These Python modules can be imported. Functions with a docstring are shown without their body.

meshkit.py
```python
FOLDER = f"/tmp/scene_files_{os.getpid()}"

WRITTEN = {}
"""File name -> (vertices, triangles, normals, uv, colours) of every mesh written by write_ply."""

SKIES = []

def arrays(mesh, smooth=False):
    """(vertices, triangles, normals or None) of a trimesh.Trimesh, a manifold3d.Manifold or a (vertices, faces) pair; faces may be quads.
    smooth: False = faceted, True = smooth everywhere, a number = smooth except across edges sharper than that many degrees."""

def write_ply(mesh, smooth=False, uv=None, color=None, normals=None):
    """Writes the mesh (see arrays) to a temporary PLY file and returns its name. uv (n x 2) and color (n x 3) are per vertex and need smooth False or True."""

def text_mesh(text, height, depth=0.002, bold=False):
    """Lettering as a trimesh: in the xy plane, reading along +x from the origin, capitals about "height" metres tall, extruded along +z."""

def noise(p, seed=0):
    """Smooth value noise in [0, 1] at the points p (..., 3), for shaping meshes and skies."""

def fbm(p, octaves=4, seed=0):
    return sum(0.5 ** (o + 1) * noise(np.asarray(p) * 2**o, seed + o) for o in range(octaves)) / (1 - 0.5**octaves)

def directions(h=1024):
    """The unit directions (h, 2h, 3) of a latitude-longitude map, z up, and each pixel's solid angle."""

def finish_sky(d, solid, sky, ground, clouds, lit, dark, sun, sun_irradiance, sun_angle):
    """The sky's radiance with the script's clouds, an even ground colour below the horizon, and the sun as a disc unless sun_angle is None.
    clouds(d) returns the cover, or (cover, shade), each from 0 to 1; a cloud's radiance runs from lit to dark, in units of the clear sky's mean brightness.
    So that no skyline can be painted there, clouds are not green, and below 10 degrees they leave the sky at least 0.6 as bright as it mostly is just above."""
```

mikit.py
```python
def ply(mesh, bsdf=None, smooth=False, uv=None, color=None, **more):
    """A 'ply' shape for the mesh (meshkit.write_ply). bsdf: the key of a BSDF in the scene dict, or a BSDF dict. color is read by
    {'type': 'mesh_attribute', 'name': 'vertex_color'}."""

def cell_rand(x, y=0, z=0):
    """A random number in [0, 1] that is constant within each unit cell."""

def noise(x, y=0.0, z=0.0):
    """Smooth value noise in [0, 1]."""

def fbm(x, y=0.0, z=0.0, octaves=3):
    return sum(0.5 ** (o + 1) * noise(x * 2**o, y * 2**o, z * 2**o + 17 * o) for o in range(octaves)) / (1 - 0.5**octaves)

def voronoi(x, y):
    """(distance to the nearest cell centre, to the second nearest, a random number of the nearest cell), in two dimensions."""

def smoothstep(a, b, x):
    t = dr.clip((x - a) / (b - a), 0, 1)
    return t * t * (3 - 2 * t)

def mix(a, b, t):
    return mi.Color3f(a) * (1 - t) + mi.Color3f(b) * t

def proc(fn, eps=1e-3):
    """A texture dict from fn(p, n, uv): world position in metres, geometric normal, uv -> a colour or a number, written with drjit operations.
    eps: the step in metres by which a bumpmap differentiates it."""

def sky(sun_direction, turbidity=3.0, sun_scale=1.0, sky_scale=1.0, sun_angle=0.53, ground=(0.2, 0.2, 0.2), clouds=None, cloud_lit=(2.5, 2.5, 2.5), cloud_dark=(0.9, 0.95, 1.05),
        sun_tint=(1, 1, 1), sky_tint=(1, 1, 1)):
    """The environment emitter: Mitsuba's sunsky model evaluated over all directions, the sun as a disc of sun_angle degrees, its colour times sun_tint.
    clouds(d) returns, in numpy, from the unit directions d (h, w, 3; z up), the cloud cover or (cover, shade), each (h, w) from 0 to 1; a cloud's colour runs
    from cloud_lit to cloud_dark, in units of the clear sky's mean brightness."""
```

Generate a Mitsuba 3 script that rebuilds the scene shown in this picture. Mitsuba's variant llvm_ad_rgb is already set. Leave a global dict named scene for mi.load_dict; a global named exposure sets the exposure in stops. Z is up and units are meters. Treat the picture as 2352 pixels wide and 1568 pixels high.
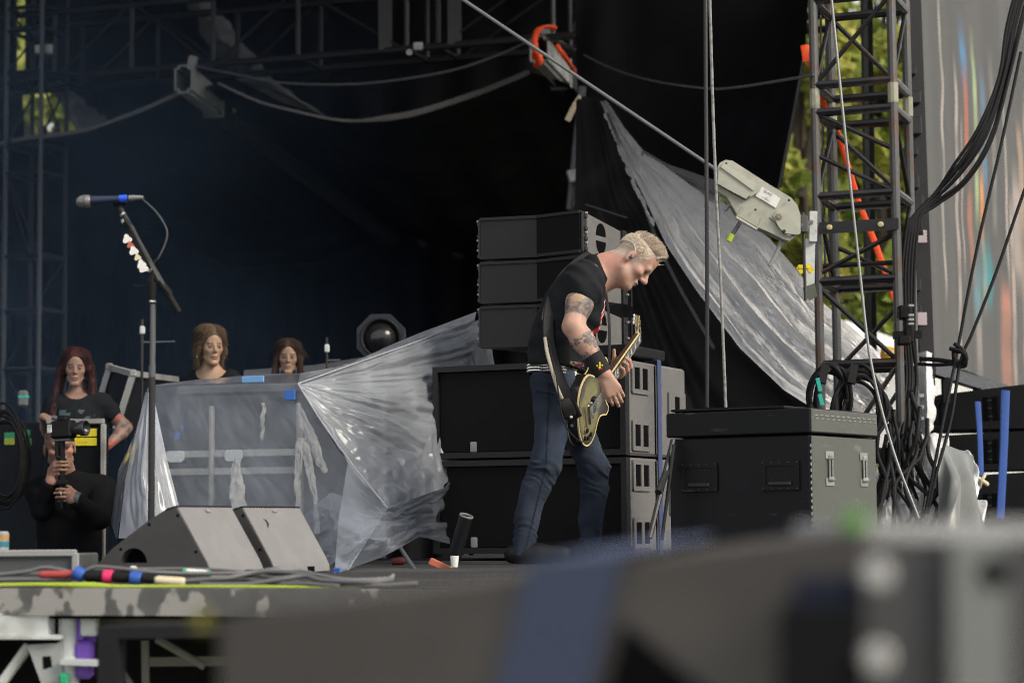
import math
import numpy as np
import trimesh
import mitsuba as mi
import mikit
import meshkit
import manifold3d as m3
from shapely.geometry import Polygon
from mikit import noise, fbm, smoothstep, mix

T = mi.ScalarTransform4f
rng = np.random.default_rng(11)
scene, labels = {}, {}

# ------------------------------------------------------------------ camera, sky, exposure
HC, FPX, CX, CY = 0.184, 4900.0, 1176.0, 784.0          # eye height over the stage floor; focal length in units of 1/2352 of the frame width
PITCH, ROLL = math.atan(416 / 4900.0), 0.0083
C = np.array([0, 0, HC])
fw = np.array([0, math.cos(PITCH), math.sin(PITCH)])
r0 = np.array([1.0, 0, 0])
u0 = np.cross(r0, fw)
rt = r0 * math.cos(ROLL) - u0 * math.sin(ROLL)
up = u0 * math.cos(ROLL) + r0 * math.sin(ROLL)
scene['camera'] = {'type': 'thinlens', 'fov': 2 * math.degrees(math.atan(CX / FPX)), 'fov_axis': 'x', 'aperture_radius': 0.0134,
                   'focus_distance': 9.75, 'near_clip': 0.05, 'far_clip': 600.0,
                   'to_world': T().look_at(origin=C.tolist(), target=(C + fw).tolist(), up=up.tolist())}
scene['sky'] = mikit.sky((0.80, -0.50, 0.62), turbidity=3, sun_scale=0.30, sky_scale=0.62, sun_tint=(0.88, 1.0, 1.20), sun_angle=24, clouds=lambda d: (np.ones(d.shape[:2]), 0.35 + 0.0 * d[..., 2]))
exposure = 3.2


def P(px, py, Y):
    """The point of the world plane y = Y that the photograph shows at (px, py) of a 2352 x 1568 frame."""
    d = fw + rt * (px - CX) / FPX - up * (py - CY) / FPX
    return C + d * (Y / d[1])


def V(xy, py):
    """The point of the upright line over xy = (x, y) seen in row py."""
    n = up + fw * (py - CY) / FPX
    q = np.array([xy[0], xy[1], 0]) - C
    return np.array([xy[0], xy[1], -(q @ n) / n[2]])


def PP(pts, Y=None):
    return np.array([P(*p) if len(p) == 3 else P(p[0], p[1], Y) for p in pts])


# ------------------------------------------------------------------ materials
def bsdf(name, d, two=False):
    scene['m_' + name] = {'type': 'twosided', 'b': d} if two else d
    return 'm_' + name


def rgb(*c):
    return {'type': 'rgb', 'value': list(c)}


def pr(name, col, rough=0.5, two=False, **k):
    c = rgb(*col) if isinstance(col, (tuple, list)) else mikit.proc(col)
    return bsdf(name, {'type': 'principled', 'base_color': c, 'roughness': rough, **k}, two)


def worn(a, b, s=6.0, lo=0.45, hi=0.7):
    def fn(p, n, uv):
        return mix(a, b, smoothstep(lo, hi, fbm(p.x * s, p.y * s, p.z * s, 4)))
    return fn


def vcol(name, rough, **k):
    return bsdf(name, {'type': 'principled', 'base_color': {'type': 'mesh_attribute', 'name': 'vertex_color'}, 'roughness': rough, **k})


SKIN = vcol('skin', 0.5, specular=0.4)
CLOTH = vcol('cloth', 0.9, specular=0.15)
HAIRC = vcol('hair', 0.6, specular=0.3)
BLACK_METAL = pr('black_metal', (0.018, 0.018, 0.02), 0.42)
RUST_METAL = pr('rust_metal', worn((0.105, 0.104, 0.106), (0.12, 0.075, 0.055), 9, 0.5, 0.75), 0.4, metallic=0.3)
RUST_DARK = pr('rust_dark', worn((0.014, 0.014, 0.017), (0.045, 0.026, 0.019), 7, 0.5, 0.75), 0.28)
STEEL = pr('steel', (0.20, 0.21, 0.215), 0.5, metallic=0.4)
GREY_TUBE = pr('grey_tube', (0.10, 0.105, 0.115), 0.5, metallic=0.2)
ALU = pr('aluminium', worn((0.40, 0.41, 0.40), (0.27, 0.27, 0.26), 5), 0.45, metallic=0.55)
ALU_DULL = pr('aluminium_dull', worn((0.33, 0.335, 0.33), (0.22, 0.22, 0.21), 3), 0.55, metallic=0.3)
LIGHT_STEEL = pr('light_steel', worn((0.62, 0.65, 0.65), (0.40, 0.40, 0.38), 8, 0.5, 0.75), 0.5, metallic=0.1)
WHITE = pr('white', (0.78, 0.78, 0.76), 0.6)
CREAM = pr('cream', (0.72, 0.58, 0.30), 0.35)
BLACKP = pr('black_plastic', (0.010, 0.010, 0.011), 0.5, specular=0.2)
RUBBER = pr('rubber', (0.016, 0.016, 0.018), 0.6, specular=0.25)
GREYCABLE = pr('grey_cable', (0.13, 0.13, 0.135), 0.5)
BLACKDRAPE = pr('black_drape', worn((0.008, 0.008, 0.010), (0.012, 0.012, 0.015), 1.5), 0.85, True, specular=0.12)
DRAPE2 = pr('side_drape', worn((0.016, 0.016, 0.017), (0.027, 0.0265, 0.026), 2.5), 0.75, True, specular=0.15)
HEM = pr('hem', (0.17, 0.165, 0.165), 0.6, True)
CAB = pr('cabinet', worn((0.145, 0.142, 0.142), (0.155, 0.152, 0.15), 12), 0.55)
GRILLE = pr('grille', (0.0065, 0.0065, 0.0078), 0.7, specular=0.12)
GRILLE2 = pr('grille_grey', (0.015, 0.015, 0.017), 0.5, specular=0.3)
WGRILLE = pr('wedge_grille', worn((0.205, 0.20, 0.205), (0.22, 0.215, 0.22), 8), 0.6)
HOLE = pr('hole', (0.005, 0.005, 0.006), 0.9, specular=0.05)
ORANGE = pr('orange', (0.86, 0.085, 0.012), 0.6, True)
BLUE = pr('blue_strap', (0.035, 0.095, 0.36), 0.7, True)
BLUETAPE = pr('blue_tape', (0.04, 0.19, 0.62), 0.6)
YELLOW = pr('yellow', (0.75, 0.58, 0.02), 0.5)
RED = pr('red', (0.50, 0.025, 0.02), 0.5)
PINK = pr('pink', (0.72, 0.03, 0.14), 0.5)
GREEN = pr('green', (0.02, 0.32, 0.16), 0.6)
LIME = pr('lime', (0.42, 0.53, 0.05), 0.7)
TEAL = pr('teal', (0.02, 0.40, 0.33), 0.6)
PURPLE = pr('purple', (0.16, 0.07, 0.45), 0.5)
BLUEC = pr('blue_connector', (0.03, 0.10, 0.42), 0.4)
TAPE = pr('tape', (0.68, 0.60, 0.42), 0.7)
HOIST = pr('hoist_paint', worn((0.42, 0.42, 0.36), (0.33, 0.32, 0.26), 10, 0.5, 0.8), 0.45)
CHROME = pr('chrome', (0.75, 0.74, 0.70), 0.2, metallic=1.0)
GOLDTOP = pr('gold_top', (0.34, 0.30, 0.11), 0.3, clearcoat=0.6)
GBLACK = pr('gloss_black', (0.010, 0.010, 0.011), 0.15, clearcoat=0.8)
BARK = pr('bark', (0.05, 0.04, 0.03), 0.9)
ORED = pr('orange_red', (0.45, 0.12, 0.07), 0.6)


def case_side(p, n, uv):  # case colour as lit on the end face, plus real scuffs
    s = smoothstep(0.66, 0.80, fbm(p.x * 8, p.y * 8, p.z * 22, 4)) * 0.4
    return mix(mix((0.082, 0.088, 0.078), (0.10, 0.105, 0.094), fbm(p.x * 3, p.y * 3, p.z * 3)), (0.2, 0.21, 0.2), s)


def case_dark(p, n, uv):
    s = smoothstep(0.70, 0.84, fbm(p.x * 9, p.y * 9, p.z * 38, 4)) * 0.5
    return mix((0.009, 0.0095, 0.011), (0.07, 0.07, 0.07), s)


def edge_paint(p, n, uv):
    f = fbm(p.x * 15 + 3, p.z * 11, 0.3, 4) + 0.16 * smoothstep(-0.8, -1.5, p.x)
    t = smoothstep(0.57, 0.62, f)
    return mix(mix((0.085, 0.085, 0.088), (0.13, 0.13, 0.13), fbm(p.x * 20, p.z * 30)), (0.33, 0.32, 0.31), t)


def silver(p, n, uv):
    w = fbm(p.x * 6, p.y * 6, p.z * 6, 3)
    return mix((0.62, 0.62, 0.625), (0.74, 0.74, 0.745), w)


CASE_LIT = pr('case_side', case_side, 0.5)
CASE_DARK = pr('case_dark', case_dark, 0.5, specular=0.2)
EDGE = pr('edge_paint', edge_paint, 0.7)
SILVER = pr('silver_tarp', silver, 0.38, True, metallic=0.4)
GREYTARP = pr('grey_tarp', (0.13, 0.13, 0.135), 0.5, True)
FLOOR = pr('stage_floor', worn((0.03, 0.03, 0.032), (0.05, 0.05, 0.05), 2.0), 0.6)
GROUND = pr('ground', worn((0.09, 0.10, 0.05), (0.14, 0.13, 0.09), 0.6), 0.9)
# clear sheeting: mostly a clear film, a little milky
bsdf('film', {'type': 'blendbsdf', 'weight': mikit.proc(lambda p, n, uv: 0.12 + 0.13 * smoothstep(0.35, 0.75, fbm(p.x * 3, p.y * 3, p.z * 2.2, 4))),
              'a': {'type': 'thindielectric', 'int_ior': 1.5},
              'b': {'type': 'twosided', 'b': {'type': 'principled', 'base_color': rgb(0.50, 0.56, 0.68), 'roughness': 0.28, 'specular': 0.8}}})
FILM = 'm_film'
bsdf('film_hazy', {'type': 'blendbsdf', 'weight': mikit.proc(lambda p, n, uv: 0.30 + 0.20 * smoothstep(0.35, 0.75, fbm(p.x * 3, p.y * 3, p.z * 2.2, 4))),
                   'a': {'type': 'thindielectric', 'int_ior': 1.5},
                   'b': {'type': 'twosided', 'b': {'type': 'principled', 'base_color': rgb(0.56, 0.60, 0.68), 'roughness': 0.24, 'specular': 0.9}}})
FILM2 = 'm_film_hazy'


def leaf(name, a, b):
    return bsdf(name, {'type': 'principledthin', 'roughness': 0.6, 'diff_trans': 0.9, 'base_color': mikit.proc(lambda p, n, uv: mix(a, b, smoothstep(0.3, 0.7, fbm(p.x * 1.1, p.y * 1.1, p.z * 1.1, 3))))})


LEAF = leaf('leaf', (0.30, 0.37, 0.09), (0.58, 0.56, 0.17))
LEAF2 = leaf('leaf_dark', (0.25, 0.33, 0.09), (0.48, 0.50, 0.15))


# ------------------------------------------------------------------ mesh helpers
def M(v, f):
    f = np.asarray(f)
    if f.shape[1] == 4:
        f = np.vstack([f[:, [0, 1, 2]], f[:, [0, 2, 3]]])
    return trimesh.Trimesh(np.asarray(v, float), f, process=False)


def cat(*ms):
    ms = [m for g in ms for m in (g if isinstance(g, (list, tuple)) else [g])]
    return trimesh.util.concatenate(ms)


def nz(v):
    v = np.asarray(v, float)
    return v / np.linalg.norm(v)


def spl(pts, n=6):
    p = np.asarray(pts, float)
    p = np.vstack([2 * p[0] - p[1], p, 2 * p[-1] - p[-2]])
    out = []
    for i in range(1, len(p) - 2):
        for t in np.linspace(0, 1, n, endpoint=False):
            out.append(0.5 * (2 * p[i] + (p[i + 1] - p[i - 1]) * t + (2 * p[i - 1] - 5 * p[i] + 4 * p[i + 1] - p[i + 2]) * t ** 2 + (3 * p[i] - p[i - 1] - 3 * p[i + 1] + p[i + 2]) * t ** 3))
    return np.array(out + [p[-2]])


def tube(pts, r, n=8, flat=None):
    """A capped tube along pts; flat = (width direction, thickness ratio) makes it a webbing strap."""
    p = np.asarray(pts, float)
    r = np.broadcast_to(np.asarray(r, float), (len(p),))
    t = np.gradient(p, axis=0)
    t /= np.linalg.norm(t, axis=1, keepdims=True) + 1e-12
    a = np.cross(t[0], [0, 0, 1.0] if abs(t[0][2]) < 0.9 else [1.0, 0, 0])
    ang = np.arange(n) * 2 * np.pi / n
    V_, rings = [], len(p)
    for i in range(rings):
        a = np.asarray(flat[0], float) if flat is not None else a
        a = nz(a - t[i] * (a @ t[i]))
        b = np.cross(t[i], a)
        V_.append(p[i] + r[i] * (np.cos(ang)[:, None] * a + np.sin(ang)[:, None] * b * (flat[1] if flat is not None else 1)))
    V_ = np.vstack(V_ + [p[:1], p[-1:]])
    F, j = [], np.arange(n)
    for i in range(rings - 1):
        q, w = i * n + j, i * n + (j + 1) % n
        F += [np.stack([q, w, w + n], 1), np.stack([q, w + n, q + n], 1)]
    e = rings * n
    F += [np.stack([j * 0 + e, (j + 1) % n, j], 1), np.stack([j * 0 + e + 1, (rings - 1) * n + j, (rings - 1) * n + (j + 1) % n], 1)]
    return M(V_, np.vstack(F))


def rod(a, b, r, n=8):
    return tube([a, b], r, n)


def bar(a, b, w, h, side=(0, 0, 1)):
    """A rectangular bar from a to b; h is measured along side, w across it."""
    a, b = np.asarray(a, float), np.asarray(b, float)
    t = nz(b - a)
    s = np.asarray(side, float)
    s = nz(s - t * (s @ t))
    c = np.cross(t, s)
    return hull([q + s * h / 2 * i + c * w / 2 * j for q in (a, b) for i in (-1, 1) for j in (-1, 1)])


def hull(pts):
    m = m3.Manifold.hull_points(np.asarray(pts, np.float64).tolist()).to_mesh()
    return M(np.array(m.vert_properties)[:, :3], np.array(m.tri_verts))


def box(sx, sy, sz, b=0.006, c=(0, 0, 0)):
    pts = []
    for i in (-1, 1):
        for j in (-1, 1):
            for k in (-1, 1):
                x, y, z = sx / 2, sy / 2, sz / 2
                for e in ((x - b, y - b, z), (x - b, y, z - b), (x, y - b, z - b)):
                    pts.append((i * e[0] + c[0], j * e[1] + c[1], k * e[2] + c[2]))
    return hull(pts)


def frame(o, ax, ay=None, az=(0, 0, 1)):
    """4x4 from an origin and axes; ay from az x ax if not given."""
    ax, az = nz(ax), np.asarray(az, float)
    if ay is None:
        ay = nz(np.cross(az, ax))
        az = np.cross(ax, ay)
    m = np.eye(4)
    m[:3, 0], m[:3, 1], m[:3, 2], m[:3, 3] = ax, ay, az, o
    return m


def mv(m, tf):
    m = m.copy()
    m.apply_transform(tf)
    return m


def prism(pts, depth, holes=(), bevel=0):
    return trimesh.creation.extrude_polygon(Polygon(pts, holes), depth, engine='earcut')


def lathe(prof, n=24):
    p = np.asarray(prof, float)
    a = np.arange(n) * 2 * np.pi / n
    v = np.vstack([np.stack([q[0] * np.cos(a), q[0] * np.sin(a), a * 0 + q[1]], 1) for q in p])
    F, j = [], np.arange(n)
    for i in range(len(p) - 1):
        q, w = i * n + j, i * n + (j + 1) % n
        F += [np.stack([q, w, w + n], 1), np.stack([q, w + n, q + n], 1)]
    return M(v, np.vstack(F))


def along(m, a, d):
    """Puts a mesh built round +z at a, pointing along d."""
    return mv(m, frame(a, *(lambda z: (nz(np.cross(z, [0.31, 0.9, 0.27])), nz(np.cross(z, nz(np.cross(z, [0.31, 0.9, 0.27])))), z))(nz(d))))


def sheet(fn, nu, nv):
    """(vertices, faces, uv) of a surface fn(u, v) -> (..., 3)."""
    u, v = np.meshgrid(np.linspace(0, 1, nu), np.linspace(0, 1, nv), indexing='ij')
    p = fn(u, v).reshape(-1, 3)
    i = np.arange(nu * nv).reshape(nu, nv)
    f = np.stack([i[:-1, :-1], i[1:, :-1], i[1:, 1:], i[:-1, 1:]], -1).reshape(-1, 4)
    return M(p, f), np.stack([u.ravel(), v.ravel()], 1)


def resample(pts, n):
    p = np.asarray(pts, float)
    s = np.concatenate([[0], np.cumsum(np.linalg.norm(np.diff(p, axis=0), axis=1))])
    t = np.linspace(0, s[-1], n)
    return np.stack([np.interp(t, s, p[:, k]) for k in range(3)], 1)


def loft(curves, nu, nv, disp=None):
    """Cloth through curves (each a list of world points); disp(u, v, p) moves it along its normal."""
    cs = np.array([resample(c, nu) for c in curves])
    tt = np.linspace(0, 1, len(cs))
    k = np.stack([np.stack([np.interp(np.linspace(0, 1, nv), tt, cs[:, i, d]) for d in range(3)], 1) for i in range(nu)])
    if disp is not None:
        n = np.cross(np.gradient(k, axis=0), np.gradient(k, axis=1))
        n /= np.linalg.norm(n, axis=2, keepdims=True) + 1e-12
        u, v = np.meshgrid(np.linspace(0, 1, nu), np.linspace(0, 1, nv), indexing='ij')
        k = k + n * disp(u, v, k)[..., None]
    i = np.arange(nu * nv).reshape(nu, nv)
    f = np.stack([i[:-1, :-1], i[1:, :-1], i[1:, 1:], i[:-1, 1:]], -1).reshape(-1, 4)
    return M(k.reshape(-1, 3), f)


nfb, nno = meshkit.fbm, meshkit.noise


# ------------------------------------------------------------------ scene helpers
used = set()


def numbered(k):
    i, q = 0, k
    while q in used:
        i += 1
        q = f'{k}_{i:03d}'
    used.add(q)
    return q


def thing(name, label, cat_, group=None, kind=None):
    k = numbered(name)
    d = {'label': label, 'category': cat_}
    if group:
        d['group'] = group
    if kind:
        d['kind'] = kind
    labels[k] = d
    return k


def part(parent, name, mesh, m, smooth=30, label=None, kind=None, **kw):
    k = numbered(f'{parent}__{name}')
    scene[k] = mikit.ply(mesh, m, smooth, **kw)
    if label or kind:
        labels[k] = {x: y for x, y in (('label', label), ('kind', kind)) if y}
    return k


def one(name, label, cat_, mesh, m, smooth=30, group=None, kind=None, **kw):
    k = thing(name, label, cat_, group, kind)
    scene[k] = mikit.ply(mesh, m, smooth, **kw)
    return k


def setting(name, mesh, m, smooth=30):
    k = numbered(name)
    scene[k] = mikit.ply(mesh, m, smooth)
    labels[k] = {'kind': 'structure'}
    return k


# ------------------------------------------------------------------ smooth-blended solids (people)
class Field:
    def __init__(s, lo, hi, h):
        s.lo, s.h = np.asarray(lo, float), h
        s.n = np.ceil((np.asarray(hi) - s.lo) / h).astype(int) + 1
        s.d = np.full(s.n, 0.08, np.float32)

    def at(s, lo, hi):
        a = np.clip(np.floor((np.asarray(lo) - s.lo) / s.h).astype(int), 0, s.n)
        b = np.clip(np.ceil((np.asarray(hi) - s.lo) / s.h).astype(int) + 1, 0, s.n)
        if np.any(b <= a):
            return None, None
        ax = [s.lo[i] + s.h * np.arange(a[i], b[i]) for i in range(3)]
        return tuple(slice(a[i], b[i]) for i in range(3)), np.stack(np.meshgrid(*ax, indexing='ij'), -1)

    def put(s, sl, g, k, op='u'):
        d = s.d[sl]
        if op == 'u':
            h = np.maximum(k - np.abs(d - g), 0) / max(k, 1e-6)
            s.d[sl] = np.minimum(d, g) - h * h * k / 4
        else:
            h = np.maximum(k - np.abs(d + g), 0) / max(k, 1e-6)
            s.d[sl] = np.maximum(d, -g) + h * h * k / 4

    def cone(s, a, b, ra, rb=None, k=0.02, op='u'):
        a, b = np.asarray(a, float), np.asarray(b, float)
        rb = ra if rb is None else rb
        m = max(ra, rb) + 0.05
        sl, p = s.at(np.minimum(a, b) - m, np.maximum(a, b) + m)
        if sl is None:
            return
        ba = b - a
        t = np.clip(((p - a) @ ba) / max(ba @ ba, 1e-9), 0, 1)
        s.put(sl, np.linalg.norm(p - a - t[..., None] * ba, axis=-1) - (ra + (rb - ra) * t), k, op)

    def chain(s, pts, rs, k=0.02):
        for i in range(len(pts) - 1):
            s.cone(pts[i], pts[i + 1], rs[i], rs[i + 1], k)

    def ell(s, c, R, rad, k=0.02, op='u'):
        c, rad = np.asarray(c, float), np.asarray(rad, float)
        sl, p = s.at(c - rad.max() - 0.05, c + rad.max() + 0.05)
        if sl is None:
            return
        q = (p - c) @ np.asarray(R).T
        k0 = np.linalg.norm(q / rad, axis=-1)
        k1 = np.linalg.norm(q / rad ** 2, axis=-1)
        s.put(sl, np.where(k1 > 1e-9, k0 * (k0 - 1) / np.maximum(k1, 1e-9), -rad.min()), k, op)

    def cut(s, o, n, k=0.004):
        """Removes what lies beyond the plane through o on the side n points to."""
        sl, p = s.at(s.lo, s.lo + s.h * s.n)
        s.put(sl, -((p - np.asarray(o)) @ nz(n)), k, 's')

    def bump(s, fn):
        idx = np.nonzero(np.abs(s.d) < 0.03)
        p = s.lo + s.h * np.stack(idx, 1)
        s.d[idx] += fn(p).astype(np.float32)

    def mesh(s):
        d = s.d
        neg = d < 0
        c = [neg[i:neg.shape[0] - 1 + i, j:neg.shape[1] - 1 + j, k:neg.shape[2] - 1 + k] for i in (0, 1) for j in (0, 1) for k in (0, 1)]
        cnt = sum(x.astype(np.int8) for x in c)
        cell = np.stack(np.nonzero((cnt > 0) & (cnt < 8)), 1)
        idx = np.full(cnt.shape, -1, np.int64)
        idx[tuple(cell.T)] = np.arange(len(cell))
        off = np.array([[i, j, k] for i in (0, 1) for j in (0, 1) for k in (0, 1)])
        val = np.stack([d[tuple((cell + o).T)] for o in off], 1)
        acc, w = np.zeros((len(cell), 3)), np.zeros(len(cell))
        for x in range(8):
            for y in range(x + 1, 8):
                if np.abs(off[x] - off[y]).sum() == 1:
                    a, b = val[:, x], val[:, y]
                    on = (a < 0) != (b < 0)
                    t = np.where(on, a / np.where(on, a - b, 1), 0)
                    acc += on[:, None] * (off[x] + t[:, None] * (off[y] - off[x]))
                    w += on
        v = s.lo + s.h * (cell + acc / w[:, None])
        F = []
        for ax in range(3):
            e = np.zeros(3, int)
            e[ax] = 1
            n0 = neg[tuple(slice(0, neg.shape[i] - e[i]) for i in range(3))]
            n1 = neg[tuple(slice(e[i], neg.shape[i]) for i in range(3))]
            q = np.stack(np.nonzero(n0 != n1), 1)
            o1, o2 = [i for i in range(3) if i != ax]
            ok = (q[:, o1] > 0) & (q[:, o2] > 0) & (q[:, o1] < neg.shape[o1] - 1) & (q[:, o2] < neg.shape[o2] - 1)
            q = q[ok]
            flip = n0[tuple(q.T)]
            g = []
            for (i, j) in ((0, 0), (1, 0), (1, 1), (0, 1)):
                r = q.copy()
                r[:, o1] -= i
                r[:, o2] -= j
                g.append(idx[tuple(r.T)])
            g = np.stack(g, 1)
            sign = flip if ax != 1 else ~flip
            F.append(np.where(sign[:, None], g, g[:, ::-1]))
        f = np.vstack(F)
        m = M(v, f)
        return m


def flat_color(m, c):
    return np.tile(np.asarray(c, float), (len(m.vertices), 1))
# ================================================================== the setting
def slab(x0, x1, y0, y1, z0, z1):
    return box(x1 - x0, y1 - y0, z1 - z0, 0.003, ((x0 + x1) / 2, (y0 + y1) / 2, (z0 + z1) / 2))


g = sheet(lambda u, v: np.stack([(u - 0.5) * 500, v * 400 - 100, u * 0 - 1.55], -1), 2, 2)[0]
setting('ground', g, GROUND, False)
setting('stage_floor', cat(slab(-9, 6.6, 6.55, 11.45, -0.10, 0), slab(-0.3, 6.6, 11.452, 31, -0.10, 0)), FLOOR)
setting('lower_deck', slab(-10, -0.302, 11.452, 31, -0.62, -0.52), FLOOR)

# ------------------------------------------------------------------ trees behind the stage


def tree(label, base, h, rad, n, m, seed, group=None, zlow=0.25):
    q = np.random.default_rng(seed)
    k = thing('tree', label, 'tree', group)
    b = np.array(base)
    top = b + [q.normal() * 0.3, 0, h * 0.92]
    tr = [tube(spl([b, b + [0.1, 0.1, h * 0.4], top], 4), np.linspace(0.012 * h, 0.004 * h, 9), 8)]
    cl = []
    for i in range(46):
        zf = zlow + (0.98 - zlow) * q.random()
        rr = rad * math.sin(math.pi * min(1, 0.18 + 0.82 * (1 - (zf - zlow) / (1 - zlow)) ** 0.8)) ** 0.6 * (0.35 + 0.65 * q.random() ** 0.5)
        a = q.random() * 6.283
        c = b + [rr * math.cos(a), rr * math.sin(a), zf * h]
        cl.append(c)
        if i % 2 == 0:
            s = b + [0, 0, max(0.12, zf - 0.18) * h]
            tr.append(tube([s, (s + c) / 2 + [0, 0, 0.1], c], [0.008 * h, 0.005 * h, 0.002 * h], 5))
    part(k, 'trunk', cat(tr), BARK)
    cl = np.array(cl)
    c = cl[q.integers(0, len(cl), n)] + q.normal(size=(n, 3)) * rad * np.array([0.17, 0.17, 0.12])
    d1 = q.normal(size=(n, 3)); d1 /= np.linalg.norm(d1, axis=1, keepdims=True)
    d2 = np.cross(d1, q.normal(size=(n, 3))); d2 /= np.linalg.norm(d2, axis=1, keepdims=True)
    s = (0.09 + 0.11 * q.random(n) + np.where(np.arange(n) % 6 == 0, 0.16, 0))[:, None]
    v = np.stack([c - d1 * s, c + d2 * s * 0.6, c + d1 * s, c - d2 * s * 0.6], 1).reshape(-1, 3)
    part(k, 'crown', M(v, np.arange(4 * n).reshape(-1, 4)), m, False)


def px_tree(label, px, Y, top_py, w_px, n, m, seed, group=None):
    x = P(px, 1100, Y)[0]
    h = V((x, Y), top_py)[2] + 1.55
    tree(label, (x, Y, -1.55), h, w_px * Y / FPX, n, m, seed, group)


px_tree('tall yellow green tree behind the right truss tower, nearest the mesh banner', 2040, 34, -90, 120, 14000, LEAF, 1)
px_tree('yellow green tree seen between the black side drape and the right truss tower', 1850, 33, 40, 115, 14000, LEAF, 2)
px_tree('darker green tree low behind the silver tarp and the cable hoist', 1760, 38, 330, 130, 12000, LEAF2, 3)
px_tree('dark green tree behind the middle of the right truss tower', 1960, 41, 120, 150, 14000, LEAF2, 4)
px_tree('autumn tree seen through the gap beside the left truss tower', 110, 36, 110, 105, 5200, LEAF, 5)
px_tree('tall far tree high behind the right truss tower', 2000, 46, -60, 190, 14000, LEAF2, 8)
px_tree('far green tree low behind the cable hoist', 1700, 47, 260, 190, 12000, LEAF, 9)
px_tree('sparse tree behind the slit in the black drape at the far left', 20, 38, -40, 70, 4200, LEAF, 6)

# ------------------------------------------------------------------ white tents behind the tower


def tent(label, px0, px1, Y, eave, ridge, base=1300):
    k = thing('tent', label, 'tent', 'white tents behind the stage')
    a, b = P(px0, eave, Y), P(px1, eave, Y)
    D = np.array([0, 4.0, 0])
    apex = (a + b + D) / 2
    apex[2] = V((apex[0], apex[1]), ridge)[2]
    cs = [a, b, b + D, a + D]
    v, f = [], []
    for i in range(4):
        n = len(v)
        v += [cs[i], cs[(i + 1) % 4], apex]
        f.append([n, n + 1, n + 2])
    part(k, 'roof', M(np.array(v), f), TENT, False)
    w = []
    for i in range(4):
        p, q = cs[i], cs[(i + 1) % 4]
        n = len(w)
        w += [p, q, [q[0], q[1], -1.5], [p[0], p[1], -1.5]]
    part(k, 'wall', M(np.array(w), np.arange(16).reshape(4, 4)), TENT, False)


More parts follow.
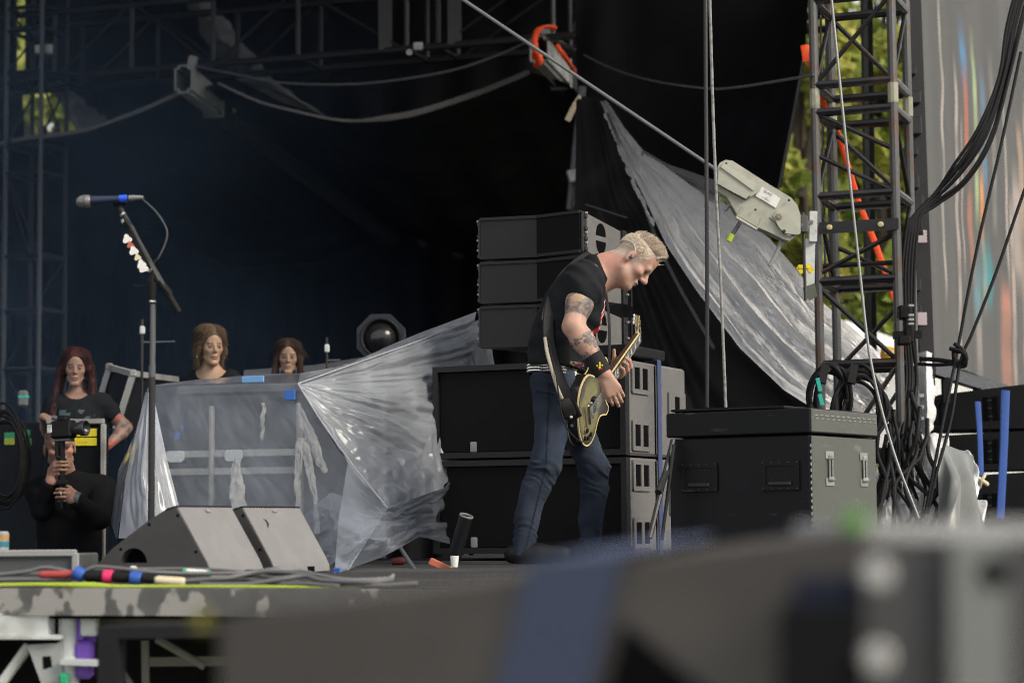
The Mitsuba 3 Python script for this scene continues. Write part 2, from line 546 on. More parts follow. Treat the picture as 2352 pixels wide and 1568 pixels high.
TENT = pr('tent_cloth', (0.82, 0.82, 0.82), 0.7, True)
tent('white tent with a peaked roof behind the right truss tower', 1895, 2120, 24, 800, 735)
tent('white tent further right behind the stacked black loudspeakers', 2125, 2560, 25, 860, 790)

# ------------------------------------------------------------------ truss towers
CREAMTAPE = pr('cream_tape', worn((0.36, 0.35, 0.27), (0.22, 0.21, 0.16), 14), 0.6)
TRUSS_MID = pr('truss_mid', (0.022, 0.024, 0.028), 0.5)
TOWER_GREY = pr('tower_grey', (0.075, 0.08, 0.09), 0.5)
TRUSS_DARK = pr('truss_dark', (0.018, 0.019, 0.022), 0.5, specular=0.3)


def tower(label, f0, f1, Y, yaw, tr, levels, diag, mat, mat2, lo, hi, collars=()):
    """A four-legged lattice tower whose front legs stand at the image columns f0, f1 (at row f[1]); levels are the rows of its front rungs."""
    k = thing('truss_tower', label, 'truss tower')
    p0 = P(f0[0], f0[1], Y)[:2]
    w = np.array([math.cos(yaw), -math.sin(yaw)])
    d = np.array([math.sin(yaw), math.cos(yaw)])
    # width so that the second leg falls on f1
    L, H = 0.0, 3.0
    for _ in range(40):
        mid = (L + H) / 2
        q = p0 + w * mid
        qq = np.array([q[0], q[1], P(f0[0], f0[1], Y)[2]]) - C
        (L, H) = (mid, H) if CX + FPX * (qq @ rt) / (qq @ fw) < f1 else (L, mid)
    W = mid
    legs = [p0, p0 + w * W, p0 + w * W + d * W, p0 + d * W]
    for i, g_ in enumerate(legs):
        part(k, 'leg', rod([*g_, lo], [*g_, hi], tr, 10), mat if i < 2 or mat != TOWER_GREY else mat2)  # rear legs of the grey tower take a darker copy, in place of shade
    zs = [V(p0, y)[2] for y in levels]
    for z in zs:
        for i in range(4):
            a, b = legs[i], legs[(i + 1) % 4]
            part(k, 'rung', rod([*a, z], [*b, z], tr * 0.96, 8), mat2)
    for (za, zb, side, flip) in diag:
        za, zb = V(p0, za)[2], V(p0, zb)[2]
        a, b = legs[side], legs[(side + 1) % 4]
        a, b = (b, a) if flip else (a, b)
        part(k, 'brace', rod([*a, za], [*b, zb], tr * 0.52, 8), mat2)
    for z in collars:
        for g_ in legs:
            z_ = V(p0, z)[2]
            part(k, 'collar', rod([*g_, z_ - 0.055], [*g_, z_ + 0.055], tr * 1.12, 10), CREAMTAPE)
    return k, legs, W, w, d


KR, LEGS, TW, TWX, TWD = tower('black steel truss tower with rusty legs right of the silver tarp', (1879, 600), 2060, 11.6, math.radians(21), 0.0255,
                               (-200, 3, 197, 260, 452, 647, 838), [(3, 197, 0, True), (3, 197, 2, True), (3, 197, 1, True), (3, 197, 3, False), (260, 356, 0, False), (452, 356, 0, True), (270, 452, 2, True), (452, 270, 3, True), (262, 452, 1, False),
                                                          (545, 630, 0, True), (460, 640, 1, True), (452, 640, 3, True), (545, 638, 2, True), (660, 838, 0, False), (660, 838, 2, False), (660, 838, 1, True), (838, 1100, 0, True), (838, 1100, 2, False)], RUST_METAL, RUST_DARK, 0.0, 5.2, (228,))
z1 = V(LEGS[0], 527)[2]
part(KR, 'plate', bar([*(LEGS[0] - TWD * 0.04 + TWX * 0.02), z1], [*(LEGS[1] - TWD * 0.04 + TWX * 0.02), z1], 0.02, 0.062), BLACK_METAL)
for s in (0.08, 0.36):
    p = LEGS[0] - TWD * 0.055 + TWX * s
    part(KR, 'bolt', along(lathe([(0, 0), (0.016, 0), (0.014, 0.014), (0, 0.016)], 10), [*p, z1], [*(-TWD), 0]), CREAM)
bb = [LEGS[0], LEGS[1]]
z1 = V(LEGS[0], 607)[2]
part(KR, 'rail', rod([*(LEGS[0] + TWD * 0.1), z1], [*(LEGS[1] + TWD * 0.1), z1 + 0.0], 0.014), RUST_DARK)

KL, LL, LW, LWX, LWD = tower('slim dark truss tower at the far left behind the microphone stand', (12, 500), 92, 21.0, math.radians(24), 0.0235,
                             (-180, 22, 73, 170, 192, 338, 400, 590, 715, 850, 990), [(22, 73, 3, True), (73, 170, 0, True), (192, 338, 0, True), (192, 338, 1, False), (192, 338, 2, False), (400, 590, 0, False), (400, 590, 3, True), (590, 715, 2, False), (715, 850, 0, True), (850, 990, 0, False)],
                             TOWER_GREY, TRUSS_DARK, -0.5, 6.2)
q = P(100, 114, 20.95)
part(KL, 'clamp', cat(mv(box(0.10, 0.06, 0.09, 0.008), frame(q - [0.03, 0, 0], (1, 0, 0))), mv(box(0.07, 0.06, 0.10, 0.008), frame(q + [0.06, -0.01, 0.0], (1, 0, 0)))), ALU)

# ------------------------------------------------------------------ roof truss across the stage
k = thing('roof_truss', 'long black lattice truss running across the top of the stage', 'truss')
A0, B0 = P(60, 182, 21.2), P(1875, 37, 18.7)


def chordpt(px, off=0.0, dz=0.0):
    d = B0 - A0
    lo_, hi_ = -0.2, 1.3
    for _ in range(40):
        t = (lo_ + hi_) / 2
        w_ = A0 + d * t - C
        lo_, hi_ = (t, hi_) if CX + FPX * (w_ @ rt) / (w_ @ fw) < px else (lo_, t)
    nn = nz([-d[1], d[0], 0])
    return A0 + d * t + nn * off + [0, 0, dz]


zt = 0.66
for off in (0, 0.55):
    part(k, 'chord', rod(chordpt(-60, off), chordpt(1900, off), 0.036, 10), BLACK_METAL)
    part(k, 'chord', rod(chordpt(-60, off, zt), chordpt(1900, off, zt), 0.036, 10), BLACK_METAL)
VX = [125, 302, 489, 684, 934, 1006, 1270, 1475, 1690, 1850]
for off in (0, 0.55):
    for x in VX:
        part(k, 'upright', rod(chordpt(x, off), chordpt(x, off, zt), 0.024), TRUSS_MID if off == 0 else TRUSS_DARK)
    for i in range(len(VX) - 1):
        if i == 4:
            continue
        a, b = (VX[i], VX[i + 1]) if i in (0, 2, 5, 7) else (VX[i + 1], VX[i])
        part(k, 'brace', rod(chordpt(a + (8 if a < b else -8), off), chordpt(b + (-8 if a < b else 8), off, zt), 0.017), TRUSS_DARK)
for x in (887, 1046):
    part(k, 'plate', bar(chordpt(x, -0.02), chordpt(x, -0.02, zt), 0.13, 0.02, (0, 1, 0)), BLACK_METAL)
for x in VX[:-1]:
    part(k, 'strut', rod(chordpt(x, 0.0, 0.0), chordpt(x, 0.55, 0.0), 0.02), BLACK_METAL)
q = chordpt(964, -0.05)
part(k, 'clamp', cat(mv(box(0.09, 0.05, 0.08, 0.008), frame(q, (1, 0, 0.05))), along(lathe([(0, 0), (0.03, 0), (0.03, 0.03), (0, 0.03)], 12), q + [-0.08, 0, -0.06], (0, -1, 0))), ALU)

# ------------------------------------------------------------------ aluminium roof beams under the truss


SHADE_SLEEVE = pr('beam_sleeve', (0.022, 0.023, 0.024), 0.8, specular=0.15)  # near-black that stands in for shade on the beam past its collar


def roof_beam(label, pc, Y0, pe, Y1, w=0.175, h=0.27):
    k = thing('roof_beam', label, 'roof beam', 'aluminium beams of the inner roof')
    a, b = P(*pc, Y0), P(*pe, Y1)
    L = np.linalg.norm(b - a)
    t = 0.013
    prof = [(-w / 2, -h / 2 + .03), (-w / 2 + .035, -h / 2 + .03), (-w / 2 + .035, -h / 2), (w / 2 - .035, -h / 2), (w / 2 - .035, -h / 2 + .03), (w / 2, -h / 2 + .03), (w / 2, h / 2 - .03), (w / 2 - .035, h / 2 - .03), (w / 2 - .035, h / 2), (-w / 2 + .035, h / 2), (-w / 2 + .035, h / 2 - .03), (-w / 2, h / 2 - .03)]
    inner = Polygon(prof).buffer(-t, join_style=2)
    m = prism(prof, L, [list(inner.exterior.coords)])
    d = nz(b - a)
    ax = nz(np.cross(d, [0, 0, 1]))
    f = np.eye(4)
    f[:3, 0], f[:3, 1], f[:3, 2], f[:3, 3] = ax, np.cross(d, ax) * 1.0, d, a
    if np.linalg.det(f[:3, :3]) < 0:
        f[:3, 1] *= -1
    m = prism(prof, 1.12, [list(inner.exterior.coords)])
    part(k, 'profile', mv(m, f), ALU_DULL)
    part(k, 'cloth_sleeve', mv(prism(Polygon(prof).buffer(0.008, join_style=2).exterior.coords[:], L - 1.13), f @ trimesh.transformations.translation_matrix((0, 0, 1.125))), SHADE_SLEEVE, label='dark sleeve standing in for the shade on the rear of the beam')
    c = a + d * 1.1
    for s in (-1, 1):
        part(k, 'collar', bar(c + ax * s * (w / 2 + 0.008) - [0, 0, h / 2 + .005], c + ax * s * (w / 2 + 0.008) + [0, 0, h / 2 + .005], 0.014, 0.06, d), ALU)
    part(k, 'collar', bar(c + ax * (w / 2 + .015) - [0, 0, h / 2 + 0.012], c - ax * (w / 2 + .015) - [0, 0, h / 2 + 0.012], 0.06, 0.014), ALU)
    part(k, 'clevis', bar(a + d * 0.25 + [0, 0, h / 2], a + d * 0.25 + [0.03, 0, h / 2 + 0.14], 0.08, 0.05, d), ALU_DULL)
    part(k, 'bolt', along(lathe([(0, 0), (0.03, 0), (0.026, 0.025), (0, 0.03)], 10), a + d * 1.5 + ax * (w / 2) * (1 if ax[0] > 0 else -1), (1, -0.2, 0)), CREAM)
    return k


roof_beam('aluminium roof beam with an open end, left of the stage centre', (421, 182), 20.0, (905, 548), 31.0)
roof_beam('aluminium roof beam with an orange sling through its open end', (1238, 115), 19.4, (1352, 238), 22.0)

# ------------------------------------------------------------------ black cloths that close the stage
hem_l = [(-40, 338, 21.2), (62, 317, 21), (105, 313, 20.8), (185, 301, 20.6), (225, 290, 20.5), (320, 255, 20.3), (412, 214, 20.2)]
hem_r = [(500, 191, 20.3), (588, 231, 20.3), (663, 252, 20.3), (788, 277, 20.3), (888, 271, 20.2), (963, 257, 20.1), (1088, 217, 20), (1176, 182, 19.8), (1215, 165, 19.8)]
hem_m = [(412, 214, 20.2), (455, 205, 20.5), (500, 191, 20.3)]
hem_e = [(1215, 165, 19.8), (1300, 190, 20.2), (1420, 300, 20.5)]


def back_of(c):
    return [np.array([p[0] + (31.0 - p[1]) * 0.125, 31.0, p[2] - 0.05]) for p in c]


hw = PP(hem_l[:-1] + hem_m[:-1] + hem_r[:-1] + hem_e)
cloth = loft([hw, back_of(hw)], 90, 14, lambda u, v, p: 0.04 * np.sin(u * 60) * np.sin(v * 3.14))
kk = one('roof_cloth', 'black cloth ceiling sagging between the two aluminium beams', 'roof cloth', cloth, BLACKDRAPE, True)
part(kk, 'hem', tube(spl(PP(hem_r), 5), np.interp(np.linspace(0, 1, 41), [0, .2, .42, .5, .62, 1], [.012, .012, .014, .033, .034, .026]), 8, ((0, 0.3, 1), 0.35)), HEM, label='pale grey hem of the cloth between the beams')
part(kk, 'hem', tube(spl(PP(hem_l), 5), 0.022, 8, ((0, 0.3, 1), 0.4)), HEM)


def wall_sheet(pts, Y, nu=40, nv=12, amp=0.05, freq=30, seed=0):
    top, bot = pts
    return loft([PP(top, Y), PP(bot, Y)], nu, nv, lambda u, v, p: amp * np.sin(u * freq + 2 * np.sin(u * 7 + seed)) * (0.4 + 0.6 * v))


one('back_drape', 'black drape across the back of the stage behind the women', 'drape', cat(
    wall_sheet(([(-500, 345), (1636, 345)], [(-500, 1330), (1636, 1330)]), 31.0, 160, 6, 0.08, 160),
    wall_sheet(([(57, -90), (112, -90)], [(57, 207), (112, 207)]), 24.5, 12, 6, 0.01, 9),
    wall_sheet(([(110, -90), (198, -90)], [(110, 192), (198, 310)]), 24.52, 20, 10, 0.01, 9),
    wall_sheet(([(196, -90), (1795, -120)], [(196, 310), (1795, 310)]), 24.5, 120, 10, 0.05, 90)), BLACKDRAPE, True)
one('end_drape', 'black drape hanging left of the slit at the far left edge', 'drape', cat(
    wall_sheet(([(-260, -90), (39, -90)], [(-260, 205), (39, 205)]), 24.5, 30, 8, 0.05, 14),
    wall_sheet(([(-300, 205), (52, 205)], [(-300, 345), (56, 330)]), 24.5, 30, 8, 0.03, 14),
    wall_sheet(([(30, 165), (112, 172)], [(30, 207), (120, 207)]), 24.48, 12, 4, 0.01, 14)), BLACKDRAPE, True)
# triangle of pale sheeting beside the gap, and the folds above it
tri = loft([PP([(108, 176, 22), (186, 302, 22)]), PP([(118, 180, 22.2), (240, 285, 22.2)]), PP([(126, 184, 22.5), (262, 278, 22.5)])], 40, 20, lambda u, v, p: 0.10 * (nfb(np.stack([u * 7, v * 3, u * 0], -1)) - 0.5))
k = one('grey_sheeting', 'small triangle of grey sheeting beside the gap at the upper left', 'sheeting', tri, GREYTARP, True)
part(k, 'edge', tube(PP([(108, 176, 21.95), (150, 243, 21.95), (187, 303, 21.95)]), 0.03, 6, ((1, 0, 0), .4)), HEM)
fold = loft([PP([(428, 8, 22.6), (470, 90, 22.6), (520, 160, 22.5), (600, 215, 22.4), (742, 266, 22.2)]), PP([(452, 6, 22.3), (505, 80, 22.3), (560, 140, 22.3), (640, 205, 22.2), (742, 266, 22.2)]), PP([(478, 4, 22.5), (540, 70, 22.5), (600, 140, 22.4), (622, 180, 22.3), (744, 264, 22.2)])],
             70, 24, lambda u, v, p: 0.14 * (nfb(np.stack([u * 12, v * 4, u * 0 + 3], -1)) - 0.5) * (1 - u ** 3))
one('fold_sheeting', 'twisted dark grey sheeting hanging behind the truss above the left beam', 'sheeting', fold, GREYTARP, True)
one('scrap_sheeting', 'small triangular scrap of grey sheeting above the right beam', 'sheeting', loft([PP([(1331, 22, 20), (1334, 68, 20)]), PP([(1316, 45, 20.1), (1300, 68, 20.1)])], 16, 12, lambda u, v, p: 0.05 * nfb(np.stack([u * 5, v * 5, u], -1))), GREYTARP, True)

# black side drape hanging at the upper right, and the drape behind the pole
sd = loft([PP([(1318, -60, 17.6), (1500, -60, 17.4), (1700, -60, 17.2), (1862, -60, 17.0)]), PP([(1322, 130, 17.6), (1500, 130, 17.4), (1720, 130, 17.2), (1850, 112, 17.0)]),
           PP([(1330, 300, 17.6), (1490, 300, 17.4), (1670, 290, 17.2), (1818, 280, 17.0)]), PP([(1330, 520, 17.6), (1480, 500, 17.4), (1640, 452, 17.2), (1788, 436, 17.0)])],
          90, 50, lambda u, v, p: 0.03 * np.sin(u * 20 + 3 * np.sin(v * 2.3 + u * 5)) * (0.25 + 0.75 * nno(np.stack([u * 6, v * 3, u * 0], -1))))
k = one('side_drape', 'tall black drape at the upper right, beside the yellow green trees', 'drape', sd, BLACKDRAPE, True)
part(k, 'edge', tube(PP([(1851, 112, 16.98), (1826, 250, 16.98), (1790, 432, 16.98)]), 0.014, 6), HEM)
ld = loft([PP([(1322, 228, 15.5), (1352, 222, 15.4), (1384, 232, 15.3)]), PP([(1312, 460, 15), (1390, 450, 14.7), (1475, 450, 14.4)]), PP([(1318, 800, 14), (1480, 780, 13.8), (1725, 790, 13.4)]), PP([(1318, 940, 13.9), (1540, 940, 13.6), (1890, 945, 13.1)]), PP([(1318, 1200, 13.7), (1560, 1200, 13.4), (1900, 1200, 13.0)])],
          120, 60, lambda u, v, p: (0.06 * np.sin(u * 34 + 2.2 * np.sin(v * 4 + u * 9)) + 0.05 * np.sin(u * 13 + 1)) * (0.2 + v) * 0.8)
k = one('lower_drape', 'dark drape with upright folds behind the guitarist and left of the silver tarp', 'drape', ld, DRAPE2, True)
part(k, 'edge_line', tube(spl(PP([(1396, 262, 14.9), (1452, 400, 14.3), (1530, 600, 13.5), (1640, 800, 12.9)]), 5), 0.012, 6), GREY_TUBE)
part(k, 'seam', tube(PP([(1345, 470, 14.3), (1440, 500, 14.0)]), 0.006, 5), GREY_TUBE)


# ------------------------------------------------------------------ silver tarp
lowe = [(1383, 240, 15.2), (1412, 312, 14.7), (1446, 385, 14.3), (1478, 450, 14), (1530, 562, 13.5), (1600, 668, 13.1), (1700, 800, 12.7), (1800, 895, 12.4), (1862, 935, 12.3), (1980, 1010, 12.3)]
upe = [(1398, 237, 15.15), (1436, 296, 14.7), (1490, 362, 14.35), (1560, 402, 14.1), (1640, 448, 13.8), (1700, 496, 13.5), (1768, 548, 13.2), (1832, 622, 12.9), (1884, 690, 12.7), (1970, 765, 12.55), (2060, 850, 12.45)]
FOLDS = [(b_ + rng.normal() * 0.02, rng.uniform(0.012, 0.03), rng.uniform(0.03, 0.065) * rng.choice([-1, -1, 1]), rng.random() * 6) for b_ in np.linspace(0.05, 0.95, 17)]


def crinkle(u, v, p):
    out = 0.018 * (1 - np.abs(2 * nfb(np.stack([u * 17 + v * 2, v * 40 - u * 4, u * 0], -1), 3) - 1)) + 0.014 * u * (nfb(np.stack([u * 70, v * 40, u * 0 + 60], -1), 2) - 0.5) * 2
    out = out + 0.05 * (nfb(np.stack([u * 9, v * 4, u * 0 + 3], -1), 2) - 0.5)
    for (b_, w_, a_, ph) in FOLDS:
        c_ = b_ + 0.035 * np.sin(u * 3.1 + ph) + 0.03 * (nno(np.stack([u * 7 + ph * 9, u * 0, u * 0], -1)) - 0.5) * 2
        on = np.clip(2.6 * nno(np.stack([u * 3.5 + ph * 5, u * 0 + 7, u * 0], -1)) - 0.75, 0, 1)
        d_ = (v - c_) / w_
        out = out + a_ * on * np.exp(-np.abs(d_) ** 1.3) * (0.65 + 0.35 * u)
    return out * np.clip(9 * np.minimum(v, 1 - v), 0.12, 1)


tp = loft([PP(lowe), PP(upe)], 320, 190, crinkle)
k = one('silver_tarp', 'crinkled silver tarpaulin sweeping down behind the guitarist to the tower', 'tarpaulin', tp, SILVER, True)
part(k, 'strip', loft([PP([(1386, 262, 15.1), (1420, 340, 14.6), (1452, 420, 14.2), (1500, 520, 13.7)]), PP([(1394, 258, 15.0), (1430, 338, 14.5), (1458, 420, 14.1), (1502, 520, 13.6)])], 60, 10, lambda u, v, p: 0.05 * (nfb(np.stack([u * 20, v * 4, u * 0], -1)) - .5)), SILVER, True)
part(k, 'roll', tube(spl(PP([(1478, 352, 14.35), (1530, 385, 14.15), (1580, 405, 13.95), (1625, 424, 13.75), (1652, 432, 13.65)]), 5), np.linspace(0.02, 0.05, 21), 8), GREYTARP, label='rolled dark edge of the tarpaulin')

# pole that carries the corner of the drape
k = thing('prop_pole', 'grey pole with a clamp standing under the right roof beam', 'pole')
part(k, 'pole', rod(P(1338, 200, 17), P(1310, 482, 17), 0.036), GREY_TUBE)
part(k, 'clamp', mv(box(0.10, 0.08, 0.11, 0.01), frame(P(1318, 404, 16.9), (1, 0, 0.3))), ALU)
part(k, 'tie', tube(spl(PP([(1336, 222, 16.9), (1322, 240, 16.9), (1303, 278, 16.9)]), 4), 0.024, 6, ((1, 0, 0), .4)), TAPE)
part(k, 'cloth_strip', tube(spl(PP([(1328, 400, 16.9), (1334, 430, 16.9), (1322, 472, 16.9)]), 4), 0.022, 6, ((1, 0, 0), .4)), HEM)

# orange slings
k = one('orange_sling', 'orange sling looped over the truss and through the right roof beam', 'sling', cat(
    tube(spl(PP([(1238, 150, 19.2), (1231, 120, 19.2), (1228, 88, 19.2), (1240, 66, 19.2), (1258, 62, 19.25), (1276, 66, 19.3)]), 5), 0.028, 8, ((1, 0, 0.3), .45)),
    tube(spl(PP([(1278, 104, 19.3), (1296, 130, 19.35), (1322, 168, 19.6)]), 4), 0.022, 8, ((1, 0, 0.3), .4)),
    tube(spl(PP([(1226, 132, 19.15), (1236, 126, 19.1), (1240, 142, 19.1), (1230, 152, 19.15)]), 4), 0.03, 8)), ORANGE, True)
one('orange_sling', 'orange webbing strap slanting through the right truss tower', 'sling', cat(
    tube(PP([(1848, 104, 11.9), (1853, 142, 11.9)]), 0.024, 8, ((1, 0, 0), .2)),
    tube(PP([(1851, 118, 11.92), (1890, 235, 11.95), (1926, 310, 12.2), (1972, 465, 12.2), (2010, 560, 12.2), (2056, 690, 12.2)]), [0.014, .014, .017, .019, .02, .019], 8, ((1, 0, 0), .25))), ORANGE, True)

# ------------------------------------------------------------------ printed mesh banner at the right
STREAK = [  # u, width, v0, v1, colour
    (0.10, .010, .2, 1, (.30, .28, .26)), (0.175, .013, 0, .85, (.34, .30, .28)), (0.205, .008, .3, .7, (.34, .27, .25)), (0.235, .035, .86, 1.0, (.07, .19, .36)), (0.24, .022, .62, .86, (.40, .12, .07)), (0.31, .020, .48, 1, (.28, .36, .20)),
    (0.345, .020, .24, .62, (.56, .23, .06)), (0.365, .025, .55, .92, (.09, .17, .25)), (0.255, .025, .30, .52, (.42, .16, .09)), (0.36, .055, .24, .40, (.03, .24, .28)), (0.29, .04, .18, .34, (.10, .22, .25)), (0.49, .055, -.1, .30, (.44, .19, .13)), (0.56, .025, .0, .6, (.36, .29, .26)),
    (0.61, .05, .36, .72, (.38, .32, .30)), (0.43, .020, .5, 1, (.20, .19, .18)), (0.66, .03, .1, .9, (.33, .24, .18)), (0.52, .015, .35, 1, (.30, .27, .25)), (0.72, .04, 0, 1, (.30, .28, .26)), (0.30, .03, .0, .16, (.30, .26, .24)), (0.85, .05, .3, 1, (.10, .20, .28))]


def banner_print(p, n, uv):
    c = mix((0.066, 0.066, 0.068), (0.095, 0.094, 0.093), fbm(uv.x * 30, uv.y * 1.5, 0.0, 3))
    wv = (noise(uv.y * 19, uv.x * 3) - 0.5) * 0.022
    vv = uv.y * 2.1
    for (u, w, v0, v1, col) in STREAK:
        a = smoothstep(w, w * 0.3, mi.Float(abs(1)) * dr_abs(uv.x + wv - u - 0.02 * (vv - 0.5))) * smoothstep(v0 - 0.07, v0 + 0.07, vv) * smoothstep(v1 + 0.07, v1 - 0.07, vv) * (0.45 + 0.9 * noise(vv * 14, u * 90))
        c = c * (1 - a * 0.7) + mi.Color3f(col) * (a * 0.72)
    return c


import drjit as dr
dr_abs = dr.abs
BANNER = pr('banner_print', banner_print, 0.7, True)
b0, b1 = P(2110, -60, 12.6), P(2142, 824, 12.6)
b0 = b0 + [(b0[0] - b1[0]) * 1.1, 0, 2.5]
bd = np.array([0.37, 0.93, 0]) * 6.0
c0, c1 = b0 + bd, b1 + bd
nu, nv = 60, 40
bm, uv = sheet(lambda u, v: (np.array(b1) * (1 - v[..., None]) + np.array(b0) * v[..., None]) * (1 - u[..., None]) + (np.array(c1) * (1 - v[..., None]) + np.array(c0) * v[..., None]) * u[..., None]
               + np.stack([u * 0, 0.05 * np.sin(u * 22 + v) * 0.5, u * 0], -1), nu, nv)
k = thing('mesh_banner', 'tall grey mesh banner printed with blurred coloured streaks at the right edge', 'banner')
part(k, 'print', bm, BANNER, True, uv=uv)
part(k, 'frame', bar(b0 + [-0.04, 0.0, 0], b1 + [-0.035, 0.0, -0.16], 0.085, 0.05, (0, 1, 0)), BLACK_METAL)
part(k, 'frame', bar(b1 + [-0.05, -0.02, -0.03], c1 + [0, -0.02, -0.03], 0.05, 0.07), BLACK_METAL)
for i, y in enumerate((165, 225, 290, 350, 420, 470, 540, 655, 725, 770)):
    q = P(2090 + (i % 3) * 6, y, 12.55)
    part(k, 'bracket', mv(box(0.07 + 0.02 * (i % 2), 0.07, 0.05 + 0.03 * (i % 3), 0.008), frame(q, (1, 0, 0))), BLACK_METAL)
for y in (543, 732):
    part(k, 'tag', mv(box(0.055, 0.008, 0.075, 0.002), frame(P(2118, y, 12.5), (1, 0, 0))), pr('tag' + str(y), (0.5, 0.42, 0.45), 0.6))
# ================================================================== loudspeakers


def yaw_frame(px, py, Y, yaw, z=None):
    """Frame with origin under pixel (px, py) at depth Y; x runs along the front (turned by yaw, to the right and towards the camera), y into the cabinet."""
    o = P(px, py, Y)
    if z is not None:
        o[2] = z
    c, s = math.cos(yaw), math.sin(yaw)
    m = np.eye(4)
    m[:3, 0], m[:3, 1], m[:3, 2], m[:3, 3] = (c, -s, 0), (s, c, 0), (0, 0, 1), o
    return m


def slot(x, z, w, h, Fm, yy=0.0):
    """A dark recess box on the +x side of a cabinet: local (y, z) centre."""
    return mv(box(0.004, w, h, 0.001, (0, 0, 0)), Fm @ trimesh.transformations.translation_matrix((x, yy, z)))


def side_handle(k, Fm, W, y, z, two=True):
    fr = Polygon([(-0.105, -0.062), (0.105, -0.062), (0.105, 0.062), (-0.105, 0.062)]).buffer(0.012)
    hs = []
    for c in ((-0.052, 0.052) if two else (0.0,)):
        hs.append([(c - .036, -.052), (c + .036, -.052), (c + .036, .052), (c - .036, .052)])
    m = trimesh.creation.extrude_polygon(Polygon(fr.exterior.coords, hs), 0.010, engine='earcut')
    # polygon x -> -local y ... build in (y, z) plane with thickness along +x
    tf = np.array([[0, 0, 1, W + 0.001], [1, 0, 0, y], [0, 1, 0, z], [0, 0, 0, 1.0]])
    hk = part(k, 'handle', mv(m, Fm @ tf), CAB)
    for c in ((-0.052, 0.052) if two else (0.0,)):
        part(hk, 'recess', mv(box(0.008, 0.074, 0.106, 0.001), Fm @ trimesh.transformations.translation_matrix((W + 0.002, y + c, z))), HOLE)


SUBYAW = math.radians(25)
F0 = yaw_frame(1441, 1080, 10.15, SUBYAW, 0.0)
F0[:3, 3] -= F0[:3, 0] * 1.03
SW, SD, SH = 1.03, 0.80, 0.455
strapm = []
for i, z in enumerate((0.035, 0.035 + SH + 0.012)):
    k = thing('subwoofer', ('lower black subwoofer cabinet on the stage floor behind the guitarist', 'upper black subwoofer cabinet level with the guitar behind the guitarist')[i], 'speaker', 'side fill subwoofers')
    Fm = F0 @ trimesh.transformations.translation_matrix((0, 0, z))
    part(k, 'cabinet', mv(box(SW, SD - 0.03, SH, 0.012, (SW / 2, SD / 2 + 0.02, SH / 2)), Fm), CAB)
    b = 0.028
    fr = trimesh.creation.extrude_polygon(Polygon([(0, 0), (SW, 0), (SW, SH), (0, SH)], [[(b, b), (SW - b, b), (SW - b, SH - b), (b, SH - b)]]), 0.05, engine='earcut')
    tf = np.array([[1, 0, 0, 0], [0, 0, 1, -0.015], [0, 1, 0, 0], [0, 0, 0, 1.0]])
    part(k, 'front_frame', mv(fr, Fm @ tf), GRILLE2)
    part(k, 'grille', mv(box(SW - 2 * b - 0.004, 0.012, SH - 2 * b - 0.004, 0.003, (SW / 2, 0.012, SH / 2)), Fm), GRILLE)
    part(k, 'badge', mv(box(0.035, 0.006, 0.05, 0.004, (0.215, 0.004, 0.055)), Fm), ALU_DULL)
    side_handle(k, Fm, SW, 0.17, 0.37)
    side_handle(k, Fm, SW, 0.17, 0.095)
    side_handle(k, Fm, SW, 0.66, 0.255, False)
    part(k, 'seam', mv(box(0.006, 0.012, SH - 0.02, 0.001, (SW + 0.002, 0.37, SH / 2)), Fm), HOLE)
zt_ = 0.035 * 1 + 2 * SH + 0.012
Fs = F0
pth = [(SW + 0.006, 0.42, 0.02), (SW + 0.006, 0.42, zt_ + 0.006), (0.5, 0.42, zt_ + 0.012), (-0.006, 0.42, zt_ + 0.006), (-0.006, 0.42, 0.02)]
one('ratchet_strap', 'blue webbing strap round the subwoofer stack, down its grey side', 'strap',
    mv(cat(box(0.004, 0.05, zt_, 0.001, (SW + 0.006, 0.42, zt_ / 2 + 0.02)), box(SW + 0.01, 0.05, 0.004, 0.001, (SW / 2, 0.42, zt_ + 0.022)), box(0.004, 0.05, zt_, 0.001, (-0.006, 0.42, zt_ / 2 + 0.02))), F0), pr('navy_strap', (0.05, 0.07, 0.16), 0.8), 30)
one('skid_board', 'black skid board between the subwoofers and the full range stack', 'board', mv(box(0.52, 0.5, 0.052, 0.006, (0.76, 0.30, zt_ + 0.050)), F0), BLACKP)
part('skid_board', 'batten', mv(box(0.52, 0.05, 0.05, 0.005, (0.76, 0.14, zt_ + 0.049 - 0.0)), F0 @ trimesh.transformations.translation_matrix((0, -0.092, 0))), BLACKP)

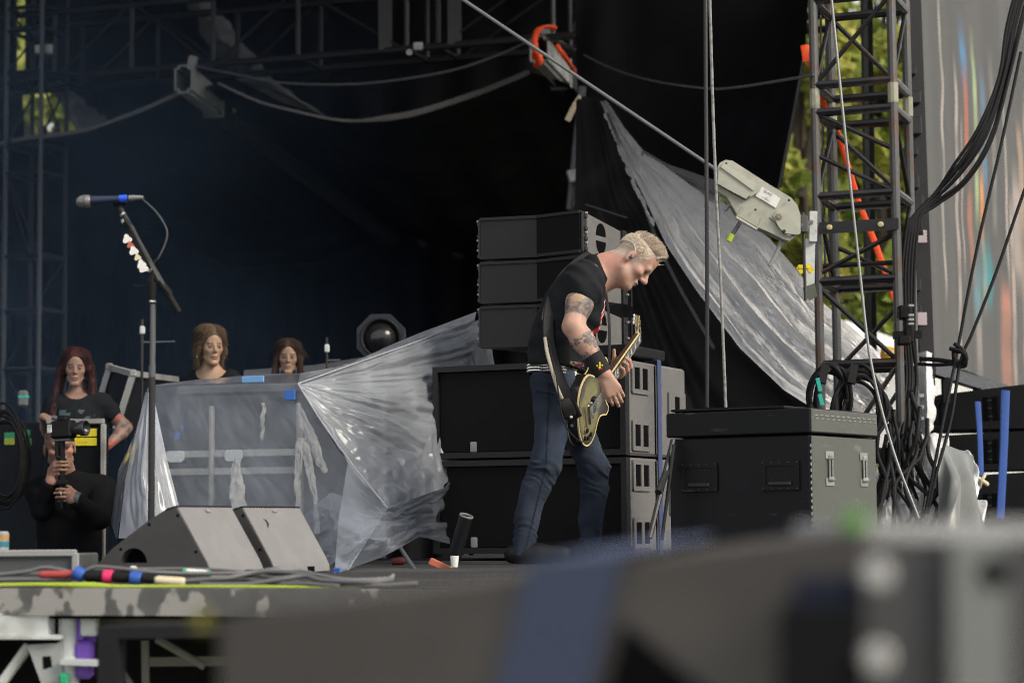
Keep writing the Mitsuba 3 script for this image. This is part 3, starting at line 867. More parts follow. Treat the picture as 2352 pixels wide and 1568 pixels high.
# three full range boxes on top, concave fronts, tapered sides
TF = yaw_frame(1336, 820, 10.25, math.radians(27), F0[2, 3] + zt_ + 0.085)
TW2, TD2, TH2 = 0.545, 0.52, 0.208
TF[:3, 3] -= TF[:3, 0] * TW2
for i in range(3):
    k = thing('line_array_speaker', ('lowest of the three stacked black speakers behind the guitarist', 'middle one of the three stacked black speakers behind the guitarist', 'topmost of the three stacked black speakers, with a round handle hole')[i], 'speaker', 'full range side fill speakers')
    Fm = TF @ trimesh.transformations.translation_matrix((0, 0, i * (TH2 + 0.012)))
    mid = TW2 * 0.52
    # cabinet: plan with a concave V front, roof falling to the rear
    def slab_v(x0, y0, x1, y1, h, fall):
        pts = []
        for (x, y) in ((x0, y0), (x1, y1), (x1, TD2), (x0, TD2)):
            f_ = fall * max(0, (y - 0.03)) / TD2
            pts += [(x, y, f_ * 0.3), (x, y, h - f_)]
        return hull(pts)
    part(k, 'cabinet', mv(cat(slab_v(0, 0.012, mid, 0.062, TH2, 0.055), slab_v(mid, 0.062, TW2, 0.012, TH2, 0.055)), Fm), CAB)
    for (xa, ya, xb, yb, m_) in ((0.0, 0.0, mid, 0.055, GRILLE2), (mid + 0.002, 0.055, TW2, 0.0, GRILLE)):  # paler left half: its lit band is put into the colour
        a, b = np.array([xa, ya, TH2 / 2]), np.array([xb, yb, TH2 / 2])
        part(k, 'grille', mv(bar(a, b, 0.012, TH2 - 0.032), Fm), m_)
        for zz in (0.008, TH2 - 0.008):
            part(k, 'lip', mv(bar(a + [0, -0.004, zz - TH2 / 2], b + [0, -0.004, zz - TH2 / 2], 0.02, 0.015), Fm), GRILLE2)
    # handle: two half discs in the grey side
    for s in (1, -1):
        a_ = np.linspace(0, np.pi, 14)
        hd = [(0.055 * math.cos(t), 0.062 * math.sin(t)) for t in a_]
        m = prism(hd, 0.005)
        tf = np.array([[0, 0, 1, TW2 - 0.001], [1, 0, 0, 0.235], [0, s, 0, 0.095 + s * 0.014], [0, 0, 0, 1.0]])
        mm = mv(m, Fm @ tf)
        part(k, 'handle_hole', mm, HOLE)
    # rigging at the front edge and at the rear
    for (xx, sgn) in ((TW2, 1), (0, -1)):
        rg = cat(box(0.014, 0.045, TH2 - 0.01, 0.003, (xx + sgn * 0.009, 0.022, TH2 / 2)), *[box(0.02, 0.02, 0.02, 0.004, (xx + sgn * 0.018, 0.02, z)) for z in (0.02, 0.07, 0.12, 0.18)])
        rgk = part(k, 'rigging', mv(rg, Fm), BLACK_METAL)
        rg = cat(box(0.016, 0.05, TH2 * 0.75, 0.003, (xx + sgn * 0.008, TD2 - 0.02, TH2 * 0.42)), box(0.016, 0.012, TH2 * 0.8, 0.003, (xx + sgn * 0.004, TD2 + 0.065, TH2 * 0.42)), box(0.012, 0.09, 0.012, 0.002, (xx + sgn * 0.006, TD2 + 0.03, TH2 * 0.72)))
        part(k, 'rigging', mv(rg, Fm), GRILLE2)
        part(k, 'pin', mv(cat(*[box(0.016, 0.012, 0.012, 0.003, (xx + sgn * 0.024, y, z)) for y, z in ((0.02, 0.05), (0.02, 0.1), (TD2 - 0.02, 0.14), (TD2 - .02, .06), (0.02, 0.195))]), Fm), ALU, kind='stuff')

# ================================================================== black transport case at the right
CO = P(1863, 1100, 9.0)
CO[2] = 0
cl = nz([-0.574, 0.399, 0]) * 0.685
cr = nz([0.376, 0.543, 0]) * 0.64
cl3, cr3 = nz(cl), nz(cr)
# frame: x along the right (lit grey) face, y along the black face
CF = np.eye(4)
CF[:3, 0], CF[:3, 1], CF[:3, 2], CF[:3, 3] = cr3, cl3, (0, 0, 1), CO
LX, LY = 0.64, 0.70
HB, HL = 0.545, 0.655
RIVETD = pr('rivet_dark', (0.06, 0.06, 0.06), 0.4)
k = thing('transport_case', 'scuffed black transport case with a lit grey coloured into its end, right of the guitarist', 'case')
tr_ = trimesh.transformations.translation_matrix
part(k, 'body', mv(box(LX - 0.012, LY - 0.012, HB - 0.02, 0.006, (LX / 2, LY / 2, HB / 2 + 0.01)), CF), CASE_DARK)
part(k, 'end_panel', mv(box(LX - 0.016, 0.008, HB - 0.03, 0.003, (LX / 2, 0.0, HB / 2 + 0.01)), CF), CASE_LIT, label='end of the case with its lit grey put into the colour')
lid = part(k, 'lid', mv(box(LX + 0.008, LY + 0.008, HL - HB - 0.004, 0.006, (LX / 2, LY / 2, (HL + HB) / 2 + 0.004)), CF), CASE_DARK)
part(lid, 'end_panel', mv(box(LX, 0.008, HL - HB - 0.014, 0.003, (LX / 2, -0.006, (HL + HB) / 2 + 0.004)), CF), CASE_LIT)
part(lid, 'board', mv(box(0.62, 0.56, 0.012, 0.003, (LX / 2, LY / 2 + 0.06, HL + 0.010)), CF @ trimesh.transformations.rotation_matrix(0.006, (1, 0, 0))), BLACKP)
rv = []
for i in range(12):
    rv.append(box(0.030, 0.006, 0.005, 0.002, (0.035 + i * 0.052, -0.011, HL - 0.028)))
    rv.append(box(0.016, 0.006, 0.006, 0.002, (0.045 + i * 0.052, -0.011, HL - 0.043)))
part(lid, 'rivet', mv(cat(rv), CF), ALU_DULL, kind='stuff')
for i, x in enumerate((0.165, 0.50)):
    lk = part(k, 'latch', mv(cat(box(0.075, 0.006, 0.034, 0.003, (x, -0.007, 0.46)), box(0.075, 0.006, 0.034, 0.003, (x, -0.007, 0.345))), CF), ALU_DULL)
    part(lk, 'draw_bolt', mv(cat(box(0.034, 0.012, 0.024, 0.006, (x, -0.014, 0.452)), box(0.05, 0.016, 0.02, 0.006, (x, -0.014, 0.358)), box(0.008, 0.008, 0.1, 0.002, (x - 0.013, -0.012, 0.405)), box(0.008, 0.008, 0.1, 0.002, (x + 0.013, -0.012, 0.405))), CF), ALU)
    part(lk, 'dish', mv(box(0.018, 0.004, 0.09, 0.001, (x, -0.0062, 0.405)), CF), HOLE)
for y in (0.145, 0.54):
    for kk_, (w, h, zc) in enumerate(((0.18, 0.125, 0.375),)):
        fr = trimesh.creation.extrude_polygon(Polygon([(-w / 2, -h / 2), (w / 2, -h / 2), (w / 2, h / 2), (-w / 2, h / 2)], [[(-w / 2 + .022, -h / 2 + .022), (w / 2 - .022, -h / 2 + .022), (w / 2 - .022, h / 2 - .022), (-w / 2 + .022, h / 2 - .022)]]), 0.006, engine='earcut')
        tf = np.array([[0, 0, -1, 0.003], [1, 0, 0, y], [0, 1, 0, zc], [0, 0, 0, 1.0]])
        tf = np.array([[0, 0, 1, -0.006], [-1, 0, 0, y], [0, 1, 0, zc], [0, 0, 0, 1.0]])
        hk = part(k, 'handle', mv(fr, CF @ tf), CASE_DARK)
        part(hk, 'recess', mv(box(0.004, w - 0.03, h - 0.03, 0.001, (0.001, y, zc)), CF), CASE_DARK)
        part(hk, 'grip', mv(box(0.012, w - 0.07, 0.018, 0.005, (-0.008, y, zc - 0.035)), CF), BLACK_METAL)
        part(hk, 'rivet', mv(cat(*[box(0.004, 0.006, 0.006, 0.002, (-0.007, y + a * w / 2 * 0.9, zc + b_ * h / 2 * 0.88)) for a in (-1, -.5, 0, .5, 1) for b_ in (-1, 1)]), CF), RIVETD, kind='stuff')
part(k, 'edge_strip', mv(cat(*[box(0.006, 0.006, 0.014, 0.002, (-0.004, -0.003, 0.03 + i * 0.026)) for i in range(19)]), CF), ALU_DULL, kind='stuff')
# black folded stand leaning on the case
k = one('folded_stand', 'black folded stand leaning on the left end of the transport case', 'stand', cat(rod(P(1546, 1010, 9.35), P(1492, 1235, 9.2), 0.012), rod(P(1548, 1020, 9.3), P(1520, 1240, 9.3), 0.008), rod(P(1540, 1060, 9.35), P(1512, 1130, 9.22), 0.016)), BLACK_METAL)

# ================================================================== wedge monitors


def wedge(label, px, py, Y, yaw, group, Wd=0.43):
    k = thing('wedge_monitor', label, 'stage monitor', group)
    o = P(px, py, Y)
    o[2] = 0.004
    c, s = math.cos(yaw), math.sin(yaw)
    w = np.array([s, c, 0])           # away from the camera, along the width
    a = np.array([c, -s, 0])          # along the profile, to the front of the wedge
    fm = np.eye(4)
    fm[:3, 0], fm[:3, 1], fm[:3, 2], fm[:3, 3] = a, (0, 0, 1), w, o
    if np.linalg.det(fm[:3, :3]) < 0:
        pass
    prof = [(-0.05, 0.0), (-0.03, 0.020), (0.060, 0.105), (0.20, 0.200), (0.275, 0.243), (0.300, 0.246), (0.418, 0.055), (0.432, 0.025), (0.434, 0.0)]
    hole = [(0.085 + 0.055 + 0.052 * math.cos(t), 0.052 + 0.052 * math.sin(t)) for t in np.linspace(0, math.pi, 14)]
    part(k, 'cabinet', mv(prism(prof, Wd - 0.02, [hole]), fm @ tr_((0, 0, 0.01))), CAB2)
    part(k, 'side_panel', mv(prism(prof, 0.008, [hole]), fm @ tr_((0, 0, 0.001))), CAB2)
    part(k, 'handle', mv(prism([(h[0] * 1.0, h[1]) for h in hole], 0.12), fm @ tr_((0, 0, 0.05))), HOLE)
    d = nz(np.array([0.418 - 0.300, 0.055 - 0.246]))
    n = np.array([-d[1], d[0]])
    g0 = np.array([0.302, 0.240]) + n * 0.006
    g1 = np.array([0.417, 0.054]) + n * 0.004
    g2 = np.array([0.433, 0.022]) + n * 0.003
    g3 = np.array([0.438, 0.003])
    strip = [tuple(g0), tuple(g1), tuple(g2), tuple(g3), (0.43, 0.003), (0.426, 0.026), tuple(np.array([0.411, 0.054])), tuple(np.array([0.297, 0.238]))]
    part(k, 'grille', mv(prism(strip, Wd - 0.012), fm @ tr_((0, 0, 0.006))), WGRILLE, label='pale grey fabric grille')
    part(k, 'lip', mv(prism([(0.262, 0.236), (0.304, 0.250), (0.307, 0.245), (0.268, 0.230)], Wd), fm), GRILLE2)
    part(k, 'badge', mv(prism([(0.312, 0.232), (0.3165, 0.2243), (0.319, 0.226), (0.3145, 0.2335)], 0.03), fm @ tr_((0.0045, 0.002, Wd / 2 - 0.015))), ALU_DULL)
    part(k, 'port', mv(box(0.01, 0.022, 0.05, 0.002, (0.4375, 0.012, 0.30)), fm), HOLE)
    part(k, 'screw', mv(cat(*[along(lathe([(0, 0), (0.006, 0), (0, 0.003)], 8), (x, y, 0), (0, 0, -1)) for x, y in ((0.31, 0.215), (0.09, 0.10), (0.06, 0.02), (0.38, 0.09), (0.4, 0.02), (0.2, 0.185), (0.2, 0.02))]), fm), HOLE, kind='stuff')
    return k, fm


CAB2 = pr('wedge_paint', worn((0.050, 0.049, 0.049), (0.056, 0.055, 0.055), 10), 0.6)
_, WF1 = wedge('left wedge monitor with a half round handle hole in its dark side', 224, 1325, 7.48, math.radians(18.5), 'wedge monitors at the stage edge')
_, WF2 = wedge('right wedge monitor with a brown leaf stuck on its pale grille', 388, 1320, 7.98, math.radians(21), 'wedge monitors at the stage edge', 0.47)
q = (WF2 @ np.array([0.345, 0.187, 0.12, 1]))[:3]
one('dead_leaf', 'small brown dead leaf lying on the right wedge monitor', 'leaf', loft([[q + [-0.02, 0, 0.014], q + [-0.012, 0, 0.016], q + [0.0, -0.004, 0.0]], [q + [-0.004, -0.004, 0.014], q + [0.01, -0.01, -0.002], q + [0.006, -0.01, -0.022]]], 10, 6), pr('dead_leaf', (0.11, 0.065, 0.035), 0.8, True), True)

# ================================================================== microphone stand
k = thing('microphone_stand', 'black microphone stand with a slanted boom and guitar picks clipped to it', 'microphone stand')
MS = P(349, 900, 8.05)[:2]


def mpt(px, py, Y=8.05):
    return P(px, py, Y)


zb = V(MS, 655)[2]
part(k, 'base', mv(lathe([(0, 0), (0.14, 0), (0.14, 0.01), (0.03, 0.025), (0, 0.025)], 24), tr_((*MS, 0.002))), BLACK_METAL)
part(k, 'pole', rod([*MS, 0.02], [*MS, V(MS, 866)[2]], 0.013, 12), BLACK_METAL)
part(k, 'pole', rod([*MS, V(MS, 866)[2]], [*MS, V(MS, 690)[2]], 0.0095, 12), GREY_TUBE)
part(k, 'clutch', rod([*MS, V(MS, 866)[2]], [*MS, V(MS, 838)[2]], 0.0135, 12), GREY_TUBE)
part(k, 'collar', rod([*MS, V(MS, 698)[2]], [*MS, V(MS, 678)[2]], 0.013, 12), BLACKP)
part(k, 'ring', rod([*MS, V(MS, 694)[2]], [*MS, V(MS, 690)[2]], 0.0138, 12), CHROME)
part(k, 'swivel', cat(rod([*MS, V(MS, 680)[2]], [*MS, V(MS, 648)[2]], 0.015, 12), rod(mpt(348, 650), mpt(352, 622), 0.012)), BLACKP)
part(k, 'wing_nut', cat(rod(mpt(348, 657), mpt(310, 657), 0.003, 6), along(lathe([(0, 0), (.007, .002), (.007, .01), (0, .012)], 8), mpt(314, 657), (-1, 0, 0))), BLACKP)
part(k, 'boom', rod(mpt(276, 478), mpt(358, 625), 0.010, 12), BLACK_METAL)
part(k, 'boom', cat(rod(mpt(300, 520), mpt(346, 612), 0.0115, 12), rod(mpt(343, 604), mpt(366, 646), 0.013), rod(mpt(358, 625), mpt(398, 695), 0.0105)), BLACK_METAL)
part(k, 'counterweight', rod(mpt(380, 664), mpt(411, 717), 0.0125, 12), BLACKP)
part(k, 'sleeve', rod(mpt(286, 504), mpt(297, 519), 0.014), BLACKP)
part(k, 'sleeve', rod(mpt(374, 656), mpt(391, 676), 0.0145), BLACKP)
part(k, 'knob', along(lathe([(0, 0), (.009, 0), (.009, .012), (0, .014)], 10), mpt(286, 508), (-.6, -.8, 0)), CHROME)
part(k, 'knob', (along(lathe([(0, 0), (.011, 0), (.011, .014), (0, .016)], 10), mpt(348, 619), (-.6, -.8, 0))), CHROME)
part(k, 'ring', rod(mpt(281, 490), mpt(284, 494), 0.0125, 12), CHROME)
part(k, 'clip', cat(rod(mpt(276, 479), mpt(277, 462), 0.010), rod(mpt(262, 462), mpt(290, 460), 0.019, 12)), BLACKP)
part(k, 'pick_holder', bar(mpt(298, 535, 8.03), mpt(342, 618, 8.03), 0.008, 0.022, (1, 0, 0)), BLACKP)
k = thing('microphone', 'black handheld microphone with a blue band and a grey mesh head', 'microphone')
a, b = mpt(192, 463, 8.03), mpt(300, 455, 8.03)
d = nz(b - a)
L = np.linalg.norm(b - a)
part(k, 'grille', along(lathe([(0, -0.004), (0.012, 0.0), (0.021, 0.010), (0.0245, 0.022), (0.0255, 0.030), (0.0255, 0.034), (0.024, 0.048), (0.019, 0.055), (0, 0.056)], 20), a - d * 0.026, d), pr('mic_mesh', worn((0.16, 0.16, 0.17), (0.30, 0.29, 0.29), 400, 0.45, 0.55), 0.4, metallic=0.6))
part(k, 'band', along(lathe([(0.0258, 0), (0.0265, 0.002), (0.0265, 0.006), (0.0258, 0.008)], 20), a - d * 0.026 + d * 0.028, d), GREY_TUBE)
part(k, 'body', along(lathe([(0.021, 0.0), (0.0185, 0.03), (0.0150, 0.09), (0.0135, 0.145), (0.0, 0.146)], 16), a + d * 0.028, d), pr('mic_body', (0.010, 0.018, 0.05), 0.25, clearcoat=0.6))
part(k, 'switch_band', along(lathe([(0.0145, 0.0), (0.0148, 0.004), (0.0148, 0.026), (0.0135, 0.03)], 16), a + d * 0.137, d), pr('mic_blue', (0.02, 0.10, 0.75), 0.3))
part(k, 'plug', along(lathe([(0.0115, 0), (0.0115, 0.02), (0.0095, 0.028), (0.008, 0.045), (0.005, 0.055), (0, 0.056)], 14), a + d * 0.172, d), pr('plug', (0.28, 0.29, 0.29), 0.4, metallic=0.6))
one('microphone_cable', 'thin dark cable looping from the microphone down behind the stand', 'cable', tube(spl([b + d * 0.03] + [mpt(*q) for q in ((330, 460), (356, 484), (376, 512), (384, 536), (378, 563), (364, 592), (352, 612, 8.07), (356, 700, 8.08), (354, 900, 8.08), (352, 1160, 8.08))], 6), 0.004, 6), pr('mic_cable', (0.06, 0.062, 0.066), 0.5))
for i, (px, py, m_, lab) in enumerate(((292, 549, WHITE, 'topmost white guitar pick clipped to the microphone boom'), (299, 562, ORED, 'reddish guitar pick under the topmost white one'), (307, 576, WHITE, 'printed white guitar pick in the middle of the row'),
                                       (316, 591, TAPE, 'black and tan guitar pick below the middle one'), (325, 607, WHITE, 'lowest white guitar pick on the microphone boom'), (330, 616, WHITE, 'white guitar pick half hidden at the end of the row'))):
    c = mpt(px, py, 8.0)
    r = 0.016 if m_ is WHITE else 0.012
    pts = [(r * (1.0 + 0.22 * math.cos(3 * t)) * math.cos(t), r * (1.0 + 0.22 * math.cos(3 * t)) * math.sin(t)) for t in np.linspace(0, 6.283, 30)[:-1]]
    fm = np.eye(4)
    fm[:3, 0], fm[:3, 1], fm[:3, 2], fm[:3, 3] = nz((-1, 0, 0.25)), nz((0.25, 0, 1.0)), (0, -1, 0), c
    if np.linalg.det(fm[:3, :3]) < 0:
        fm[:3, 0] *= -1
    one('guitar_pick', lab, 'guitar pick', mv(prism(pts, 0.0015), fm), m_, 30, 'guitar picks on the microphone stand')
# ================================================================== covered console and the things behind it
k = thing('mixing_desk', 'black road cased mixing desk with grey aluminium rails under the clear sheet', 'mixing desk')
DY = 10.15
o = P(352, 1200, DY + 0.25)
e = P(690, 1200, DY)
dx = nz([e[0] - o[0], e[1] - o[1], 0])
dL = float(np.hypot(e[0] - o[0], e[1] - o[1]))
DF = np.eye(4)
DF[:3, 0], DF[:3, 1], DF[:3, 3] = dx, np.cross((0, 0, 1), dx), (o[0], o[1], 0)
zr = lambda py: V((o[0] + dx[0] * dL / 2, o[1] + dx[1] * dL / 2), py)[2]
part(k, 'body', mv(box(dL - 0.06, 0.9, zr(905) - 0.05, 0.02, (dL / 2, 0.52, (zr(905) - 0.05) / 2 + 0.05)), DF), pr('desk_black', (0.03, 0.034, 0.042), 0.6))
part(k, 'console_top', mv(box(dL - 0.10, 0.8, 0.05, 0.012, (dL / 2, 0.52, zr(905) + 0.03)), DF), pr('desk_top', (0.10, 0.11, 0.12), 0.5))
for (ya, yb) in ((1032, 1049), (1073, 1090)):
    part(k, 'rail', mv(box(dL - 0.04, 0.02, zr(ya) - zr(yb), 0.004, (dL / 2, 0.06, (zr(ya) + zr(yb)) / 2)), DF), ALU)
for x in (0.06, 0.46):
    part(k, 'latch', mv(box(0.09, 0.012, 0.055, 0.012, (x * dL + 0.05, 0.043, zr(1045))), DF), LIGHT_STEEL)
part(k, 'post', mv(box(0.02, 0.03, 0.72, 0.004, (0.372 * dL, 0.045, 0.40)), DF), ALU_DULL)
part(k, 'end_rail', mv(box(0.03, 0.03, 0.7, 0.006, (dL - 0.03, 0.06, 0.38)), DF), ALU_DULL)
for (x, z, w) in ((0.12, 0.62, 0.03), (0.155, 0.66, 0.02)):
    part(k, 'marker', mv(box(w, 0.006, w * 1.2, 0.003, (x * dL, 0.062, z)), DF), BLUEC)
# white cloths bunched under the sheet


def bundle(pts, ws, seed):
    q = np.random.default_rng(seed)
    p = spl(np.array(pts), 10)
    w = np.interp(np.linspace(0, 1, len(p)), np.linspace(0, 1, len(ws)), ws)
    m = tube(p, w, 26, ((1, 0, 0), 0.30))
    m.vertices += (nfb(m.vertices * np.array([60, 60, 22]) + seed) - 0.5)[:, None] * 0.022 * np.array([1, 1.5, .3])
    return m


DIRTY = pr('dirty_white', worn((0.42, 0.42, 0.41), (0.30, 0.30, 0.295), 9), 0.8)
YB = DY + 0.0
one('white_cloth', 'white bunched cloth hanging under the clear sheet, left one', 'cloth', bundle(PP([(545, 1050, YB), (541, 1085, YB), (545, 1120, YB), (547, 1170, YB), (549, 1230, YB)]), [.014, .026, .036, .038, .036], 1), DIRTY, True, 'white cloths under the clear sheet')
one('white_cloth', 'long white cloth forked like legs under the clear sheet', 'cloth', cat(bundle(PP([(684, 925, YB), (696, 965, YB), (716, 1010, YB), (735, 1060, YB), (748, 1085, YB)]), [.012, .024, .03, .022, .01], 2),
    bundle(PP([(692, 1005, YB), (686, 1050, YB), (685, 1110, YB), (686, 1215, YB)]), [.02, .022, .015, .010], 3), bundle(PP([(700, 1010, YB), (708, 1060, YB), (722, 1130, YB), (730, 1225, YB)]), [.022, .02, .014, .012], 4)), DIRTY, True, 'white cloths under the clear sheet')
one('white_cloth', 'narrow white cloth strip high under the clear sheet', 'cloth', bundle(PP([(604, 925, YB), (604, 960, YB), (602, 1010, YB)]), [.006, .011, .007], 5), DIRTY, True, 'white cloths under the clear sheet')
k = one('blue_tape', 'pale blue tape strip on the top edge of the clear sheet', 'tape', mv(box(0.115, 0.01, 0.032, 0.003), frame(P(581, 871, DY - 0.10), dx)), pr('pale_blue', (0.16, 0.36, 0.66), 0.6), 30, 'blue tapes on the clear sheet')
one('blue_tape', 'square of blue tape below the top edge of the clear sheet', 'tape', mv(box(0.054, 0.01, 0.05, 0.003), frame(P(666, 907, DY - 0.145), dx)), pr('mid_blue', (0.04, 0.14, 0.50), 0.6), 30, 'blue tapes on the clear sheet')
one('blue_tape', 'blue tape at the lowest corner of the clear sheet beside the wedge', 'tape', mv(box(0.030, 0.01, 0.03, 0.003), frame(P(774, 1312, 8.2), dx)), pr('low_blue', (0.03, 0.11, 0.42), 0.6), 30, 'blue tapes on the clear sheet')

# the clear sheet itself, in taut panels that meet at ridges
CREASE = pr('crease', (0.34, 0.36, 0.40), 0.3)
k = thing('clear_sheet', 'crumpled clear plastic sheet covering the mixing desk, tied up to the speaker stack', 'plastic sheet')


def wr(seed, a=0.02, fu=5, fv=16, rad=0.0):
    def f(u, v, p):
        n1 = 1 - np.abs(2 * nfb(np.stack([u * fu, v * fv, u * 0 + seed], -1), 3) - 1)
        n2 = nfb(np.stack([u * fu * 4, v * fv * 2.2, u * 0 + seed + 9], -1), 3) - 0.5
        return (a * (n1 - 0.7) + a * 0.45 * n2) * np.clip(8 * np.minimum(u, 1 - u), 0, 1) * np.clip(8 * np.minimum(v, 1 - v), 0.15, 1)
    return f


kn = (684, 881, DY - 0.13)
TOPL = [(338, 892, DY + 0.10), (420, 884, DY + 0.04), (520, 880, DY - 0.03), (600, 880, DY - 0.07), kn]
TOPB = [(352, 884, DY + 0.9), (430, 874, DY + 0.85), (520, 866, DY + 0.8), (600, 858, DY + 0.75), (690, 857, DY + 0.7)]
part(k, 'top_panel', loft([PP(TOPB), PP(TOPL)], 60, 16, wr(1, 0.012)), FILM, True)
mid_ = [(345, 1060, DY + 0.0), (480, 1060, DY - 0.08), (600, 1060, DY - 0.12), (775, 1030, DY - 0.16)]
bot_ = [(405, 1215, DY - 0.10), (480, 1240, DY - 0.14), (620, 1260, DY - 0.20), (890, 1170, DY - 0.26)]
part(k, 'front_panel', loft([PP(TOPL), PP(mid_), PP(bot_)], 110, 70, wr(2, 0.011, 7, 4)), FILM, True)
part(k, 'left_panel', loft([PP([(338, 892, DY + 0.10), (345, 880, DY + 0.9)]), PP([(322, 1010, DY + 0.05), (308, 1000, DY + 0.9)]), PP([(290, 1110, DY - .05), (272, 1080, DY + .9)]), PP([(268, 1240, DY - 0.1), (255, 1200, DY + 1)])], 24, 60, wr(3, 0.018, 3, 4)), FILM, True)
part(k, 'left_flap', loft([PP([(334, 900, DY + 0.02), (340, 900, DY - 0.02), (352, 906, DY + 0.0)]), PP([(290, 1090, DY - 0.15), (330, 1090, DY - 0.24), (385, 1060, DY - 0.12)]), PP([(272, 1235, DY - 0.25), (345, 1240, DY - 0.36), (425, 1215, DY - 0.2)])], 50, 60, wr(4, 0.016, 5, 2)), FILM2, True)
ridge_up = [kn, (800, 840, DY + 0.1), (950, 787, DY + 0.5), (1090, 735, DY + 0.9)]
seam_dn = [kn, (740, 970, DY - 0.16), (820, 1080, DY - 0.22), (890, 1165, DY - 0.27)]
edge_mid = [(1090, 735, DY + 0.9), (1085, 800, DY + 0.95), (1000, 900, DY + 0.7), (1000, 1000, DY + 0.6)]
part(k, 'back_panel', loft([PP([(690, 857, DY + .7), (800, 838, DY + 1.0), (880, 800, DY + 1.2), (960, 766, DY + 1.3), (1094, 716, DY + 1.3)]), PP(ridge_up)], 70, 24, wr(5, 0.02)), FILM2, True)
right_ = [[kn, kn], [(720, 930, DY - .14), (770, 880, DY)], ]
rows = []
for t, (pa, pb, pc_) in enumerate((((684, 881, DY - .13), (685, 880, DY - .12), (686, 879, DY - .11)), ((735, 962, DY - .16), (765, 905, DY - .02), (800, 840, DY + .1)), ((790, 1040, DY - .2), (890, 950, DY + .15), (950, 787, DY + .5)), ((840, 1105, DY - .24), (980, 1020, DY + .3), (1120, 728, DY + .95)), ((890, 1165, DY - .27), (1020, 1120, DY + .35), (1150, 960, DY + .95)))):
    rows.append(PP([pa, pb, pc_]))


def radial(u, v, p):
    # creases that run away from the knot
    n1 = 1 - np.abs(2 * nfb(np.stack([u * 9, v * 2.2, u * 0 + 31], -1), 3) - 1)
    n2 = 1 - np.abs(2 * nfb(np.stack([u * 22, v * 4.5, u * 0 + 51], -1), 3) - 1)
    n3 = nfb(np.stack([u * 14, v * 13, u * 0 + 71], -1), 4) - 0.5
    n4 = 1 - np.abs(2 * nfb(np.stack([u * 6 + v * 3, v * 9 - u * 3, u * 0 + 81], -1), 3) - 1)
    return (0.045 * (n1 - 0.65) + 0.020 * (n2 - 0.6) + 0.022 * n3 + 0.02 * (n4 - .7) * np.clip(v * 1.4 - .3, 0, 1)) * np.clip(v * 1.5, 0, 1)


part(k, 'right_panel', loft(rows, 130, 110, radial), FILM2, True)
part(k, 'skirt', loft([PP([(800, 1055, DY - .22), (890, 1165, DY - .27), (1020, 1120, DY + .35), (1150, 960, DY + .95)]), PP([(778, 1190, DY - .9), (900, 1195, DY - .5), (1010, 1190, DY + .45), (1130, 1160, DY + .95)]), PP([(768, 1318, 8.15), (880, 1278, 9.0), (965, 1232, DY - .1), (1090, 1262, DY + .85)])], 80, 60, wr(7, 0.045, 5, 5)), FILM, True)
part(k, 'lower_panel', loft([PP([(620, 1250, DY - .2), (760, 1130, DY - .22), (890, 1168, DY - .27)]), PP([(700, 1330, DY - .6), (770, 1290, DY - 1.2), (800, 1310, 8.3)])], 40, 20, wr(8, 0.03)), FILM, True)
for c in (ridge_up, seam_dn, [kn, (770, 902, DY - .1), (850, 912, DY), (890, 921, DY)], [kn, (760, 920, DY - .1), (830, 948, DY - .02), (880, 962, DY)]):
    part(k, 'crease', tube(spl(PP([(a, b, y - 0.012) for a, b, y in c]), 6), 0.0045 if c in (ridge_up, seam_dn) else 0.0025, 6), CREASE, True)
# things seen through the sheet
for i, (px, py, m_) in enumerate(((1000, 1100, PURPLE), (1100, 1090, BLUEC), (905, 1185, BLUEC), (975, 1180, BLUEC), (848, 1120, TAPE))):
    pass
one('red_bottle', 'small red container on the floor under the edge of the clear sheet', 'container', along(lathe([(0, 0), (.018, 0), (.019, .05), (.01, .06), (0, .062)], 14), P(900, 1290, 9.6), (0.95, 0, 0.1)), pr('dark_red', (0.06, 0.006, 0.006), 0.7), True)
one('floor_rod', 'dark rod sloping to the floor under the clear sheet', 'rod', rod(P(920, 1258, 9.6), P(962, 1322, 8.6), 0.009), GREY_TUBE)

# round black lamp in an octagonal housing
k = thing('round_lamp', 'round black lamp with a glossy dome in an octagonal housing', 'lamp')
c = P(876, 778, 13.5)
R = 0.155
oc = lambda r: [(r * math.cos(t), r * math.sin(t)) for t in np.arange(8) * math.pi / 4 + math.pi / 8]
f_ = frame(c, (1, 0.0, 0), (0, 0, 1), (0, -1, 0))
hs = pr('housing', (0.014, 0.017, 0.032), 0.5)
part(k, 'housing', mv(prism(oc(0.165), 0.12, [[(0.128 * math.cos(t), 0.128 * math.sin(t)) for t in np.linspace(0, 6.283, 30)[:-1]]]), f_ @ tr_((0, 0, -0.06))), hs)
part(k, 'rim', along(lathe([(0.128, 0), (0.13, 0.04), (0.118, 0.05), (0.108, 0.02)], 30), c + [0, -0.03, 0], (0, -1, 0)), BLACK_METAL, True)
part(k, 'dome', along(lathe([(0.112, 0), (0.10, 0.035), (0.07, 0.07), (0.035, 0.088), (0, 0.092)], 30), c + [0, -0.02, 0], (0, -1, 0)), GBLACK, True)
part(k, 'stand', rod(c - [0, -0.1, 0.15], [c[0], c[1] + 0.1, -0.5], 0.02), BLACK_METAL)

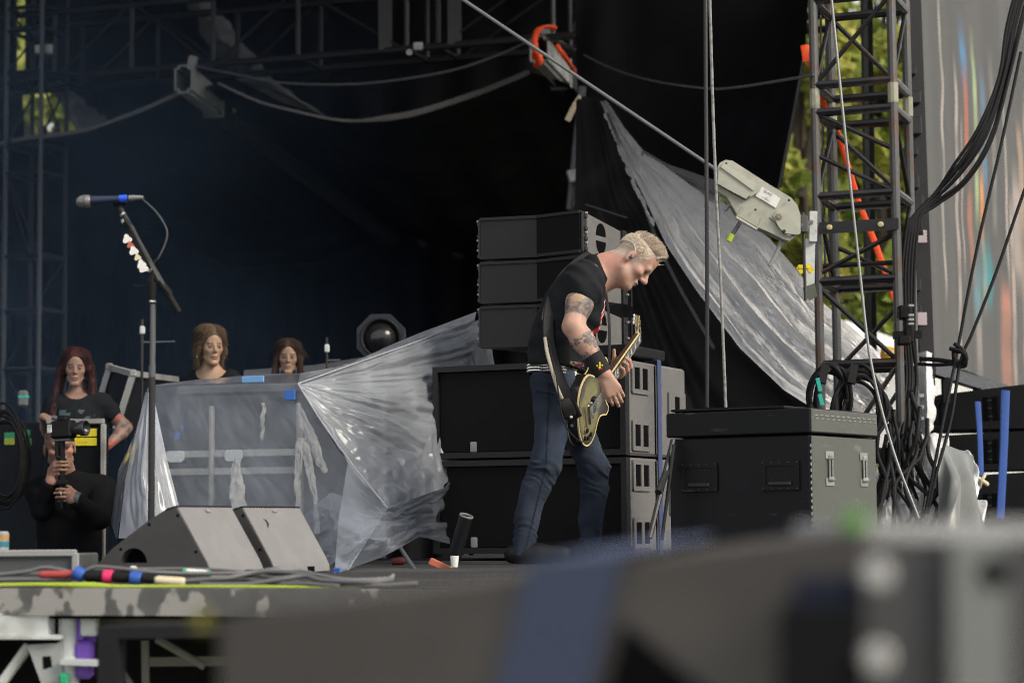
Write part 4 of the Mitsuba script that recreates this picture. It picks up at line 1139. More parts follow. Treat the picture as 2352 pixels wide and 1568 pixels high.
# small microphone clips on thin stands further back
for (px, py, y1, lab) in ((327, 758, 900, 'thin background microphone stand left of the women, with a silver clip'), (751, 800, 900, 'thin background microphone stand right of the women, with a silver clip')):
    k = thing('background_stand', lab, 'stand', 'thin stands in the dark behind the desk')
    xy = P(px, py, 13.0)[:2]
    part(k, 'pole', rod([*xy, -0.5], [*xy, V(xy, py - 25)[2]], 0.008), BLACK_METAL)
    part(k, 'clip', cat(mv(box(0.03, 0.03, 0.05, 0.006), tr_((*xy, V(xy, py)[2])))), LIGHT_STEEL)
    part(k, 'arm', rod([*xy, V(xy, py + 28)[2]], [xy[0] + (0.2 if px < 400 else 0.08), xy[1], V(xy, py + 27)[2]], 0.006), GREY_TUBE)

# grey boards behind the second woman (a draped desk top)
one('draped_table', 'grey draped table top behind the third woman', 'table', loft([PP([(560, 850, 15), (720, 838, 15), (835, 820, 15)]), PP([(560, 880, 14.4), (720, 870, 14.4), (850, 850, 14.3)]), PP([(560, 1000, 14.3), (720, 1000, 14.3), (850, 1000, 14.2)])], 30, 14, lambda u, v, p: 0.02 * np.sin(u * 20) * v), pr('drape_grey', (0.11, 0.115, 0.13), 0.7, True), True)

# road cases at the left
k = thing('open_flight_case', 'tilted black flight case lid with grey aluminium edges behind the red haired woman', 'case')
ca, cb, cc, cd = PP([(252, 843, 13.2), (306, 858, 12.9), (266, 985, 12.9), (214, 968, 13.2)])
dd = PP([(410, 872, 14.0)])[0] - cb
part(k, 'panel', hull(np.array([p + n for p in (ca, cb, cc, cd) for n in (dd * 0.03, dd * 0.9)])), BLACKP)
for a, b in ((ca, cb), (cb, cc), (ca, cd), (cb, cb + dd * 0.95)):
    part(k, 'edge_rail', bar(a, b, 0.035, 0.035), ALU_DULL)
part(k, 'corner', mv(box(.05, .05, .05, .012), tr_(ca)), ALU_DULL)
part(k, 'corner', mv(box(.05, .05, .05, .012), tr_(cb)), ALU_DULL)
k = thing('labelled_case', 'black road case with two yellow labels in front of the red haired woman', 'case')
a, b = P(108, 968, 11.9), P(238, 968, 11.9)
w = b[0] - a[0]
zt2 = a[2]
part(k, 'body', box(w, 0.14, 0.95, 0.01, ((a[0] + b[0]) / 2, 11.99, zt2 - 0.475)), pr('case_black', (0.006, 0.007, 0.009), 0.7, specular=0.1))
part(k, 'edge_rail', box(w + 0.01, 0.03, 0.03, 0.005, ((a[0] + b[0]) / 2, 11.905, zt2)), ALU)
part(k, 'edge_rail', box(0.03, 0.03, 0.95, 0.005, (b[0], 11.90, zt2 - 0.49)), ALU)
YS = pr('label_yellow', (0.62, 0.52, 0.02), 0.6)
for i, y in enumerate((993, 1014)):
    q = P(196, y, 11.9)
    lk = part(k, 'label', box(0.125, 0.008, 0.045, 0.002, (q[0], 11.912, q[2])), YS, label='yellow paper label with small dark print')
    t = meshkit.text_mesh('- -' if i == 0 else '-- ---', 0.012)
    part(lk, 'print', mv(t, frame((q[0] - 0.05, 11.905, q[2] - 0.008), (1, 0, 0), (0, 0, 1), (0, -1, 0))), BLACKP, False)
k = thing('taped_case', 'dark case with green and yellow tape patches behind the left truss tower', 'case')
a, b = P(-40, 970, 13.4), P(100, 970, 13.4)
part(k, 'body', box(b[0] - a[0], 0.4, 0.9, 0.01, ((a[0] + b[0]) / 2, 13.6, a[2] - 0.45)), pr('case_black2', (0.006, 0.007, 0.009), 0.7, specular=0.1))
for (px, py, w_, h_, m_) in ((22, 1000, .05, .03, GREEN), (22, 1013, .05, .035, LIME), (55, 994, .06, .03, GREEN), (62, 1014, .045, .035, GREEN)):
    q = P(px, py, 13.4)
    part(k, 'patch', box(w_ * 1.3, 0.008, h_ * 1.3, 0.002, (q[0], 13.395, q[2])), pr('patch' + str(px) + str(py), (0.01, 0.16, 0.075) if m_ is GREEN else (0.2, 0.25, 0.02), 0.6))
# coil of cable hanging on the tower at the far left
k = one('cable_coil', 'thick coil of black cable hanging at the far left', 'cable', cat(*[tube([P(8 + 44 * (1 + .05 * j) * math.cos(t) * (0.9 + .03 * j), 1052 + (86 + 9 * (j * 7 % 5)) * math.sin(t) + 5 * math.sin(2 * t + j), 11.3 + .03 * j) for t in np.linspace(0, 6.283, 40)], 0.007, 7) for j in range(7)]), pr('coil_black', (0.007, 0.007, 0.008), 0.7, specular=0.15), True)
one('small_gadget', 'small grey and teal device hanging on the left truss tower', 'device', cat(mv(box(0.06, 0.04, 0.10, 0.012), tr_(P(53, 915, 13)))), pr('gadget', (0.12, 0.13, 0.135), 0.5))
part('small_gadget', 'stripe', mv(box(0.062, 0.042, 0.02, 0.004), tr_(P(54, 911, 13))), TEAL)
k = thing('low_case', 'low dark flight case with an aluminium edge at the left of the stage', 'case')
a, b = P(-160, 1272, 7.4), P(172, 1272, 7.4)
part(k, 'body', box(b[0] - a[0], 0.4, a[2] - 0.008, 0.006, ((a[0] + b[0]) / 2, 7.62, a[2] / 2)), pr('low_case', (0.07, 0.075, 0.08), 0.55))
part(k, 'edge_rail', box(b[0] - a[0] + .008, 0.02, 0.024, 0.004, ((a[0] + b[0]) / 2, 7.412, a[2])), ALU_DULL)
part(k, 'edge_rail', box(0.024, 0.02, a[2], 0.004, (b[0], 7.41, a[2] / 2)), ALU_DULL)
k = thing('drink_can', 'small can with a blue and orange wrapper on the low flight case', 'can')
q = P(3, 1269, 7.45)
part(k, 'can', mv(lathe([(0, 0), (.022, 0), (.026, .006), (.026, .066), (.022, .074), (0, .075)], 18), tr_(q)), pr('can_metal', (0.28, 0.29, 0.30), 0.5))
part(k, 'wrapper', mv(lathe([(.0262, .02), (.0265, .021), (.0265, .038), (.0262, .04)], 18), tr_(q)), pr('wrap1', (0.03, 0.16, 0.22), 0.5))
part(k, 'wrapper', mv(lathe([(.0262, .044), (.0265, .045), (.0265, .060), (.0262, .062)], 18), tr_(q)), pr('wrap2', (0.38, 0.22, 0.08), 0.5))

# ================================================================== things on the floor by the subwoofers
k = thing('confetti_tube', 'clear plastic tube leaning in front of the subwoofers', 'tube')
a, b = P(1042, 1285, 9.4), P(1071, 1184, 9.35)
d = nz(b - a)
tl = np.linalg.norm(b - a)
part(k, 'tube', along(lathe([(0.030, 0), (0.030, tl), (0.027, tl), (0.027, 0)], 20), a, d), pr('smoke_plastic', (0.010, 0.011, 0.013), 0.35, specular=0.2), True)
part(k, 'rim', along(lathe([(0.0305, tl - 0.004), (0.032, tl), (0.0305, tl + 0.004), (0.0265, tl + .004), (0.0265, tl - .004)], 20), a, d), ALU_DULL, True)
one('paper_cup', 'white paper cup on the floor in front of the clear tube', 'cup', mv(lathe([(0, 0), (.014, 0), (.0175, .043), (.0185, .046), (.016, .046), (.014, .01), (0, .01)], 18), tr_([*P(1044, 1300, 8.85)[:2], 0.004])), WHITE, True)
one('brick_wedge', 'orange red block on the floor left of the paper cup', 'block', mv(box(0.11, 0.05, 0.03, 0.004), frame(P(1014, 1300, 8.9), (0.86, 0, -0.42))), ORED)

# ================================================================== cables and connectors along the stage edge
k0 = thing('stage_edge', 'worn grey painted edge beam of the stage deck', 'beam')
ea, eb = P(-120, 1345, 6.52), P(1500, 1358, 5.95)
ea[2] = eb[2] = 0.0
dd = nz(eb - ea)
part(k0, 'fascia', bar(ea + [0, 0, -0.040], eb + [0, 0, -0.040], 0.05, 0.078, (0, 0, 1)), EDGE)
part(k0, 'deck_strip', hull([p + np.array([0, y, z]) for p in (ea, eb) for y in (0.012, 0.9) for z in (-0.02, 0.002)]), FLOOR)
part(k0, 'shadow_gap', bar(ea + [0, 0.02, -0.084], eb + [0, 0.02, -0.084], 0.03, 0.012), HOLE)
one('edge_tape', 'fluorescent yellow green tape line along the stage edge', 'tape', tube(spl([P(-60, 1343, 6.47), P(100, 1341, 6.45), P(200, 1344, 6.43), P(280, 1348, 6.40), P(420, 1347, 6.35), P(600, 1350, 6.28), P(730, 1354, 6.24), P(830, 1351, 6.2)], 6), np.interp(np.linspace(0, 1, 43), [0, .2, .3, .4, .6, .8, 1], [.004, .006, .011, .008, .006, .011, .004]), 8, ((0, 0, 1), .5)), LIME, True)


def cable(pts, r, label, mat, nm='cable'):
    return one(nm, label, 'cable', tube(spl(PP(pts), 6), r, 8), mat, True, 'cables lying along the stage edge')


cable([(-60, 1325, 6.6), (60, 1312, 6.6), (100, 1303, 6.6), (150, 1310, 6.6), (200, 1328, 6.58), (240, 1330, 6.5)], 0.0065, 'grey cable arching over the red connector at the left', GREYCABLE)
cable([(-60, 1332, 6.55), (60, 1330, 6.55), (140, 1333, 6.52), (180, 1322, 6.5), (215, 1302, 6.5), (270, 1304, 6.5), (340, 1312, 6.5), (450, 1316, 6.55), (560, 1314, 6.6), (640, 1305, 6.7)], 0.0065, 'grey cable rising between the blue and the black connectors', GREYCABLE)
cable([(-60, 1318, 6.8), (100, 1316, 6.8), (240, 1308, 6.8), (420, 1306, 6.8), (520, 1310, 6.75), (600, 1322, 6.6), (700, 1338, 6.4), (800, 1342, 6.35), (880, 1340, 6.35)], 0.006, 'grey cable behind the connectors that runs on to the right', GREYCABLE)
cable([(420, 1334, 6.45), (470, 1330, 6.45), (520, 1327, 6.45), (600, 1312, 6.5), (690, 1318, 6.45), (760, 1338, 6.35), (860, 1344, 6.3), (960, 1338, 6.3)], 0.0075, 'grey cable leaving the cream connector', GREYCABLE)
cable([(460, 1341, 6.40), (560, 1342, 6.38), (640, 1330, 6.38), (700, 1322, 6.4), (740, 1332, 6.35), (850, 1336, 6.3), (900, 1330, 6.35)], 0.0075, 'thick grey cable twisted over the others near the right wedge', GREYCABLE)
cable([(480, 1332, 6.5), (560, 1330, 6.5), (620, 1339, 6.4), (700, 1340, 6.35), (780, 1345, 6.3)], 0.006, 'lowest grey cable under the twisted ones', GREYCABLE)
cable([(590, 1312, 6.6), (640, 1308, 6.6), (690, 1310, 6.6), (730, 1320, 6.5), (800, 1331, 6.4), (890, 1328, 6.4), (903, 1320, 6.45)], 0.006, 'pale grey cable curling up at the end of the bundle', pr('pale_cable', (0.22, 0.22, 0.225), 0.5))


def conn(a, b, Y, r, m_, nm, label):
    a, b = P(*a, Y), P(*b, Y)
    L = np.linalg.norm(b - a)
    return one(nm, label, 'cable connector', along(lathe([(0, 0), (r * .8, 0), (r, L * .12), (r, L * .88), (r * .85, L), (0, L)], 16), a, b - a), m_, True)


conn((90, 1319), (168, 1317), 6.5, 0.0115, pr('conn_red', (0.40, 0.06, 0.06), 0.5), 'red_sleeve', 'long red sleeve on a cable at the left end of the stage edge')
conn((170, 1310), (194, 1325), 6.49, 0.021, BLUEC, 'blue_connector', 'large blue cable connector next to the red sleeve')
conn((196, 1322), (240, 1322), 6.47, 0.0185, BLACKP, 'black_connector', 'black cable connector between the blue and the pink rings')
conn((236, 1323), (260, 1323), 6.46, 0.0205, PINK, 'pink_connector', 'pink ring connector in the middle of the row')
conn((259, 1324), (300, 1325), 6.45, 0.0175, BLACKP, 'black_connector', 'black cable connector right of the pink ring')
conn((298, 1326), (325, 1327), 6.44, 0.0205, BLUEC, 'blue_connector', 'second blue cable connector, right of the pink ring')
conn((325, 1328), (362, 1330), 6.43, 0.013, BLACKP, 'black_connector', 'slim black connector before the cream sleeve')
conn((356, 1331), (425, 1335), 6.42, 0.0125, TAPE, 'cream_sleeve', 'cream coloured taped sleeve on the cable')
conn((422, 1312), (482, 1316), 6.6, 0.010, WHITE, 'white_label_sleeve', 'white label sleeve with green ends on a cable')
part('white_label_sleeve', 'end', cat(rod(P(421, 1312, 6.59), P(428, 1312.5, 6.59), .0108), rod(P(476, 1315.5, 6.59), P(483, 1316, 6.59), .0108)), pr('end_green', (0.05, 0.42, 0.20), 0.6))
one('clear_clip', 'small clear clip on the cables above the second blue connector', 'clip', mv(box(0.022, 0.02, 0.014, 0.005), tr_(P(306, 1304, 6.6))), LIGHT_STEEL)

# ------------------------------------------------------------------ deck structure under the edge
k = thing('deck_frame', 'pale grey steel frame with a bracket and braces under the stage edge', 'frame')
Yd = 6.5


def pbar(a, b, w, h, m_, Y=Yd, nm='beam'):
    part(k, nm, bar(P(*a, Y), P(*b, Y), w, h), m_)


q0, q1 = P(-100, 1435, Yd), P(118, 1435, Yd - .05)
part(k, 'beam', bar(q0, q1, 0.06, 0.075), LIGHT_STEEL)
part(k, 'beam', bar(P(-100, 1461, Yd - .01), P(146, 1461, Yd - .06), 0.08, 0.012), LIGHT_STEEL)
part(k, 'post', rod(P(157, 1405, Yd - 0.02), P(160, 1700, Yd - .02), 0.030, 14), LIGHT_STEEL)
part(k, 'collar', cat(rod(P(158, 1506, Yd - .02), P(158, 1520, Yd - .02), 0.038, 14), bar(P(150, 1518, Yd - .06), P(232, 1521, Yd - .1), 0.06, 0.016)), LIGHT_STEEL)
g_ = [P(x, y, Yd - .06) for x, y in ((62, 1480), (140, 1476), (143, 1568), (118, 1600), (96, 1572))]
part(k, 'bracket', hull([p + np.array([0, dy, 0]) for p in g_ for dy in (0, 0.015)]), pr('bracket', (0.34, 0.36, 0.36), 0.5))
part(k, 'bracket_hole', hull([P(x, y, Yd - .061) + np.array([0, dy, 0]) for x, y in ((98, 1506), (116, 1506), (120, 1530), (100, 1536)) for dy in (-0.002, 0.004)]), HOLE)
part(k, 'brace', rod(P(66, 1482, Yd), P(-20, 1600, Yd), 0.016), LIGHT_STEEL)
part(k, 'brace', rod(P(333, 1470, 6.9), P(336, 1650, 6.9), 0.013), pr('brace_dull', (0.25, 0.25, 0.24), 0.6))
part(k, 'brace', rod(P(360, 1466, 6.9), P(470, 1530, 6.9), 0.013), scene and 'm_brace_dull')
part(k, 'brace', rod(P(268, 1520, 6.9), P(320, 1600, 6.9), 0.010), 'm_brace_dull')
part(k, 'beam', bar(P(345, 1518, 7.1), P(520, 1516, 7.0), 0.05, 0.03), 'm_brace_dull')
part(k, 'beam', bar(P(184, 1418, 6.6), P(480, 1424, 6.4), 0.04, 0.05), pr('beam_dull', (0.17, 0.165, 0.16), 0.6))
part(k, 'end_plate', mv(box(0.05, 0.05, 0.075, 0.006), tr_(P(207, 1430, 6.46))), LIGHT_STEEL)
one('purple_clamp', 'purple clamp on the deck frame post', 'clamp', cat(bar(P(190, 1408, 6.48), P(186, 1468, 6.48), 0.04, 0.02, (1, 0, 0)), mv(box(0.055, 0.05, 0.06, 0.01), tr_(P(196, 1494, 6.47))), mv(box(0.05, 0.05, 0.055, 0.01), tr_(P(195, 1536, 6.47))), bar(P(182, 1462, 6.5), P(220, 1462, 6.5), 0.03, 0.03)), PURPLE)
one('green_clamp', 'green clip at the foot of the deck frame bracket', 'clamp', mv(box(0.03, 0.03, 0.045, 0.008), tr_(P(147, 1562, 6.42))), GREEN)
one('stage_skirt', 'black cloth that closes the space under the stage', 'cloth', loft([[(-8, 7.4, -0.09), (6, 7.4, -0.09)], [(-8, 7.4, -1.53), (6, 7.4, -1.53)]], 80, 4, lambda u, v, p: 0.04 * np.sin(u * 90)), BLACKDRAPE, True)
# ================================================================== cable hoist and wires
k = thing('cable_hoist', 'grey steel cable hoist hanging between the wire rope and the truss tower', 'hoist')
HY = 10.55
hp = [(1646, 388), (1651, 378), (1664, 371), (1680, 373), (1764, 427), (1814, 457), (1828, 474), (1836, 498), (1836, 538), (1809, 556), (1796, 552), (1764, 536), (1735, 524), (1693, 500), (1668, 456), (1646, 442)]
pts = PP(hp, HY)
c = pts.mean(0)


def plate(px, Y0, Y1, mat, nm, par, shrink=0.0):
    q = Polygon([(p[0], p[2]) for p in PP(px, (Y0 + Y1) / 2)])
    if shrink:
        q = q.buffer(-shrink)
    m = trimesh.creation.extrude_polygon(q, Y1 - Y0, engine='earcut')
    tf = np.array([[1, 0, 0, 0], [0, 0, -1, Y1], [0, 1, 0, 0], [0, 0, 0, 1.0]])
    return part(par, nm, mv(m, tf), mat)


plate(hp, HY - 0.05, HY + 0.05, HOIST, 'housing', k)
plate([(1650, 392), (1660, 377), (1680, 379), (1752, 424), (1744, 440), (1714, 458), (1648, 424)], HY - 0.075, HY - 0.049, HOIST, 'cover', k)
plate([(1655, 384), (1664, 377), (1738, 424), (1730, 438)], HY - 0.084, HY - 0.076, pr('hoist_light', (0.50, 0.50, 0.43), 0.4), 'ridge', k)
lb = plate([(1735, 450), (1748, 428), (1792, 456), (1782, 478)], HY - 0.058, HY - 0.052, WHITE, 'label', k)
tdir = nz([1, 0, -0.62])
for i, (tx, px, py, h_, m_) in enumerate((('|||-|| ||', 1754, 440, 0.010, BLACKP), ('-- ||-|', 1748, 452, 0.010, BLACKP), ('------', 1746, 459, 0.012, RED))):
    part(lb, 'print', mv(meshkit.text_mesh(tx, h_), frame(P(px, py, HY - 0.060), tdir, nz([0.62, 0, 1]), (0, -1, 0))), m_, False)
plate([(1776, 496), (1786, 483), (1806, 490), (1834, 520), (1836, 538), (1812, 542), (1795, 536)], HY - 0.066, HY - 0.052, HOIST, 'guide', k)
for px, py, r in ((1789, 497, .017), (1801, 531, .009), (1812, 460, .006), (1668, 376, .006), (1735, 482, .006)):
    part(k, 'bolt', along(lathe([(0, 0), (r, 0), (r * .9, .008), (r * .5, .010), (0, .008)], 14), P(px, py, HY - 0.066), (0, -1, 0)), pr('bolt_tan', (0.25, 0.22, 0.15), 0.4) if r > .01 else BLACK_METAL)
part(k, 'handle', tube(PP([(1706, 476), (1691, 500), (1737, 527), (1750, 503)], HY - 0.09), 0.009, 8), HOIST)
part(k, 'seam', tube(PP([(1766, 500), (1780, 512), (1800, 536), (1836, 541)], HY - 0.068), 0.002, 5), BLACKP)
part(k, 'seam', tube(PP([(1650, 424), (1712, 460), (1722, 450)], HY - 0.078), 0.003, 5), BLACKP)
lv = part(k, 'lever', rod(P(1702, 508, HY - .06), P(1678, 545, HY - .06), 0.011), GREY_TUBE)
part(lv, 'tip', rod(P(1682, 538, HY - .06), P(1673, 554, HY - .06), 0.015), LIME)
part(k, 'peg', rod(P(1676, 470, HY), P(1664, 484, HY), .01), ALU_DULL)
part(k, 'hook', (tube(spl(PP([(1794, 553), (1786, 575), (1776, 596), (1768, 611)], HY), 4), 0.011)), ALU_DULL)
part(k, 'hanger', cat(rod(P(1836, 520, HY), P(1868, 508, 11.4), 0.012), mv(box(0.04, 0.04, 0.09, 0.006), tr_(P(1846, 515, HY + .1))), rod(P(1844, 488, HY + .1), P(1850, 690, HY + .2), 0.008)), RUST_METAL)
k = thing('alu_clamp', 'upright white aluminium clamp on the left leg of the right truss tower', 'clamp')
part(k, 'body', bar(P(1860, 550, 11.35), P(1858, 672, 11.35), 0.06, 0.05, (1, 0, 0)), LIGHT_STEEL)
part(k, 'tongue', bar(P(1868, 486, 11.3), P(1867, 555, 11.3), 0.035, 0.04, (1, 0, 0)), LIGHT_STEEL)
part(k, 'foot', hull(PP([(1843, 660), (1872, 650), (1877, 680), (1862, 690), (1848, 682)], 11.28).tolist() + PP([(1843, 660), (1872, 650), (1877, 680), (1862, 690), (1848, 682)], 11.36).tolist()), pr('olive', (0.10, 0.11, 0.09), 0.5))
one('yellow_lever', 'yellow lever of the clamp on the truss tower', 'lever', cat(mv(box(0.065, 0.03, 0.026, 0.006), tr_(P(1845, 614, 11.25))), bar(P(1833, 612, 11.25), P(1842, 628, 11.25), 0.02, 0.025), bar(P(1852, 610, 11.25), P(1866, 624, 11.25), 0.02, 0.03)), YELLOW)
one('wire_rope', 'taut grey wire rope slanting from the top down to the cable hoist', 'wire rope', rod(P(1040, -16, 10.9), P(1642, 388, HY), 0.0095, 10), STEEL)
one('wire_rope', 'pale wire rope in front of the right truss tower, slanting to the floor', 'wire rope', tube(spl(PP([(1908, -20, 10.9), (1936, 260, 10.8), (1972, 600, 10.7), (2000, 830, 10.6), (2050, 1030, 10.5), (2110, 1190, 10.4)]), 6), 0.0075, 8), STEEL)
one('hanging_wire', 'pale speckled wire hanging in front of the black side drape', 'wire rope', tube(spl(PP([(1630, -20, 10.2), (1636, 200, 10.2), (1644, 420, 10.2), (1655, 640, 10.2), (1667, 935, 10.2)]), 5), 0.0075, 8), pr('pale_wire', worn((0.30, 0.30, 0.29), (0.16, 0.16, 0.16), 60), 0.5), True, 'wires hanging by the side drape')
one('hanging_wire', 'black conduit hanging just left of the pale wire', 'wire rope', cat(tube(spl(PP([(1620, -20, 10.3), (1622, 300, 10.3), (1624, 600, 10.3), (1624, 935, 10.3)]), 5), 0.010, 8)), pr('conduit', (0.035, 0.035, 0.037), 0.5), True, 'wires hanging by the side drape')
one('hanging_wire', 'thin dark wire beside the pale wire, low in front of the drape', 'wire rope', tube(spl(PP([(1648, 440, 10.25), (1652, 560, 10.25), (1660, 760, 10.25), (1664, 935, 10.25)]), 5), 0.006, 8), BLACKP, True, 'wires hanging by the side drape')
one('sagging_cable', 'thin grey cable sagging from the right roof beam to the truss tower', 'cable', tube(spl(PP([(1258, 92, 19.0), (1300, 105, 18.5), (1370, 142, 17), (1440, 170, 16), (1520, 190, 14.6), (1630, 204, 13.2), (1700, 200, 12.6), (1790, 186, 12.0), (1868, 173, 11.5)]), 6), 0.009, 6), GREY_TUBE, True)
one('sagging_cable', 'thin dark cable sagging between the two roof beams under the truss', 'cable', tube(spl(PP([(447, 152, 19.9), (560, 175, 19.8), (640, 190, 19.8), (780, 195, 19.7), (900, 186, 19.6), (1040, 162, 19.5), (1150, 125, 19.4), (1215, 95, 19.3)]), 6), 0.012, 6), GREY_TUBE, True)
for i, (px, y1) in enumerate(((1896, 700), (1884, 640), (1990, 560))):
    one('tower_cable', ('thin cable hanging inside the right truss tower near its left leg', 'second thin cable along the left leg of the right truss tower', 'dark post behind the right truss tower')[i], 'cable' if i < 2 else 'post',
        rod(P(px, -20, 12.0 if i < 2 else 14.5), P(px + 12, y1 if i < 2 else 900, 12.0 if i < 2 else 14.5), 0.007 if i < 2 else 0.042), pr('tower_cable' + str(i), (0.05, 0.05, 0.045), 0.5))
# cable bundle down to the tower, from the upper right
for i in range(7):
    o_ = (-17, -11, -8, -2, 3, 12, 16)[i]
    one('loom_cable', ('leftmost', 'second from left', 'third from left', 'middle', 'third from right', 'second from right', 'rightmost')[i] + ' black cable of the loom that swings from the upper right', 'cable', tube(spl(PP([(2352 + o_ + 10, -60, 11.4), (2330 + o_, 60, 11.4), (2306 + o_ * 0.7, 180, 11.4 + .01 * (i % 3)), (2262 + o_ * 1.0, 310 + o_ * .7 + (7 if i == 2 else 0), 11.4), (2205 + o_ * 0.9, 400 + o_ * 1.1 - (6 if i == 4 else 0), 11.45 - .012 * (i % 2)), (2150, 452 + o_ * 0.9 + (5 if i % 3 == 0 else 0), 11.5), (2108 + o_ * 0.5, 490 + abs(o_) * .3, 11.5), (2098 + o_ * 1.2, 540, 11.5)]), 6), 0.0095, 7), RUBBER, True, 'black cables of the loom at the right')
for i in range(5):
    o_ = (i - 2) * 6
    q = np.random.default_rng(i)
    one('riser_cable', ('leftmost', 'second', 'middle', 'fourth', 'rightmost')[i] + ' of the black cables running down the right side of the truss tower', 'cable', tube(spl(PP([(2098 + o_, 500, 11.5), (2086 + o_ * 1.2, 620, 11.5), (2088 + o_, 760, 11.5), (2094 + o_ * 1.1 + q.normal() * 3, 880, 11.5), (2080 + o_ * 1.4, 1000, 11.4), (2072 + o_ * 2, 1100, 11.3), (2055 + o_ * 5, 1230, 11.2)]), 6), 0.010, 7), RUBBER, True, 'black cables down the tower')
for i, pts in enumerate(([(2345, 120, 10.9), (2300, 330, 10.9), (2255, 520, 10.9), (2222, 680, 10.9), (2200, 800, 10.9), (2160, 1000, 10.8), (2125, 1180, 10.8)], [(2420, 260, 10.9), (2352, 440, 10.9), (2290, 620, 10.9), (2235, 760, 10.9), (2206, 830, 10.9), (2185, 960, 10.85), (2150, 1090, 10.8), (2130, 1180, 10.8)])):
    one('guy_rope', ('black rope slanting across the mesh banner, nearer the tower', 'black rope slanting across the mesh banner, nearer the right edge')[i], 'rope', tube(spl(PP(pts), 6), 0.0085, 8), RUBBER, True)
one('rope_knot', 'tangle of black rope where the two guy ropes meet', 'knot', cat(*[tube(spl(PP([(2192 + 12 * math.sin(j * 2.1), 790 + j * 5, 10.85), (2214, 800 + j * 6 + 6 * math.cos(j), 10.82), (2218 - 8 * math.sin(j), 830 + j * 3, 10.9), (2195, 826 + j * 4, 10.9), (2190, 800 + j * 5, 10.88)]), 5), 0.011, 7) for j in range(4)]), RUBBER, True)
one('tie_rope', 'black rope stretched from the tower to the knot', 'rope', cat(tube(spl(PP([(2115, 824, 11.3), (2150, 826, 11.1), (2200, 833, 10.9)]), 5), 0.012, 7), tube(spl(PP([(2110, 836, 11.3), (2150, 838, 11.1), (2190, 836, 10.9)]), 5), 0.009, 7)), RUBBER, True)
# coils hung on the tower
for i, (cx, cy, rx, ry, n, lab) in enumerate(((1908, 915, 44, 74, 9, 'coil of black cable hanging on the left of the tower foot'), (1975, 935, 52, 78, 9, 'second coil of black cable hanging in the middle of the tower'))):
    q = np.random.default_rng(20 + i)
    ms = []
    for j in range(n):
        a, b = rx * (0.82 + .32 * q.random()), ry * (0.85 + .28 * q.random())
        ox, oy = q.normal() * 5, q.normal() * 5
        ms.append(tube([P(cx + ox + a * math.cos(t), cy + oy + b * math.sin(t) + 6 * math.sin(2 * t + j), 11.0 + .012 * j + 0.02 * math.sin(3 * t + j)) for t in np.linspace(0, 6.283, 36)], 0.0105, 7))
    kk = one('cable_coil', lab, 'cable', cat(*ms), RUBBER, True)
    if i == 0:
        part(kk, 'tie', cat(bar(P(1877, 868, 10.93), P(1884, 898, 10.93), 0.02, 0.02, (1, 0, 0)), bar(P(1882, 905, 10.93), P(1889, 930, 10.93), 0.018, 0.02, (1, 0, 0))), TEAL, label='teal tape ties')
    part(kk, 'strap', bar(P(cx - 12, 838, 10.98), P(cx - 20, 880, 10.95), 0.02, 0.04, (1, 0, 0)), BLACKP)
one('orange_hoist', 'small orange yellow hand hoist hanging behind the right leg of the tower', 'hoist', cat(mv(box(0.10, 0.07, 0.075, 0.012), frame(P(2044, 812, 12.2), (1, 0, -.15))), mv(box(0.04, 0.05, 0.06, 0.008), tr_(P(2078, 806, 12.2)))), pr('amber', (0.80, 0.40, 0.01), 0.5))
part('orange_hoist', 'label', mv(box(0.05, 0.006, 0.03, 0.002), frame(P(2042, 808, 12.15), (1, 0, -.15))), TAPE)
one('tower_gear', 'cluster of black clamps on the right leg of the tower', 'clamp', cat(mv(box(0.07, 0.08, 0.075, 0.01), tr_(P(2077, 718, 11.3))), mv(box(0.05, 0.07, 0.16, 0.01), tr_(P(2086, 755, 11.3))), bar(P(2052, 770, 11.3), P(2116, 768, 11.3), 0.04, 0.04), mv(box(0.07, 0.08, 0.05, 0.01), tr_(P(2075, 782, 11.25)))), BLACKP)
part('tower_gear', 'fitting', cat(*[mv(box(0.03, 0.03, 0.014, 0.003), tr_(P(2092, y, 11.22))) for y in (702, 724, 734, 744)]), ALU)
k = thing('white_sack', 'white plastic sack hanging beside the tower, right of the cable coils', 'sack')
sk = loft([PP([(2112, 812, 12.6), (2128, 806, 12.5), (2143, 812, 12.6)]), PP([(2108, 870, 12.6), (2128, 868, 12.42), (2147, 880, 12.6)]), PP([(2106, 940, 12.6), (2130, 940, 12.38), (2150, 950, 12.6)]), PP([(2108, 985, 12.6), (2126, 1004, 12.45), (2142, 985, 12.6)])], 24, 40, lambda u, v, p: 0.03 * (nfb(np.stack([u * 5, v * 9, u], -1)) - .5))
part(k, 'bag', sk, pr('sack', (0.70, 0.72, 0.73), 0.5, True), True)
for y in (908, 935, 960):
    part(k, 'print', mv(box(0.03, 0.004, 0.02, 0.001), tr_(P(2116, y, 12.36))), pr('sack_print', (0.32, 0.40, 0.46), 0.6))
one('red_flag', 'small red flag behind the tower beside the white sack', 'flag', hull(PP([(2110, 770), (2119, 790), (2112, 846), (2106, 846)], 13.4).tolist() + PP([(2110, 770), (2119, 790), (2112, 846), (2106, 846)], 13.42).tolist()), RED)
